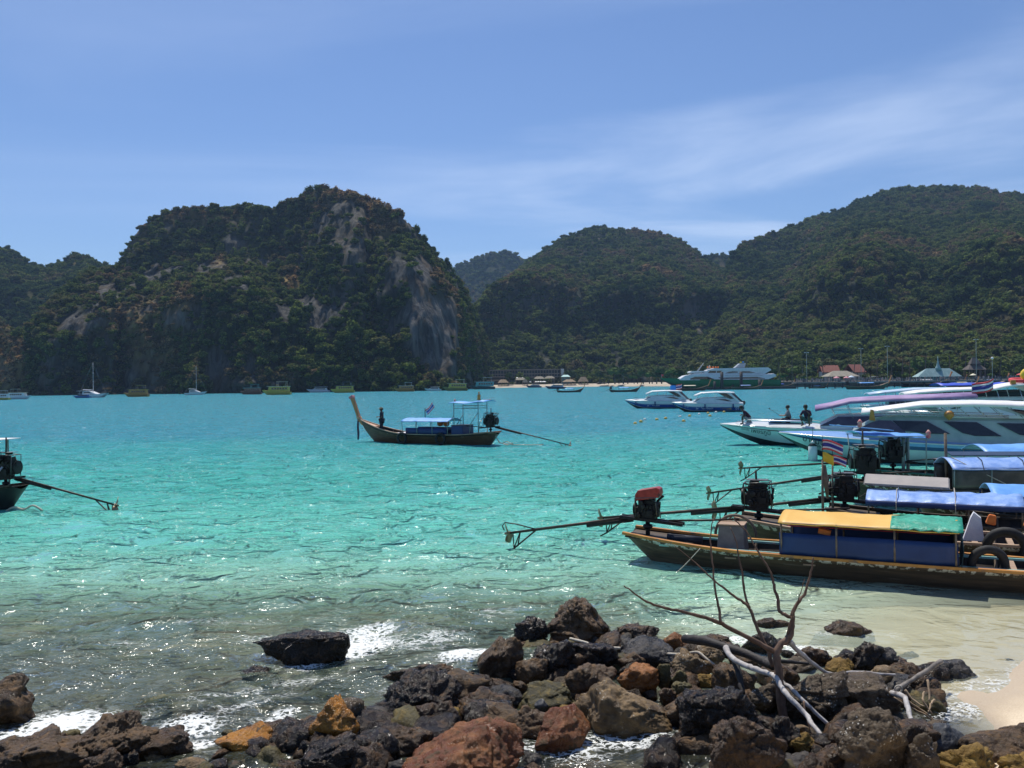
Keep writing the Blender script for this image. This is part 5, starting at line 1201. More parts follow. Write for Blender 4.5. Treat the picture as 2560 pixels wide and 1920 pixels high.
# --- the pair of blue and white speedboats
def blue_pair(label, px_bow, px_stern, py, txt, gold=False):
    a, b_ = G(px_bow, py), G(px_stern, py)
    rz = R(173); L_ = (b_-a).length*1.0; d_ = Vector((math.cos(rz), math.sin(rz), 0))
    c_ = (a+b_)/2; k = L_/10.4
    root, s = speedboat('speedboat', label, Vector((c_.x, c_.y, 0))-d_*5.2*k, rz, 10.4, 1.55, 1.16, 1.45,
        [(0, .30, 'hull_bottom', antifoul), (.30, .36, 'boot_stripe', gel_white), (.36, .66, 'hull_side', gel_royal), (.66, .72, 'pin_stripe', gel_grey), (.72, 1.0, 'sheer_band', gel_white)], gel_white, deck_h=.28)
    root.scale = (k, k, k)
    _, yf = cabin(root, s, [(.7, 1.9), (1.6, 2.15), (5.6, 2.15), (6.7, 1.95), (7.3, 1.55)], gel_white, .2)
    side_panel(root, 'side_window', glass_dark, [(7.1, 1.52), (6.6, 1.88), (2.6, 1.88), (1.6, 1.52)], yf)
    roof(root, [(7.0, 2.42), (6.0, 2.82), (4.0, 2.90), (2.0, 2.86), (1.2, 2.80)], 1.25, tarp_white, nose=[.8, 1, 1, 1, .95], crown=.12)
    for x in (6.4, 5.0, 3.6, 2.4):
        for sg in (-1, 1): MB().tube([(x, sg*1.18, 2.6), (x+.25, sg*1.15, 2.05)], .03, 5).build('roof_strut', chrome, root)
    side_panel(root, 'roof_arch', gel_white, [(2.3, 2.84), (1.9, 2.84), (.3, 1.35), (.75, 1.35)], lambda x, z: 1.28, 0, th=.10)
    side_panel(root, 'aft_screen', win_purple, [(1.75, 2.70), (1.3, 2.75), (-.05, 1.4), (.3, 1.4)], lambda x, z: 1.2, 0, th=.06)
    side_panel(root, 'aft_window', glass_dark, [(3.4, 2.75), (2.5, 2.75), (1.2, 1.95), (1.9, 1.9)], lambda x, z: 1.22, 0, th=.05)
    for x in (8.7, 5.6, 1.5): MB().tube([(x, s.w(x)+.10, .55), (x, s.w(x)+.10, 1.15)], .10, 8).build('fender', gel_navy, root)
    MB().box((8.6, .3, 1.82), (.7, .5, .04)).build('deck_hatch', glass_dark, root)
    outboards(root, 3, .0, .55, 1.0, M('outboard_cowl', (.02, .02, .024), (.05, .05, .055), 4, .35))
    hull_text(root, s, txt, .42, 6.9, .44, tarp_white)
    if gold:
        side_panel(root, 'gold_flash', flag_yel, [(4.6, .62), (1.9, .52), (1.6, .36), (3.0, .42)], lambda x, z: s.row(x, .5)[0]+.02, .01, th=.01)
        hull_text(root, s, '01', .55, 1.15, .42, tarp_white); hull_text(root, s, 'พีพี 12', .26, 8.6, .52, tarp_white)
    return root
pa = blue_pair('blue and white speedboat with two flags on its roof', 1566, 1722, 1021, 'จรดพากลอง')
pb = blue_pair('blue and white speedboat with gold flash and number on its side', 1680, 1856, 1029, 'Sea Gun Beach', True)
for i, (m_, lab) in enumerate(((M('blue_banner', (.03, .25, .70)), 'banner'), (None, 'flag'))):
    if i == 0: MB().box((2.6, .1, 3.35), (.9, .03, .8)).build('blue_banner', m_, pa)
    else:
        f_ = thai_flag(pa, (0, 0, 0), -.95, .8); f_.location = (2.1, .1, 3.8)

# --- ferry
ferry_green = M('ferry_green_hull', (.015, .13, .045), (.025, .16, .055), 2, .35, coat=.3)
FZ = 360.0; fk = FZ/FPX/6.9125
wl = G(1800, 973.5); 
def fp_(zx, zy): return ((2110-zx)*fk, (583-zy)*fk)
st_px = 1640+2110/6.9125
fs = AT(st_px, 974, FZ)
fer = empty('passenger_ferry', (fs.x, FZ, 0), R(180), 'green and white passenger ferry with two decks and masts at the pier', 'ferry')
def fpoly(name, mat, pts, hw, parent=None, inner=0.0):
    P = [fp_(*p) for p in pts]; mb = MB(); mb.prism(P, 'Y', -hw, hw); return mb.build(name, mat, parent or fer)
LF = 2050*fk
hs = SB(LF, 4.4, 3.7, 5.1, -1.2, bow_p=.7)
for (f0, f1, nm, mt) in ((0, .30, 'hull_bottom', blackp), (.30, 1.0, 'hull_side', ferry_green)):
    mb = MB()
    for rr in hs.strip(f0, f1, 30): mb.grid(rr)
    mb.build(nm, mt, fer)
mb = MB(); mb.grid([[(LF*i/24, hs.w(LF*i/24)*v, hs.zg(LF*i/24)) for v in (-1, 0, 1)] for i in range(25)]); mb.build('main_deck', gel_grey, fer)
mb = MB(); mb.box((.02, 0, 1.6), (.04, 8.4, 4.2)); mb.build('transom', ferry_green, fer)
fw_ = M('ferry_white_paint', (.68, .70, .72), (.76, .77, .78), 1.2, .35)
fpoly('main_cabin', fw_, [(380, 400), (480, 338), (560, 325), (2000, 345), (2040, 370), (1900, 418), (400, 418)], 3.7)
fpoly('upper_cabin', fw_, [(575, 330), (640, 300), (800, 300), (880, 245), (1900, 240), (1960, 262), (1850, 322), (1990, 346), (570, 346)], 3.2)
fpoly('deck_edge', fw_, [(560, 328), (780, 312), (820, 322), (700, 352), (560, 352)], 3.95)
fpoly('bridge_roof', fw_, [(565, 275), (600, 262), (870, 262), (870, 285), (575, 296)], 3.0)
fpoly('sun_roof', fw_, [(870, 245), (990, 218), (1100, 222), (1110, 245), (1000, 256)], 3.4)
fpoly('boat_deck', fw_, [(1100, 222), (1900, 215), (1955, 255), (1880, 262), (1100, 250)], 3.5)
fpoly('stern_wing', fw_, [(1990, 322), (2040, 352), (1980, 362), (1900, 345)], 3.9)
fpoly('funnel', M('ferry_grey', (.30, .33, .37), (.36, .4, .44), 2, .5), [(1350, 215), (1440, 142), (1540, 136), (1520, 215)], 1.6)
def fwin(pts, hw):
    P = [fp_(*p) for p in pts]
    for sg in (-1, 1):
        mb = MB(); mb.prism(P, 'Y', sg*hw, sg*(hw+.06)); mb.build('window_band', glass_dark, fer)
fwin([(560, 390), (640, 362), (860, 362), (970, 402), (970, 408), (560, 408)], 3.7)
fwin([(1040, 370), (1100, 382), (1700, 376), (1840, 402), (1840, 408), (1080, 400)], 3.7)
fwin([(870, 298), (900, 262), (1010, 262), (1010, 300)], 3.2); fwin([(1022, 298), (1022, 264), (1110, 262), (1090, 298)], 3.2)
fwin([(1170, 304), (1230, 284), (1290, 276), (1380, 280), (1380, 298)], 3.2); fwin([(1440, 302), (1450, 276), (1580, 280), (1690, 304)], 3.2)
for sg in (-1, 1):
    for z in (350, 312): MB().tube([(fp_(1160, z)[0], sg*3.8, fp_(0, z)[1]), (fp_(1800, z)[0], sg*3.8, fp_(0, z)[1])], .06, 5).build('deck_rail', chrome, fer)
for (a, b_) in (((720, 265), (830, 120)), ((890, 235), (935, 165))):
    x0, z0 = fp_(*a); x1, z1 = fp_(*b_); MB().tube([(x0, 0, z0), (x1, 0, z1)], [.35, .10], 6).build('mast', M('ferry_grey', (.3, .33, .37)), fer); MB().tube([(x1+.3, -.9, z1-1.0), (x1+.3, .9, z1-1.0)], .06, 5).build('mast_spreader', chrome, fer)
x0, z0 = fp_(95, 375); MB().tube([(x0, 0, z0), (x0, 0, z0+1.6)], .05, 5).build('bow_staff', chrome, fer); MB().box((x0-.45, 0, z0+1.2), (.9, .03, .6)).build('bow_flag', flag_red, fer)
x0, z0 = fp_(950, 205); 
for i in range(9): MB().lathe((x0-.55*i+1.5, (-1)**i*.8, z0-.2), [(.25, 0), (.3, .4), (.1, .7)], 6).build('life_jacket_bundle', orange_v, fer)
x0, z0 = fp_(1470, 120)
MB().box((x0, 0, z0), (.8, .05, .55)).build('yellow_flag', flag_yel, fer); MB().box((x0-1.0, 0, z0+.1), (.8, .05, .5)).build('blue_flag', M('blue_banner', (.03, .25, .7)), fer)
rp = MB().box((0, 0, 0), (7, .12, 1.2)); 

# --- tour boats and yachts at anchor below the cliffs
def anchored(label, px, py, wpx, hull, top, tiers=1, right=False, kind='cruiser', mast=0, roofm=None, cat='boat', name='tour_boat', yaw=0.0, grp='boats anchored along the far shore'):
    c = G(px, py); Lb = wpx/FPX*c.y; k = Lb/14.0
    root = empty(name, (c.x, c.y, 0), (R(180) if not right else 0)+yaw, label, cat, grp); root.scale = (k, k, k*(1.25 if kind == 'tiered' else 1.1))
    s = SB(14, 2.0 if kind != 'cat' else 1.0, 1.1, 1.9, -.5, bow_p=.75)
    offs = (0,) if kind != 'cat' else (-2.0, 2.0)
    for dy in offs:
        mb = MB()
        for rr in s.strip(0, 1, 16): mb.grid([[(p[0]-7, p[1]+dy, p[2]) for p in r_] for r_ in rr])
        mb.add([(-7, -s.w(0)+dy, s.zg(0)), (-7, s.w(0)+dy, s.zg(0)), (-7, s.w(0)*.8+dy, -.4), (-7, -s.w(0)*.8+dy, -.4)], [(0, 1, 2, 3)])
        mb.build('hull', hull, root)
    wd = 1.7 if kind != 'cat' else 2.9
    mb = MB(); mb.grid([[(14*i/12-7, (s.w(14*i/12)+(1.9 if kind == 'cat' else 0))*v, s.zg(14*i/12)-.03) for v in (-1, 1)] for i in range(13)]); mb.build('deck', top, root)
    if kind == 'cruiser':
        P = [(-5.6, 1.1), (-5.2, 2.3), (1.2, 2.5), (3.6, 1.4)]; MB().prism(P, 'Y', -wd*.8, wd*.8).build('cabin', top, root)
        for sg in (-1, 1): MB().prism([(-4.8, 1.55), (-4.6, 2.15), (1.0, 2.3), (2.4, 1.7)], 'Y', sg*wd*.8, sg*(wd*.8+.05)).build('window_band', glass_dark, root)
        rr = [[(-5.8+8*i/6, wd*.85*v, 3.0+.12*math.sin(i*.5)) for v in (-1, 0, 1)] for i in range(7)]; MB().slab(rr, .12).build('roof', roofm or top, root)
        for x in (-5.0, -2, 1):
            for sg in (-1, 1): MB().tube([(x, sg*wd*.75, 2.2), (x, sg*wd*.75, 2.95)], .05, 5).build('roof_post', chrome, root)
    elif kind == 'tiered':
        z = 1.25; x0, x1 = -6.2, 3.8
        for t_ in range(tiers):
            MB().prism([(x0, z), (x0, z+1.9), (x1-.6, z+1.9), (x1, z)], 'Y', -wd*(.95-.08*t_), wd*(.95-.08*t_)).build('cabin', top, root)
            nw = 6
            for i in range(nw):
                for sg in (-1, 1):
                    a = x0+.6+(x1-x0-2.2)*i/nw; MB().box((a+.5, sg*wd*(.95-.08*t_), z+1.15), (1.0, .06, .75)).build('window', glass_dark, root)
            MB().box(((x0+x1)/2, 0, z+1.97), (x1-x0+.9, 2*wd*(1.02-.08*t_), .12)).build('roof', roofm or top, root)
            z += 2.05; x0 += 1.0; x1 -= 1.6
        MB().box((x0+2.4, 0, z+1.75), (5.0, 2*wd*.8, .10)).build('awning', roofm or top, root)
        for x in (x0+.2, x0+4.6):
            for sg in (-1, 1): MB().tube([(x, sg*wd*.72, z-.1), (x, sg*wd*.72, z+1.72)], .06, 5).build('awning_post', chrome, root)
    elif kind == 'cat' or kind == 'sail':
        P = [(-4.0, 1.3), (-3.8, 2.7), (-.5, 2.8), (2.8, 1.6)]; MB().prism(P, 'Y', -wd*.8, wd*.8).build('cabin', top, root)
        for sg in (-1, 1): MB().prism([(-3.4, 1.9), (-3.3, 2.45), (-.6, 2.5), (.9, 2.0)], 'Y', sg*wd*.8, sg*(wd*.8+.05)).build('window_band', glass_dark, root)
        if kind == 'cat': MB().box((-4.6, 0, 3.0), (4.6, 4.4, .12)).build('bimini', roofm or top, root)
        for x in ((-5.5, -3.0) if kind == 'cat' else ()):
            for sg in (-1, 1): MB().tube([(x, sg*1.9, 1.5), (x, sg*1.9, 2.95)], .06, 5).build('bimini_post', chrome, root)
    if mast:
        MB().tube([(.3, 0, 1.6), (.3, 0, mast)], [.13, .07], 6).build('mast', M('mast_alloy', (.5, .5, .52)), root)
        for f in (.45, .7): MB().tube([(.3, -.9, mast*f), (.3, .9, mast*f)], .05, 5).build('spreader', M('mast_alloy', (.5, .5, .52)), root)
        MB().tube([(.2, 0, 3.3), (-4.8, 0, 3.6)], .18, 6).build('boom', char_cloth, root)
        MB().tube([(.3, 0, mast*.98), (-6.6, 0, 1.6)], .02, 4).build('backstay', chrome, root); MB().tube([(.3, 0, mast*.95), (6.6, 0, 2.0)], .02, 4).build('forestay', chrome, root)
    return root
yb = M('yellow_boat_paint', (.42, .33, .04), (.52, .42, .08), 2, .5); ob = M('ochre_boat_wood', (.34, .17, .035), (.42, .22, .05), 2, .6); rb_ = M('brown_red_boat', (.14, .06, .04), (.2, .09, .05), 2, .6); wb = M('white_boat_paint', (.62, .64, .66), (.72, .73, .74), 2, .4); bb = M('blue_boat_paint', (.03, .10, .30), (.05, .14, .36), 2, .4); teal_r = M('teal_boat_roof', (.10, .38, .38), (.15, .45, .45), 2, .5); dkb = M('dark_blue_boat', (.03, .05, .10), (.05, .07, .13), 2, .5)
for args in (
    dict(label='yellow boat cut by the left edge under the cliffs', px=-2, py=1000, wpx=52, hull=yb, top=wb, kind='tiered', tiers=1),
    dict(label='white double-deck boat beside the yellow boat at the far left', px=50, py=998, wpx=56, hull=wb, top=wb, kind='tiered', tiers=1, right=True, roofm=yel_can),
    dict(label='blue boat moored against the white catamaran', px=204, py=995, wpx=44, hull=bb, top=bb, kind='cruiser', roofm=wb),
    dict(label='white sailing catamaran with a tall thin mast below the cliffs', px=232, py=994, wpx=72, hull=wb, top=wb, kind='cat', mast=15.5, right=True, cat='catamaran', name='sailing_catamaran'),
    dict(label='ochre wooden dive boat below the cliffs, right of the catamaran', px=340, py=992, wpx=62, hull=ob, top=ob, kind='tiered', tiers=1, roofm=yb),
    dict(label='single-masted white sailing yacht before the pale cliff foot', px=490, py=987, wpx=54, hull=wb, top=wb, kind='sail', mast=17, right=True, cat='yacht', name='sailing_yacht'),
    dict(label='brown-red wooden boat with a green awning below the cliffs', px=626, py=986, wpx=56, hull=rb_, top=rb_, kind='tiered', tiers=1, roofm=teal_r),
    dict(label='yellow double-deck dive boat in front of the dry scrub', px=691, py=987, wpx=72, hull=yb, top=yb, kind='tiered', tiers=1, roofm=yel_can),
    dict(label='low white motorboat between the two yellow dive boats', px=795, py=981, wpx=58, hull=wb, top=wb, kind='cruiser'),
    dict(label='yellow dive boat with dark top, behind the orange prow', px=856, py=982, wpx=60, hull=yb, top=yb, kind='tiered', tiers=1, roofm=dkb),
    dict(label='small white motorboat left of the orange box-shaped boat', px=960, py=976, wpx=36, hull=bb, top=wb, kind='cruiser'),
    dict(label='orange-brown boat with a white upper deck', px=1011, py=979, wpx=50, hull=ob, top=ob, kind='tiered', tiers=1, roofm=wb),
    dict(label='white motorboat left of the olive yellow boat', px=1082, py=977, wpx=42, hull=wb, top=wb, kind='cruiser'),
    dict(label='olive yellow dive boat in front of the hotel end', px=1138, py=977, wpx=62, hull=M('olive_boat', (.16, .15, .03), (.22, .2, .05), 2, .5), top=yb, kind='tiered', tiers=1, roofm=yel_can),
    dict(label='teal and white boat anchored off the beach', px=1206, py=973, wpx=64, hull=M('dark_teal_boat', (.03, .10, .10)), top=teal_r, kind='tiered', tiers=1, roofm=wb),
    dict(label='low dark blue motorboat close to the beach', px=1334, py=969, wpx=40, hull=dkb, top=wb, kind='cruiser', roofm=bb),
    dict(label='white cabin boat with dark hull near the beach', px=1388, py=972, wpx=52, hull=dkb, top=M('pale_blue_cabin', (.42, .55, .66), (.5, .62, .7), 2, .4), kind='cruiser'),
    dict(label='low dark red boat off the thatched huts', px=1500, py=966, wpx=42, hull=rb_, top=rb_, kind='cruiser', roofm=wb),
    dict(label='white roofed motorboat behind the blue canopy longtail', px=1553, py=965, wpx=46, hull=dkb, top=wb, kind='cruiser'),
    dict(label='second white roofed motorboat, next to the ferry bow', px=1590, py=963, wpx=44, hull=wb, top=wb, kind='cruiser'),
    dict(label='white cabin cruiser with pointed bow moored at the pier', px=2208, py=962, wpx=86, hull=wb, top=wb, kind='cruiser', right=True),
    dict(label='purple-hulled boat with orange life jackets by the pier', px=2398, py=956, wpx=100, hull=M('purple_boat', (.16, .15, .30), (.22, .2, .36), 2, .5), top=wb, kind='cruiser', right=True)):
    anchored(**args)
# floats of the swimming line
float_y = M('yellow_float', (.62, .36, .06), (.72, .46, .1), 6, .6); float_w = M('white_float', (.66, .66, .62), (.74, .73, .7), 6, .6)
for i, (px, py) in enumerate(((1602, 1055), (1612, 1050), (1642, 1050), (1664, 1047), (1700, 1043), (1709, 1054), (1724, 1041), (1748, 1037), (1770, 1034), (1775, 1041), (1790, 1032), (1810, 1031), (1588, 1060), (1838, 1028))):
    p = G(px, py); m_ = float_y if i % 3 != 1 else float_w
    o = MB().lathe((0, 0, 0), [(.03, -.14), (.15, -.10), (.19, 0), (.14, .12), (.03, .17)], 8).build('swimming_float', m_); o.location = (p.x, p.y, .04)
    tag(o, ('yellow float of the string of floats before the two blue speedboats' if m_ is float_y else 'white float of the string of floats before the two blue speedboats'), 'float', 'floats of the swimming line')

# ------------------------------------------------------------------ far shore
sandm = M('far_beach_sand', (.40, .34, .26), (.50, .43, .33), .2, .9)
def px_x(px, Y): return AT(px, 950, Y).x
sh = MB()
rows = []
for px in range(1000, 1990, 15):
    Ys = np.interp(px, [1000, 1180, 1500, 1700, 1900, 2100, 2700], [640, 640, 640, 560, 440, 390, 385])
    rows.append([(px_x(px, Ys), Ys, -.8), (px_x(px, Ys+4), Ys+4, .6), (px_x(px, Ys+16), Ys+16, 2.0), (px_x(px, Ys+70), Ys+70, 2.6)])
o = sh.grid(rows).build('beach', sandm); tag(o, 'narrow pale beach along the far shore', None, None, 'structure')

sw_ = MB()
rows = []
for px in range(1930, 2760, 25):
    Ys = np.interp(px, [1930, 2100, 2700], [430, 384, 380]); rows.append([(px_x(px, Ys), Ys, -1.5), (px_x(px, Ys), Ys+.3, 2.5), (px_x(px, Ys+40), Ys+40, 2.7), (px_x(px, Ys+60), Ys+60, 3.0)])
tag(sw_.grid(rows, False).build('ground_behind_pier', M('dark_earth', (.05, .042, .034), (.10, .085, .065), .3, .95)), 'dark stone bank and ground behind the pier', None, None, 'structure')
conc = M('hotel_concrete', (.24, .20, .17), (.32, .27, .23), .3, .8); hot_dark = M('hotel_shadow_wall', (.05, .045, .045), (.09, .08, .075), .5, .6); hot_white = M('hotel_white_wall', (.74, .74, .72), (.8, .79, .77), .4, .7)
YH = 690.0
def hx(px): return px_x(px, YH)
def hz_(px, py): return AT(px, py, YH).z
hot = empty('beach_hotel', (hx(1290), YH, 2.2), 0, 'long low concrete hotel with open galleries behind the beach', 'hotel')
X0, X1 = hx(1194)-hx(1290), hx(1402)-hx(1290)
zt = [hz_(1300, y)-2.2 for y in (925, 935, 943, 951)]
for i, z in enumerate(zt): MB().box(((X0+X1)/2-(6 if i == 3 else 0), 0, z), (X1-X0+(12 if i == 3 else 0), 9.0, .75)).build('floor_slab', conc, hot)
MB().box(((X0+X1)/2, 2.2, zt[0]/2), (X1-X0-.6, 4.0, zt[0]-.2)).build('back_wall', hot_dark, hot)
nb_ = 30
for i in range(nb_):
    x = X0+.6+(X1-X0-1.2)*i/(nb_-1)
    for k in range(3): MB().box((x, -1.5, (zt[k]+zt[k+1])/2), (.28, 5.2, zt[k]-zt[k+1]-.6)).build('partition', conc, hot)
    if i < nb_-1:
        for k in range(3): MB().box((x+1.1, -.1, (zt[k]+zt[k+1])/2), (1.3, .10, (zt[k]-zt[k+1])*.62)).build('window', M('hotel_window', (.03, .035, .05), (.06, .06, .07), .5, .2), hot)
MB().box((X1+1.2, 0, zt[0]*.62), (2.4, 9.5, zt[0]*.85)).build('end_wall', hot_white, hot)
MB().box((X0+7, 1, zt[0]+1.3), (8.5, 5, 2.2)).build('stair_tower', M('tan_wall', (.42, .32, .2), (.5, .38, .24), .4, .8), hot)
wg = empty('hotel_wing', (hx(1215), YH-14, 2.0), 0, 'lower hotel wing with flat brown roofs left of the palms', 'building')
for (a, b_, pyt, dy) in ((1158, 1262, 943, 0), (1172, 1262, 951, -6)):
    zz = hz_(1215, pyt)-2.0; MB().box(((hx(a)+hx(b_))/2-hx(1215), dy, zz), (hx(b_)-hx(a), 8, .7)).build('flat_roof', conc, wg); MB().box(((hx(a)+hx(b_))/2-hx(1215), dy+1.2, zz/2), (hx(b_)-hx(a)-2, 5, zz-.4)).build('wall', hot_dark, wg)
thatch = M('thatch', (.26, .19, .12), (.36, .27, .18), .8, .95, .05, 6); thatch2 = M('grey_thatch', (.24, .22, .17), (.31, .28, .22), .8, .95, .05, 6); tile_red = M('red_roof_tiles', (.26, .085, .06), (.34, .13, .09), .8, .8, .05, 5, stretch=(3, .5, 3)); plaster = M('pale_plaster', (.5, .46, .42), (.6, .56, .5), .5, .9)
def hut(label, px, pyb, wpx, hpx, Yd, rm, cat='hut', name='thatched_hut', tiers=1, gable=False, wall=None, yaw=0):
    c = AT(px, pyb, Yd); w = wpx/FPX*Yd; hh = hpx/FPX*Yd; z0 = 2.0
    root = empty(name, (c.x, Yd, z0), yaw, label, cat); eave = max(1.8, c.z-z0); d = w*.7
    for t_ in range(tiers):
        k = 1-.45*t_; zb = eave+t_*hh*.55; zt_ = zb+hh*(.62 if tiers > 1 else 1.0)
        if gable:
            mb = MB(); mb.prism([(-d*.55, zb-.3), (0, zt_), (d*.55, zb-.3), (d*.55, zb-.5), (0, zt_-.25), (-d*.55, zb-.5)], 'X', -w*.5, w*.5); mb.build('roof', rm, root)
        else:
            tp = .22 if w > d*1.2 else .04
            vs = [(-w*.5*k, -d*.5*k, zb), (w*.5*k, -d*.5*k, zb), (w*.5*k, d*.5*k, zb), (-w*.5*k, d*.5*k, zb), (-w*tp*k, 0, zt_), (w*tp*k, 0, zt_)]
            mb = MB(); mb.add(vs, [(3, 2, 1, 0), (0, 1, 5, 4), (1, 2, 5), (2, 3, 4, 5), (3, 0, 4)]); mb.build('roof', rm, root)
    if wall: MB().box((0, 0, eave/2), (w*.86, d*.8, eave)).build('wall', wall, root)
    for x in np.linspace(-.42, .42, 4):
        for y in (-.40, .40): MB().tube([(w*x, d*y-.3*(y < 0), -.5), (w*x, d*y-.3*(y < 0), eave+.1)], .16, 5).build('post', post_wood, root)
    return root
hut('small pointed thatched hut left on the far beach', 1258, 962, 28, 8, 652, thatch)
hut('low thatched restaurant roof below the hotel, left', 1302, 950, 30, 6, 672, thatch2, name='beach_restaurant', cat='restaurant')
hut('broad grey restaurant roof below the hotel, middle', 1348, 947, 30, 6, 672, thatch2, name='beach_restaurant', cat='restaurant')
hut('broad grey restaurant roof nearest the hotel end wall', 1374, 946, 28, 6, 672, thatch2, name='beach_restaurant', cat='restaurant')
hut('narrow tall grey hut standing on the beach', 1313, 961, 14, 8, 652, thatch2)
hut('flat thatched hut right of the white cabin boat', 1423, 956, 34, 6, 652, thatch)
hut('taller tan thatched hut near the dark red boat', 1458, 954, 26, 12, 655, thatch)
hut('teal-walled building beside the hotel end', 1414, 942, 24, 5, 668, teal_r, name='beach_building', cat='building', wall=M('teal_wall', (.06, .14, .15), (.09, .18, .19), .5, .6))
hut('red-tiled house behind the pier, left', 2072, 929, 46, 16, 420, tile_red, 'house', 'tiled_house', gable=True, wall=plaster)
hut('red-tiled house with weathered gable behind the thatched hall', 2136, 929, 46, 18, 430, tile_red, 'house', 'tiled_house', gable=True, wall=plaster, yaw=.5)
hut('wide thatched hall on the pier head', 2100, 941, 78, 14, 372, thatch2, 'hall', 'thatched_hall')
hut('dark pavilion with a two-tier roof among the trees', 2436, 924, 46, 26, 402, M('dark_shingle', (.10, .085, .075), (.15, .125, .11), .6, .9), 'pavilion', 'pavilion', tiers=2)
tp = AT(2345, 930, 372)
tmp_ = empty('spired_hall', (tp.x, 372, 2.4), 0, 'teal-roofed hall with a tall thin spire behind the pier', 'hall')
tz = tp.z-2.4
mb = MB(); mb.add([(-10, -3, tz-2), (9, -3, tz-2), (9, 3, tz-2), (-10, 3, tz-2), (-5, 0, tz+1.6), (5, 0, tz+1.6)], [(3, 2, 1, 0), (0, 1, 5, 4), (1, 2, 5), (2, 3, 4, 5), (3, 0, 4)]); mb.build('roof', M('pale_teal_roof', (.20, .32, .32), (.27, .4, .4), .6, .7), tmp_)
MB().lathe((0, 0, tz+.8), [(1.6, 0), (1.0, 1.2), (.5, 2.4), (.25, 4.0), (.05, 6.2)], 10).build('spire', M('pale_teal_roof', (.2, .32, .32)), tmp_)
MB().box((0, .6, (tz-2)/2), (17, 4, tz-2)).build('wall', M('teal_wall', (.06, .14, .15)), tmp_)
for x in np.linspace(-9, 8, 7): MB().tube([(x, -2.7, 0), (x, -2.7, tz-1.9)], .15, 5).build('post', post_grey, tmp_)

# pier with piles, rails and lamps
pierm = M('pier_concrete', (.20, .18, .17), (.28, .25, .23), .5, .9); pilem = M('dark_wet_pile', (.02, .02, .024), (.04, .038, .036), .8, .6)
PY_ = 352.0
pier = empty('pier', (px_x(2290, PY_), PY_, 0), 0, 'long concrete pier on piles with railings and people', 'pier')
pxs = px_x(2290, PY_); XA, XB = px_x(1985, PY_)-pxs, px_x(2640, PY_)-pxs
MB().box(((XA+XB)/2, 0, 2.35), (XB-XA, 6.0, .5)).build('deck', pierm, pier)
for i in range(36):
    x = XA+.6+(XB-XA-1.2)*i/35
    MB().tube([(x, -2.6, -2), (x, -2.6, 2.2)], .26, 7).build('pile', pilem, pier)
    MB().box((x, -2.85, 3.1), (.14, .14, 1.1)).build('rail_post', pierm, pier)
for z in (3.1, 3.6): MB().box(((XA+XB)/2, -2.85, z), (XB-XA, .10, .12)).build('rail', pierm, pier)
pl = empty('ferry_pontoon', (px_x(1870, 347), 347, 0), 0, 'dark floating pontoon with thick piles in front of the ferry', 'pontoon')
MB().box((0, 0, .55), (38, 3.0, 1.0)).build('deck', pilem, pl)
for px in (1802, 1850, 1896): MB().tube([(px_x(px, 347)-px_x(1870, 347), -1.8, -2), (px_x(px, 347)-px_x(1870, 347), -1.8, 7.2 if px < 1880 else 3.8)], .62, 10).build('pile', pilem, pl)
MB().tube([(px_x(1784, 347)-px_x(1870, 347), -1.8, -2), (px_x(1784, 347)-px_x(1870, 347), -1.8, 3.4)], .5, 10).build('pile', pilem, pl)
for i, (px, pyt, pyb, lab) in enumerate(((2017, 881, 945, 'slim lamp post at the left end of the pier'), (2153, 871, 945, 'slim lamp post above the thatched hall'), (2219, 865, 945, 'tall lamp post beside the white cabin cruiser'), (2441, 848, 940, 'tallest lamp post in front of the pavilion'), (2481, 897, 940, 'short lamp post with round lamp right of the pavilion'))):
    a = AT(px, pyb, 354); b_ = AT(px, pyt, 354)
    root = empty('lamp_post', (a.x, 354, 2.6), 0, lab, 'lamp post'); hgt = b_.z-2.6
    MB().tube([(0, 0, 0), (0, 0, hgt)], [.14, .08], 6).build('post', post_grey, root)
    if i == 4: MB().lathe((0, 0, hgt), [(.1, -.2), (.55, 0), (.5, .5), (.1, .8)], 8).build('lamp_globe', tarp_white, root)
    else:
        MB().box((0, 0, hgt), (1.6, .2, .12)).build('lamp_arm', post_grey, root)
        for x in (-.7, .7): MB().box((x, 0, hgt-.12), (.6, .3, .16)).build('lamp_head', tarp_white, root)
# people on the pier and beach, far off: one crowd
cm = MB(); rc = random.Random(4)
for i in range(170):
    x = rc.uniform(px_x(1990, 351), px_x(2600, 351)); y = 352+rc.uniform(-2.3, 2.3); h_ = rc.uniform(1.5, 1.8); a = rc.uniform(0, 3)
    cm.box((x, y, 2.6+.22*h_), (.26, .2, .44*h_), a, 0, 0, 1.2); cm.box((x, y, 2.6+.62*h_), (.42, .24, .36*h_), a, 0, 0, .85); cm.box((x, y, 2.6+.9*h_), (.18, .2, .2), a)
tag(cm.build('crowd', M('mixed_clothing', (.05, .06, .10), (.50, .40, .36), .45, .9, lo=.42, hi=.58)), 'tiny people gathered along the pier', 'crowd', None, 'stuff')
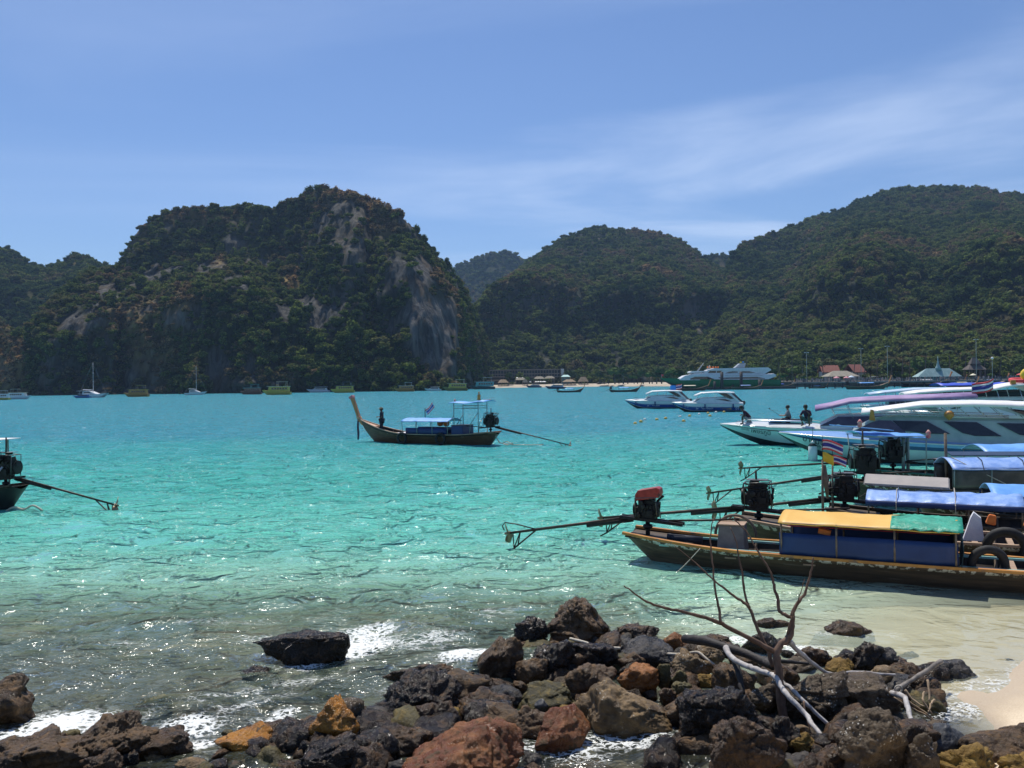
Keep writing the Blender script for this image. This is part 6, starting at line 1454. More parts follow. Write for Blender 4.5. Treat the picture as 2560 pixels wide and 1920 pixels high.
# beach parasols
for i, (px, py) in enumerate(((1293, 944), (1306, 944), (1325, 959), (1340, 959), (1346, 959), (1352, 959), (1358, 959), (1362, 959))):
    Yd = 658 if py > 950 else 676; c = AT(px, py, Yd)
    root = empty('parasol', (c.x, Yd, 2.0), 0, 'small white parasol open on the far beach', 'parasol', 'white parasols on the far beach'); zt_ = max(2.4, c.z-2.0)
    MB().tube([(0, 0, -.4), (0, 0, zt_)], .06, 5).build('pole', post_wood, root); MB().lathe((0, 0, zt_-.1), [(1.3, -.45), (1.2, -.30), (.6, .10), (.05, .35)], 8).build('canopy', tarp_white, root)
for (px, py, m_, lab) in ((2091, 942, M('pink_parasol', (.55, .2, .24)), 'pink parasol before the thatched hall, left'), (2116, 942, M('pink_parasol', (.55, .2, .24)), 'pale pink parasol before the thatched hall, middle'), (2128, 940, M('pale_parasol', (.45, .55, .65)), 'pale blue parasol before the thatched hall'), (2433, 935, yel_can, 'cream parasol near the pavilion'), (2550, 934, flag_red, 'red parasol at the right end of the pier')):
    c = AT(px, py, 356); root = empty('parasol', (c.x, 356, 2.6), 0, lab, 'parasol'); zt_ = c.z-2.6
    MB().tube([(0, 0, 0), (0, 0, zt_)], .05, 5).build('pole', post_grey, root); MB().lathe((0, 0, zt_-.2), [(1.5, -.4), (1.4, -.25), (.7, .12), (.05, .4)], 8).build('canopy', m_, root)

# trees along the shore
def leafy(name, tint, seed):
    me = crown_mesh(name, seed, 8, 44, .85, .24); me.materials.clear(); 
    m_ = M('leaf_'+name, tuple(v*.75 for v in tint), tuple(v*1.3 for v in tint), .9, .9, spec=.1); me.materials.append(m_); return me
crowns = [leafy('broad_crown_dark', (.035, .065, .022), 91), leafy('broad_crown_mid', (.055, .09, .028), 92), leafy('broad_crown_olive', (.09, .10, .038), 93), leafy('broad_crown_bright', (.085, .14, .035), 94)]
barkm = M('tree_bark', (.10, .08, .06), (.17, .14, .11), 2, .9)
def frond_crown(seed):
    r = random.Random(seed); mb = MB()
    for i in range(17):
        a = 2*math.pi*i/17+r.uniform(-.15, .15); up = r.uniform(.1, 1.0); Lf = r.uniform(.85, 1.1)
        pr, pl_, pm = [], [], []
        for k in range(7):
            t = k/6; rr_ = Lf*t*(1-.12*up); z = up*t*.75-1.15*t*t*(.55+.2*up); w = .17*math.sin(math.pi*(.12+.86*t))
            cx, cy = rr_*math.cos(a), rr_*math.sin(a); nx, ny = -math.sin(a), math.cos(a)
            pm.append((cx, cy, z)); pl_.append((cx+nx*w, cy+ny*w, z-.09)); pr.append((cx-nx*w, cy-ny*w, z-.09))
        mb.grid([pl_, pm, pr], False)
    return mb
pmesh = []
for i in range(3):
    o = frond_crown(60+i).build('palm_crown', M('palm_frond', (.030, .052, .016), (.062, .085, .028), 2, .8, spec=.08)); pmesh.append(o.data); bpy.data.objects.remove(o)
rt = random.Random(12)
def tree(px, pyb, hpx, Yd, ci, group, label, wk=.5, palm=False):
    zg = 2.2; c = AT(px, pyb, Yd); hgt = hpx/FPX*Yd
    root = empty('palm_tree' if palm else 'shore_tree', (c.x, Yd, zg), rt.uniform(0, 6), label, 'palm tree' if palm else 'tree', group)
    if palm:
        lx = rt.uniform(-1.2, 1.2); MB().tube([(0, 0, -.5), (lx*.3, 0, hgt*.5), (lx, 0, hgt)], [.26, .2, .15], 6).build('trunk', barkm, root)
        o = link('crown', pmesh[ci % 3], None, root); o.location = (lx, 0, hgt); s_ = rt.uniform(2.6, 3.4); o.scale = (s_, s_, s_)
    else:
        r_ = hgt*wk; MB().tube([(0, 0, -.5), (.2, 0, hgt*.35), (0, .2, hgt*.6)], [r_*.09, r_*.07, r_*.05], 6).build('trunk', barkm, root)
        o = link('crown', crowns[ci % 4], None, root); o.location = (0, 0, hgt-r_*.75); o.scale = (r_, r_, r_*.95); o.rotation_euler = (0, 0, rt.uniform(0, 6))
for i in range(30):
    px = 1170+i*16.2+rt.uniform(-5, 5)
    if 1190 < px < 1400: tree(px, 960, rt.uniform(26, 40), YH+16+rt.uniform(0, 12), i, 'trees behind the hotel', 'broadleaf tree in the wood just behind the hotel')
    else: tree(px, 960, rt.uniform(18, 38), 668+rt.uniform(0, 24), i, 'trees behind the far beach', 'broadleaf tree in the wood behind the far beach')
for (px, h_, ci, lab) in ((1272, 34, 0, 'dark feathery tree standing in front of the hotel'), (1213, 14, 3, 'bright green bush before the hotel wing'), (1334, 15, 1, 'green bush on the beach before the restaurants'), (1364, 14, 0, 'dark green bush behind the beach parasols'), (1319, 20, 3, 'yellowish tree between the restaurant roofs')):
    tree(px, 960, h_, 660, ci, None, lab, .42)
for i in range(16):
    px = 1500+i*12+rt.uniform(-4, 4); tree(px, 962, rt.uniform(20, 44), 640-(px-1500)*.5+rt.uniform(0, 14), i, 'trees behind the ferry bow', 'broadleaf tree on the low shore left of the ferry')
for i in range(34):
    px = 1700+i*26+rt.uniform(-9, 9); tree(px, 950, rt.uniform(28, 62), 425+rt.uniform(0, 26), i, 'trees behind the pier', 'broadleaf tree in the wood behind the ferry and the pier')
for i in range(12):
    px = 1955+i*52+rt.uniform(-12, 12); tree(px, 948, rt.uniform(16, 28), 392+rt.uniform(0, 10), i+1, 'bushes behind the pier', 'low round tree just behind the pier railing')
for i in range(22):
    px = 1880+i*31+rt.uniform(-12, 12); tree(px, 948, rt.uniform(42, 78), 400+rt.uniform(0, 20), i, 'palms behind the pier', 'coconut palm rising behind the pier', palm=True)
# ================================================================== ROCKS, DRIFTWOOD, ROPES
def rock_material(name, c1, c2, c3, rough=(.35, .8), speck=None, bump=.03, fine=1.0):
    m = bpy.data.materials.new(name); m.use_nodes = True; t = m.node_tree; n = t.nodes; b = n['Principled BSDF']
    geo = n.new('ShaderNodeNewGeometry')
    def noise(sc, d=6., ro=.62, dist=.3):
        x = n.new('ShaderNodeTexNoise'); x.inputs['Scale'].default_value = sc; x.inputs['Detail'].default_value = d; x.inputs['Roughness'].default_value = ro; x.inputs['Distortion'].default_value = dist; t.links.new(geo.outputs['Position'], x.inputs['Vector']); return x.outputs['Fac']
    def ramp(s, a, c, lo=0., hi=1.):
        r = n.new('ShaderNodeMapRange'); r.interpolation_type = 'SMOOTHSTEP'
        for i, v in ((1, a), (2, c), (3, lo), (4, hi)): r.inputs[i].default_value = v
        t.links.new(s, r.inputs[0]); return r.outputs[0]
    def mix(f, a, c):
        x = n.new('ShaderNodeMix'); x.data_type = 'RGBA'; t.links.new(f, x.inputs[0])
        for i, v in ((6, a), (7, c)):
            if isinstance(v, tuple): x.inputs[i].default_value = (*v, 1)
            else: t.links.new(v, x.inputs[i])
        return x.outputs[2]
    nA, nB, nC = noise(3.2), noise(9.0, 8., .7), noise(38., 5., .65)
    col = mix(ramp(nA, .38, .62), c1, c2); col = mix(ramp(nB, .50, .66), col, c3); col = mix(ramp(nC, .52, .75, 0., .35), col, tuple(v*.45 for v in c1))
    if speck:
        v = n.new('ShaderNodeTexVoronoi'); v.inputs['Scale'].default_value = 26.; t.links.new(geo.outputs['Position'], v.inputs['Vector'])
        inv = n.new('ShaderNodeMath'); inv.operation = 'MULTIPLY'; t.links.new(ramp(v.outputs['Distance'], .30, .18), inv.inputs[0]); t.links.new(ramp(noise(4.5, 3.), .52, .62), inv.inputs[1])
        col = mix(inv.outputs[0], col, speck)
    t.links.new(col, b.inputs['Base Color']); t.links.new(ramp(nB, .35, .7, rough[0], rough[1]), b.inputs['Roughness']); b.inputs['Specular IOR Level'].default_value = .32
    a1 = n.new('ShaderNodeMath'); a1.operation = 'MULTIPLY'; a1.inputs[1].default_value = .30*fine; t.links.new(nC, a1.inputs[0])
    a2 = n.new('ShaderNodeMath'); a2.operation = 'ADD'; t.links.new(nB, a2.inputs[0]); t.links.new(a1.outputs[0], a2.inputs[1])
    bp = n.new('ShaderNodeBump'); bp.inputs['Distance'].default_value = bump; bp.inputs['Strength'].default_value = 1.0; t.links.new(a2.outputs[0], bp.inputs['Height']); t.links.new(bp.outputs[0], b.inputs['Normal'])
    return m
RM = dict(
    black=rock_material('wet_black_rock', (.011, .008, .006), (.028, .019, .013), (.080, .044, .020), (.10, .45), None, .05, .9),
    dark=rock_material('dark_brown_rock', (.032, .018, .009), (.075, .042, .019), (.150, .078, .030), (.16, .6), None, .045),
    brown=rock_material('brown_rock', (.046, .027, .013), (.108, .063, .029), (.175, .100, .043), (.25, .75), None, .04),
    tan=rock_material('tan_rock', (.090, .058, .027), (.20, .130, .060), (.28, .185, .086), (.28, .8), (.5, .46, .38), .035),
    orange=rock_material('orange_rock', (.17, .062, .014), (.33, .130, .030), (.075, .034, .012), (.25, .6), None, .04),
    golden=rock_material('golden_wet_rock', (.27, .110, .016), (.44, .190, .028), (.060, .030, .010), (.10, .4), None, .04),
    red=rock_material('reddish_rock', (.15, .046, .016), (.26, .105, .034), (.085, .050, .020), (.18, .6), None, .045),
    barn=rock_material('barnacled_rock', (.060, .040, .022), (.135, .095, .054), (.038, .025, .014), (.22, .7), (.62, .58, .50), .045),
    slate=rock_material('slate_rock', (.037, .037, .038), (.070, .070, .070), (.12, .12, .12), (.28, .55), None, .012),
    ochre=rock_material('ochre_spongy_rock', (.20, .115, .022), (.33, .205, .042), (.07, .040, .010), (.45, .85), None, .06, 1.2),
    moss=rock_material('mossy_rock', (.045, .038, .014), (.110, .090, .030), (.17, .125, .042), (.35, .8), None, .04),
    grey=rock_material('dark_grey_rock', (.023, .021, .020), (.058, .051, .046), (.10, .085, .068), (.18, .6), None, .045))
_ico = {}
def ico(sub):
    if sub not in _ico:
        bm = bmesh.new(); bmesh.ops.create_icosphere(bm, subdivisions=sub, radius=1.0); bm.verts.ensure_lookup_table()
        _ico[sub] = (np.array([v.co[:] for v in bm.verts]), np.array([[v.index for v in f.verts] for f in bm.faces])); bm.free()
    return _ico[sub]
def rock_mesh(seed, ext, sub=5, rough=.10, planes=20, peak=0.0, sponge=0.0, layers=0.0, lean=0.0, soft=16.0, flat=0.0):
    r = np.random.RandomState(seed); D_, F_ = ico(sub); rough = rough*1.3
    P = r.normal(size=(planes, 3)); P /= np.linalg.norm(P, axis=1)[:, None]; dist = r.uniform(.70, 1.0, planes)
    dots = D_ @ P.T; rad = dist[None, :]/np.maximum(dots, .05)
    rad = np.minimum(rad, 1.5)
    rr = -np.log(np.exp(-soft*np.minimum(rad, 2.0)).sum(1))/soft
    V = D_*rr[:, None]
    sc = np.array(ext)/np.array(ext).max()
    q = V*sc
    disp = 1.35*rough*(fbm(q*2.1+seed*3.7, 5, seed, .55)*1.0+.75*fbm(q*2.7+seed, 5, seed+7, .6, ridged=True)*.8)
    disp += .6*rough*fbm(q*9+seed, 4, seed+11, .65, ridged=True)*.6
    # fractured blocks: each cell stands proud or set back, with a crack between
    C_ = r.uniform(-1, 1, size=(34, 3))*sc*1.05; off = r.uniform(-1, 1, 34)
    dd = np.sqrt(((q[:, None, :]-C_[None])**2*np.array([1, 1, 1.7])).sum(2)); srt = np.partition(dd, 1, axis=1); near_ = dd.argmin(1); gap = srt[:, 1]-srt[:, 0]
    ck = sstep(gap, 0.0, .07); disp += (off[near_]*ck)*.75*rough - .42*rough*(1-ck)
    if sponge: disp -= sponge*np.clip(fbm(q*9+seed, 3, seed+13), 0, 1)
    V = V*(1+disp)[:, None]
    lo, hi = V.min(0), V.max(0); V = (V-(lo+hi)/2)/((hi-lo)/2)
    if layers: V[:, 0] += layers*np.sin(V[:, 2]*9+V[:, 0]*1.5)*.06; V[:, 1] += layers*np.sin(V[:, 2]*9+1)*.06
    if lean: V[:, 0] += lean*(V[:, 2]+1)*.5
    if peak:      # push the top to one side and narrow it
        k = sstep(V[:, 2], -.4, 1.0); V[:, 0] = V[:, 0]*(1-.45*k)+peak*k; 
    if flat:
        V[:, 2] = np.where(V[:, 2] > .1, .1+(V[:, 2]-.1)*(1-flat), V[:, 2]); lo, hi = V[:, 2].min(), V[:, 2].max(); V[:, 2] = (V[:, 2]-(lo+hi)/2)/((hi-lo)/2)
    V *= np.array(ext)
    me = npmesh('rock', V, F_); return me
ZB = {'A': (0, 1440), 'B': (880, 1440), 'C': (1660, 1440)}
zs = 900/2212.0
SPOTS = []
def rock(win, x0, y0, x1, y1, kind, label, seed, rough=.10, peak=0.0, sponge=0.0, layers=0.0, deep=.85, sub=None, z0=0.0, cat='rock', lean=0.0, dk=.8, tilt=0.0, flat=0.0):
    ox, oy = ZB[win]
    pl, pr, pt, pb = ox+x0*zs, ox+x1*zs, oy+y0*zs, oy+y1*zs
    g_ = G((pl+pr)/2, pb, z0); Yf = g_.y
    w = (pr-pl)/FPX*Yf
    Yc = Yf+.42*dk*w
    w = (pr-pl)/FPX*Yc*1.03
    top = AT((pl+pr)/2, pt, Yc); zt = max(top.z, z0+.06)
    sink = .22*w if z0 <= 0 else .1*w
    hz2 = (zt-(z0-sink))/2
    sub = sub or (6 if (pr-pl) > 170 else 5 if (pr-pl) > 45 else 4)
    me = rock_mesh(seed, (w/2, w/2*dk, hz2), sub, rough, peak=peak, sponge=sponge, layers=layers, lean=lean*w, flat=flat)
    o = link('rock', me, RM[kind]); o.location = (top.x, Yc, zt-hz2); o.rotation_euler = (0, tilt, 0)
    SPOTS.append((top.x, Yc, w)); return tag(o, label, cat)
# the pile in the middle
rock('B', 1190, 138, 1612, 440, 'brown', 'big pointed brown boulder crowning the rock pile at the waterline', 101, .12, peak=-.22)
rock('B', 990, 250, 1215, 440, 'black', 'black rough rock leaning left of the pointed boulder', 102, .14, sponge=.06)
rock('B', 745, 362, 1085, 625, 'brown', 'large brown boulder left of the pile, sloping to the sea', 103, .12, peak=.15)
rock('B', 1003, 505, 1208, 668, 'brown', 'small rounded brown rock in front of the sloping boulder', 104, .10)
rock('B', 1060, 385, 1420, 640, 'black', 'jagged black rock mass in the heart of the pile', 105, .18, sponge=.10)
rock('B', 1330, 395, 1680, 600, 'black', 'black spongy rock below the pointed boulder', 106, .17, sponge=.10)
rock('B', 1645, 388, 1975, 575, 'grey', 'flat-topped dark grey block right of the pile centre', 107, .09)
rock('B', 1860, 338, 2105, 480, 'orange', 'bright orange rock behind the dark grey block', 108, .08, peak=-.1)
rock('B', 1600, 305, 1895, 440, 'dark', 'dark reddish rock between the pointed boulder and the orange rock', 109, .14)
rock('B', 1305, 525, 1625, 735, 'brown', 'speckled brown rock at the pile centre above the tan boulder', 110, .10)
rock('B', 1628, 543, 1892, 735, 'orange', 'cracked orange-brown rock beside the speckled rock', 111, .10)
rock('B', 1340, 618, 1965, 980, 'tan', 'largest rounded tan boulder standing in the foamy shallows', 112, .09, peak=-.12)
rock('B', 1965, 455, 2215, 665, 'tan', 'tan spotted rock under the pale rope', 113, .11)
rock('B', 95, 588, 670, 885, 'black', 'low wet black slab glittering at the pile left edge', 114, .13, sponge=.05, dk=.6)
rock('B', 650, 600, 1030, 735, 'black', 'narrow black ridge rock behind the dark stones', 115, .16)
rock('B', 645, 700, 1000, 865, 'dark', 'dark brown rock with flat top left of the tan boulder', 116, .13)
rock('B', 1015, 660, 1370, 825, 'moss', 'olive mossy rock above the small grey stone', 117, .13)
rock('B', 325, 758, 670, 960, 'dark', 'dark rock with an ochre face at the pile left foot', 118, .13)
rock('B', 490, 810, 665, 945, 'ochre', 'ochre stone set against the dark rock foot', 119, .10)
rock('B', 280, 905, 1050, 1330, 'red', 'largest reddish boulder at the bottom edge', 120, .08)
rock('B', 995, 810, 1260, 1020, 'brown', 'wedge-shaped brown rock between the reddish and tan boulders', 121, .12)
rock('B', 1120, 815, 1465, 1105, 'red', 'wet red-brown sloping rock in front of the tan boulder', 122, .08, dk=.9)
rock('B', 1108, 752, 1208, 842, 'slate', 'small smooth grey stone standing upright', 123, .05)
rock('B', 1270, 795, 1345, 885, 'ochre', 'small mustard stone left of the tan boulder', 124, .08)
rock('B', 170, 930, 500, 1100, 'dark', 'knobbly brown rock behind the reddish boulder', 125, .16)
rock('B', 195, 535, 745, 650, 'dark', 'long low dark reef edge washed by foam', 126, .15, dk=.35)
rock('B', 1868, 535, 1965, 710, 'moss', 'upright greenish grey stone beside the orange-brown rock', 127, .09)
rock('B', 1955, 575, 2060, 700, 'moss', 'small mossy stone below the spotted rock', 128, .10)
rock('B', 2070, 598, 2230, 690, 'ochre', 'mossy ochre stone at the driftwood foot', 129, .10)
rock('B', 1880, 680, 2010, 800, 'dark', 'dark stone right of the tan boulder top', 130, .12)
rock('B', 1960, 650, 2110, 780, 'moss', 'green-tinged stone left of the black spongy mass', 131, .12)
# left corner
rock('A', -160, 615, 190, 920, 'brown', 'layered brown rock cut by the left edge', 140, .10, layers=1.0)
rock('A', -120, 985, 560, 1290, 'brown', 'long dark brown ledge in the lower left corner', 141, .12, sponge=.04)
rock('A', 380, 850, 960, 1180, 'brown', 'rising end of the dark brown ledge, highest in the lower left', 142, .13, sponge=.04, peak=.25)
rock('A', 500, 1050, 770, 1260, 'dark', 'rough dark rock at the bottom below the ledge end', 143, .14)
rock('A', 805, 955, 1200, 1110, 'dark', 'low dark brown rock right of the ledge', 144, .15)
rock('A', 1325, 920, 1685, 1075, 'golden', 'wet orange rock lying flat in the splash', 145, .09)
rock('A', 1885, 742, 2218, 1060, 'golden', 'tall golden-brown rock standing in the wash', 146, .10, peak=.2)
rock('A', 1850, 985, 2270, 1230, 'black', 'wet black rock at the bottom below the golden rock', 147, .13)
rock('A', 1715, 1005, 1805, 1090, 'dark', 'small dark stone between the orange and golden rocks', 148, .12)
rock('A', 1565, 345, 2150, 545, 'black', 'long wet black rock in the sea with waves breaking over it', 1493, .14, dk=.4, sponge=.05, z0=-.05, flat=.75, tilt=-.06)
rock('A', 860, 1062, 1030, 1130, 'tan', 'flat tan stone awash at the bottom left', 150, .08, z0=-.04)
rock('A', 1095, 1108, 1310, 1200, 'tan', 'pale flat stone awash right of the flat tan stone', 151, .08, z0=-.04)
rock('A', 560, 1105, 700, 1165, 'ochre', 'small tan stone below the dark ledge', 152, .08)
# right pile under the driftwood
rock('C', 85, 655, 645, 1060, 'black', 'large black spongy boulder left of the driftwood base', 160, .16, sponge=.12)
rock('C', 240, 850, 760, 1330, 'dark', 'big dark brown boulder at the bottom under the driftwood', 161, .12, sponge=.03)
rock('C', 690, 585, 1130, 920, 'barn', 'broad barnacled brown rock behind the driftwood base', 162, .14)
rock('C', 1030, 610, 1410, 860, 'barn', 'barnacled brown rock right of the driftwood base', 163, .13)
rock('C', 1050, 790, 1510, 1290, 'barn', 'big grey barnacled boulder at the bottom right of the driftwood', 164, .11)
rock('C', 295, 545, 570, 740, 'brown', 'brown rock behind the charred log', 165, .11)
rock('C', 785, 420, 1035, 560, 'dark', 'dark red-brown rock in the shallows right of the driftwood', 166, .14)
rock('C', 1135, 398, 1345, 600, 'black', 'rounded black rock at the water edge', 167, .13, sponge=.05)
rock('C', 1270, 440, 1445, 590, 'grey', 'black-grey rock touching the rounded black rock', 168, .12)
rock('C', 1385, 525, 1605, 655, 'dark', 'dark brown rock right of the black pair', 169, .13)
rock('C', 1585, 510, 1895, 625, 'grey', 'wet flat-topped dark slab out on the sand', 170, .09)
rock('C', 1265, 548, 1495, 715, 'tan', 'smooth tan rock below the black pair', 171, .08)
rock('C', 975, 508, 1175, 625, 'ochre', 'tan ochre rock left of the smooth tan rock', 172, .09)
rock('C', 1465, 608, 1695, 755, 'dark', 'dark rock under the leaning stick at the sand edge', 173, .13)
rock('C', 1565, 900, 1875, 1120, 'slate', 'angular slate-grey rock with sharp top edge', 174, .05, peak=.25)
rock('C', 1800, 915, 2420, 1200, 'brown', 'broad flat grey-brown slab in the lower right corner', 175, .07, dk=.7)
rock('C', 1685, 1035, 2060, 1300, 'ochre', 'porous ochre rock at the bottom right', 176, .12, sponge=.10)
rock('C', 2035, 1085, 2330, 1300, 'ochre', 'porous ochre rock cut by the lower right corner', 177, .12, sponge=.10)
rock('C', 795, 915, 895, 985, 'tan', 'small pale stone lying among the driftwood branches', 178, .08, z0=.15)
rock('C', 755, 955, 930, 1130, 'ochre', 'tan ochre rock below the white branch', 179, .11)
rock('C', 785, 1095, 1020, 1300, 'dark', 'dark brown rock at the bottom beside the white branch', 180, .12)
rock('C', 1475, 950, 1700, 1300, 'barn', 'tan-grey barnacled rock left of the slate rock', 181, .11)
rock('C', 155, 425, 365, 580, 'tan', 'angular tan rock beside the rope end', 182, .10)
rock('C', 520, 660, 720, 860, 'barn', 'brown barnacled rock under the fork of the driftwood', 183, .13)
rock('C', 640, 860, 860, 1120, 'black', 'black rock in the shade of the driftwood base', 184, .13)
rock('C', 230, 355, 420, 420, 'dark', 'low dark stone behind the charred log', 185, .14)
rock('C', 885, 270, 1290, 395, 'dark', 'dark brown reef rock awash beyond the driftwood', 186, .12, dk=.5, z0=-.08)
rock('C', 560, 255, 780, 345, 'dark', 'dark reef stone awash left of the larger reef rock', 187, .12, dk=.5, z0=-.08)
# drowned stones seen through the water
def drowned(win, x0, y0, x1, y1, kind, label, seed, dz=-.25):
    ox, oy = ZB[win]; g_ = G(ox+(x0+x1)/2*zs, oy+(y0+y1)/2*zs); w = (x1-x0)*zs/FPX*g_.y
    me = rock_mesh(seed, (w/2, w*.42, .16), 5, .12); o = link('rock', me, RM[kind]); o.location = (g_.x, g_.y, dz); return tag(o, label, 'rock')
drowned('A', 1480, 500, 1760, 620, 'black', 'black drowned rock under the water left of the breaking waves', 190, -.16)
drowned('C', 1385, 420, 1640, 500, 'grey', 'grey drowned rock under the shallow green water', 191, -.17)
drowned('C', 2025, 450, 2210, 535, 'grey', 'pale grey drowned rock off the sand at the right', 192, -.17)
drowned('B', 1190, 1125, 1650, 1190, 'dark', 'brown drowned rock in the foamy shallows at the bottom', 193, -.14)
drowned('A', 830, 620, 1060, 710, 'tan', 'pale green drowned stone in the shallows left', 194, -.25)
drowned('A', 1000, 770, 1290, 860, 'dark', 'brown drowned stone behind the splash', 195, -.2)
# loose small stones filling the gaps between the boulders
small = [(rock_mesh(300+i, (.5, .42, .34), 4, .14), k) for i, k in enumerate(('dark', 'black', 'brown', 'dark', 'moss', 'dark', 'black', 'grey', 'barn', 'black'))]
sm_lab = {'dark': 'small dark brown stone wedged between the boulders', 'black': 'small black stone wedged between the boulders', 'brown': 'small brown stone wedged between the boulders', 'tan': 'small tan stone wedged between the boulders', 'moss': 'small mossy stone wedged between the boulders', 'orange': 'small orange stone wedged between the boulders', 'grey': 'small grey stone wedged between the boulders', 'barn': 'small barnacled stone wedged between the boulders'}
rs = random.Random(5); placed = 0
zones = [((1150, 1610), (1640, 1770), 60), ((1640, 1640), (2340, 1940), 90), ((930, 1770), (1330, 1940), 44), ((560, 1830), (950, 1935), 44), ((0, 1850), (560, 1940), 24), ((1400, 1610), (1980, 1690), 40), ((2050, 1850), (2560, 1940), 18)]
for (a, b_, cnt) in zones:
    for i in range(cnt):
        p = G(rs.uniform(a[0], b_[0]), rs.uniform(a[1], b_[1])); me, k = small[rs.randrange(len(small))]
        s_ = rs.choice((rs.uniform(.14, .40), rs.uniform(.2, .5), rs.uniform(.45, .85) if cnt > 35 else .3))
        if me.users == 0 or not me.materials: me.materials.append(RM[k])
        o = bpy.data.objects.new('small_stone', me); COL.objects.link(o); o.location = (p.x, p.y, rs.uniform(-.10, .05)); o.scale = (s_*rs.uniform(.8, 1.3), s_, s_*rs.uniform(.7, 1.2)); o.rotation_euler = (rs.uniform(-.5, .5), rs.uniform(-.5, .5), rs.uniform(0, 6.3))
        tag(o, sm_lab[k], 'stone', 'small stones between the boulders')

# driftwood
bark_b = M('dry_brown_bark', (.10, .058, .036), (.19, .115, .075), 10, .8, .004, 40, stretch=(1, 1, .5))
bark_w = M('bleached_wood', (.34, .31, .29), (.55, .52, .49), 8, .75, .004, 40, c3=(.10, .08, .07), s3=5, lo3=.55, hi3=.68)
bark_k = M('charred_log', (.012, .010, .009), (.035, .027, .023), 8, .7, .01, 25, c3=(.10, .088, .08), s3=6, lo3=.60, hi3=.70)
def zC(x, y): return 1660+x*zs, 1440+y*zs
zd = 520/2212.0
def zD(x, y): return 1540+x*zd, 1280+y*zd
def limb(name, pts, Ys, r0, r1, mat, parent, conv=zC, org=None, n=8):
    P = []
    m_ = len(pts)
    for i, p in enumerate(pts):
        Yv = Ys[0]+(Ys[1]-Ys[0])*i/(m_-1) if isinstance(Ys, tuple) else Ys
        P.append(AT(*conv(*p), Yv)-org)
    out_ = []; rad = []
    rr_ = random.Random(len(pts)*7+int(pts[0][0]))
    for i in range(m_-1):
        p0, p1, p2, p3 = P[max(0, i-1)], P[i], P[i+1], P[min(m_-1, i+2)]
        for k in range(4):
            t = k/4; q = .5*((2*p1)+(p2-p0)*t+(2*p0-5*p1+4*p2-p3)*t*t+(3*p1-p0-3*p2+p3)*t**3)
            f = (i+t)/(m_-1); rad.append((r0+(r1-r0)*f)*(1+rr_.uniform(-.10, .14))); out_.append(q+Vector((rr_.uniform(-1, 1), rr_.uniform(-1, 1), rr_.uniform(-1, 1)))*.006)
    out_.append(P[-1]); rad.append(r1)
    return MB().tube(out_, rad, n).build(name, mat, parent)
og = AT(*zC(705, 640), 10.7)
dw = empty('dead_branch', og, 0, 'bare brown dead branch standing forked among the rocks', 'branch')
tr = limb('stem', [(735, 900), (718, 760), (705, 640), (700, 545), (692, 470), (722, 415), (762, 385), (786, 330), (790, 245)], (10.5, 10.75), .060, .032, bark_b, dw, zC, og)
limb('twig', [(1870, 1110), (1905, 1010), (1960, 930), (2015, 850), (2040, 750), (2075, 640), (2095, 480)], (10.75, 10.9), .028, .009, bark_b, dw, zD, og, 6)
limb('twig', [(1880, 1120), (1790, 1090), (1735, 1040), (1725, 930), (1690, 830), (1665, 720), (1620, 590), (1530, 450), (1460, 330), (1380, 200), (1225, 55)], (10.75, 11.2), .024, .006, bark_b, dw, zD, og, 6)
lb = limb('side_branch', [(1700, 1490), (1560, 1420), (1380, 1320), (1200, 1230), (1100, 1175), (900, 1110), (640, 1045), (470, 1010), (330, 955), (200, 870), (85, 785)], (10.65, 10.2), .034, .008, bark_b, dw, zD, og, 7)
limb('twig', [(1112, 1180), (1095, 1030), (1060, 870), (1040, 700), (1020, 480), (1005, 320), (1015, 150), (1055, 50)], (10.4, 10.8), .018, .005, bark_b, lb, zD, og, 6)
rb2 = limb('side_branch', [(1665, 1640), (1620, 1480), (1560, 1360), (1490, 1200), (1435, 1050), (1400, 980), (1365, 840), (1345, 660), (1300, 480), (1280, 330), (1215, 165)], (10.75, 11.3), .030, .006, bark_b, dw, zD, og, 6)
limb('twig', [(1425, 1020), (1330, 940), (1220, 865), (1060, 740), (950, 640), (800, 500), (620, 355)], (10.95, 11.2), .019, .005, bark_b, rb2, zD, og, 6)
limb('twig', [(1820, 1330), (1840, 1230), (1870, 1130), (1930, 960), (1975, 830), (2005, 715)], (10.7, 10.6), .012, .004, bark_b, dw, zD, og, 5)
limb('side_branch', [(760, 388), (815, 450), (870, 500), (930, 550), (1030, 605), (1160, 590), (1300, 598), (1420, 606)], (10.7, 11.4), .034, .014, bark_w, dw, zC, og, 7)
limb('root', [(715, 645), (790, 700), (870, 780), (1030, 930), (1130, 1010), (1220, 1080), (1272, 1140)], (10.65, 9.6), .030, .012, bark_w, dw, zC, og, 7)
limb('root', [(860, 770), (870, 850), (900, 950), (945, 1050)], (10.2, 9.9), .014, .006, bark_b, dw, zC, og, 6)
og = AT(*zC(690, 620), 10.8)
w2 = empty('bleached_branch', og, 0, 'bleached white branch curving down over the rocks', 'branch')
limb('limb', [(380, 440), (400, 480), (440, 520), (500, 550), (560, 570), (640, 600), (690, 625), (725, 690), (770, 745), (870, 850), (910, 910), (960, 970), (1060, 1100), (1115, 1190)], (11.6, 9.3), .040, .024, bark_w, w2, zC, og)
limb('snag', [(435, 530), (455, 580), (470, 650), (485, 730)], (11.4, 11.0), .045, .035, bark_k, w2, zC, og)
og = AT(*zC(400, 450), 11.8)
w3 = empty('charred_log', og, 0, 'charred black log lying behind the dead branch', 'log')
limb('log', [(120, 385), (220, 395), (330, 422), (480, 470), (600, 520), (680, 560)], (12.6, 11.2), .066, .055, bark_k, w3, zC, og)
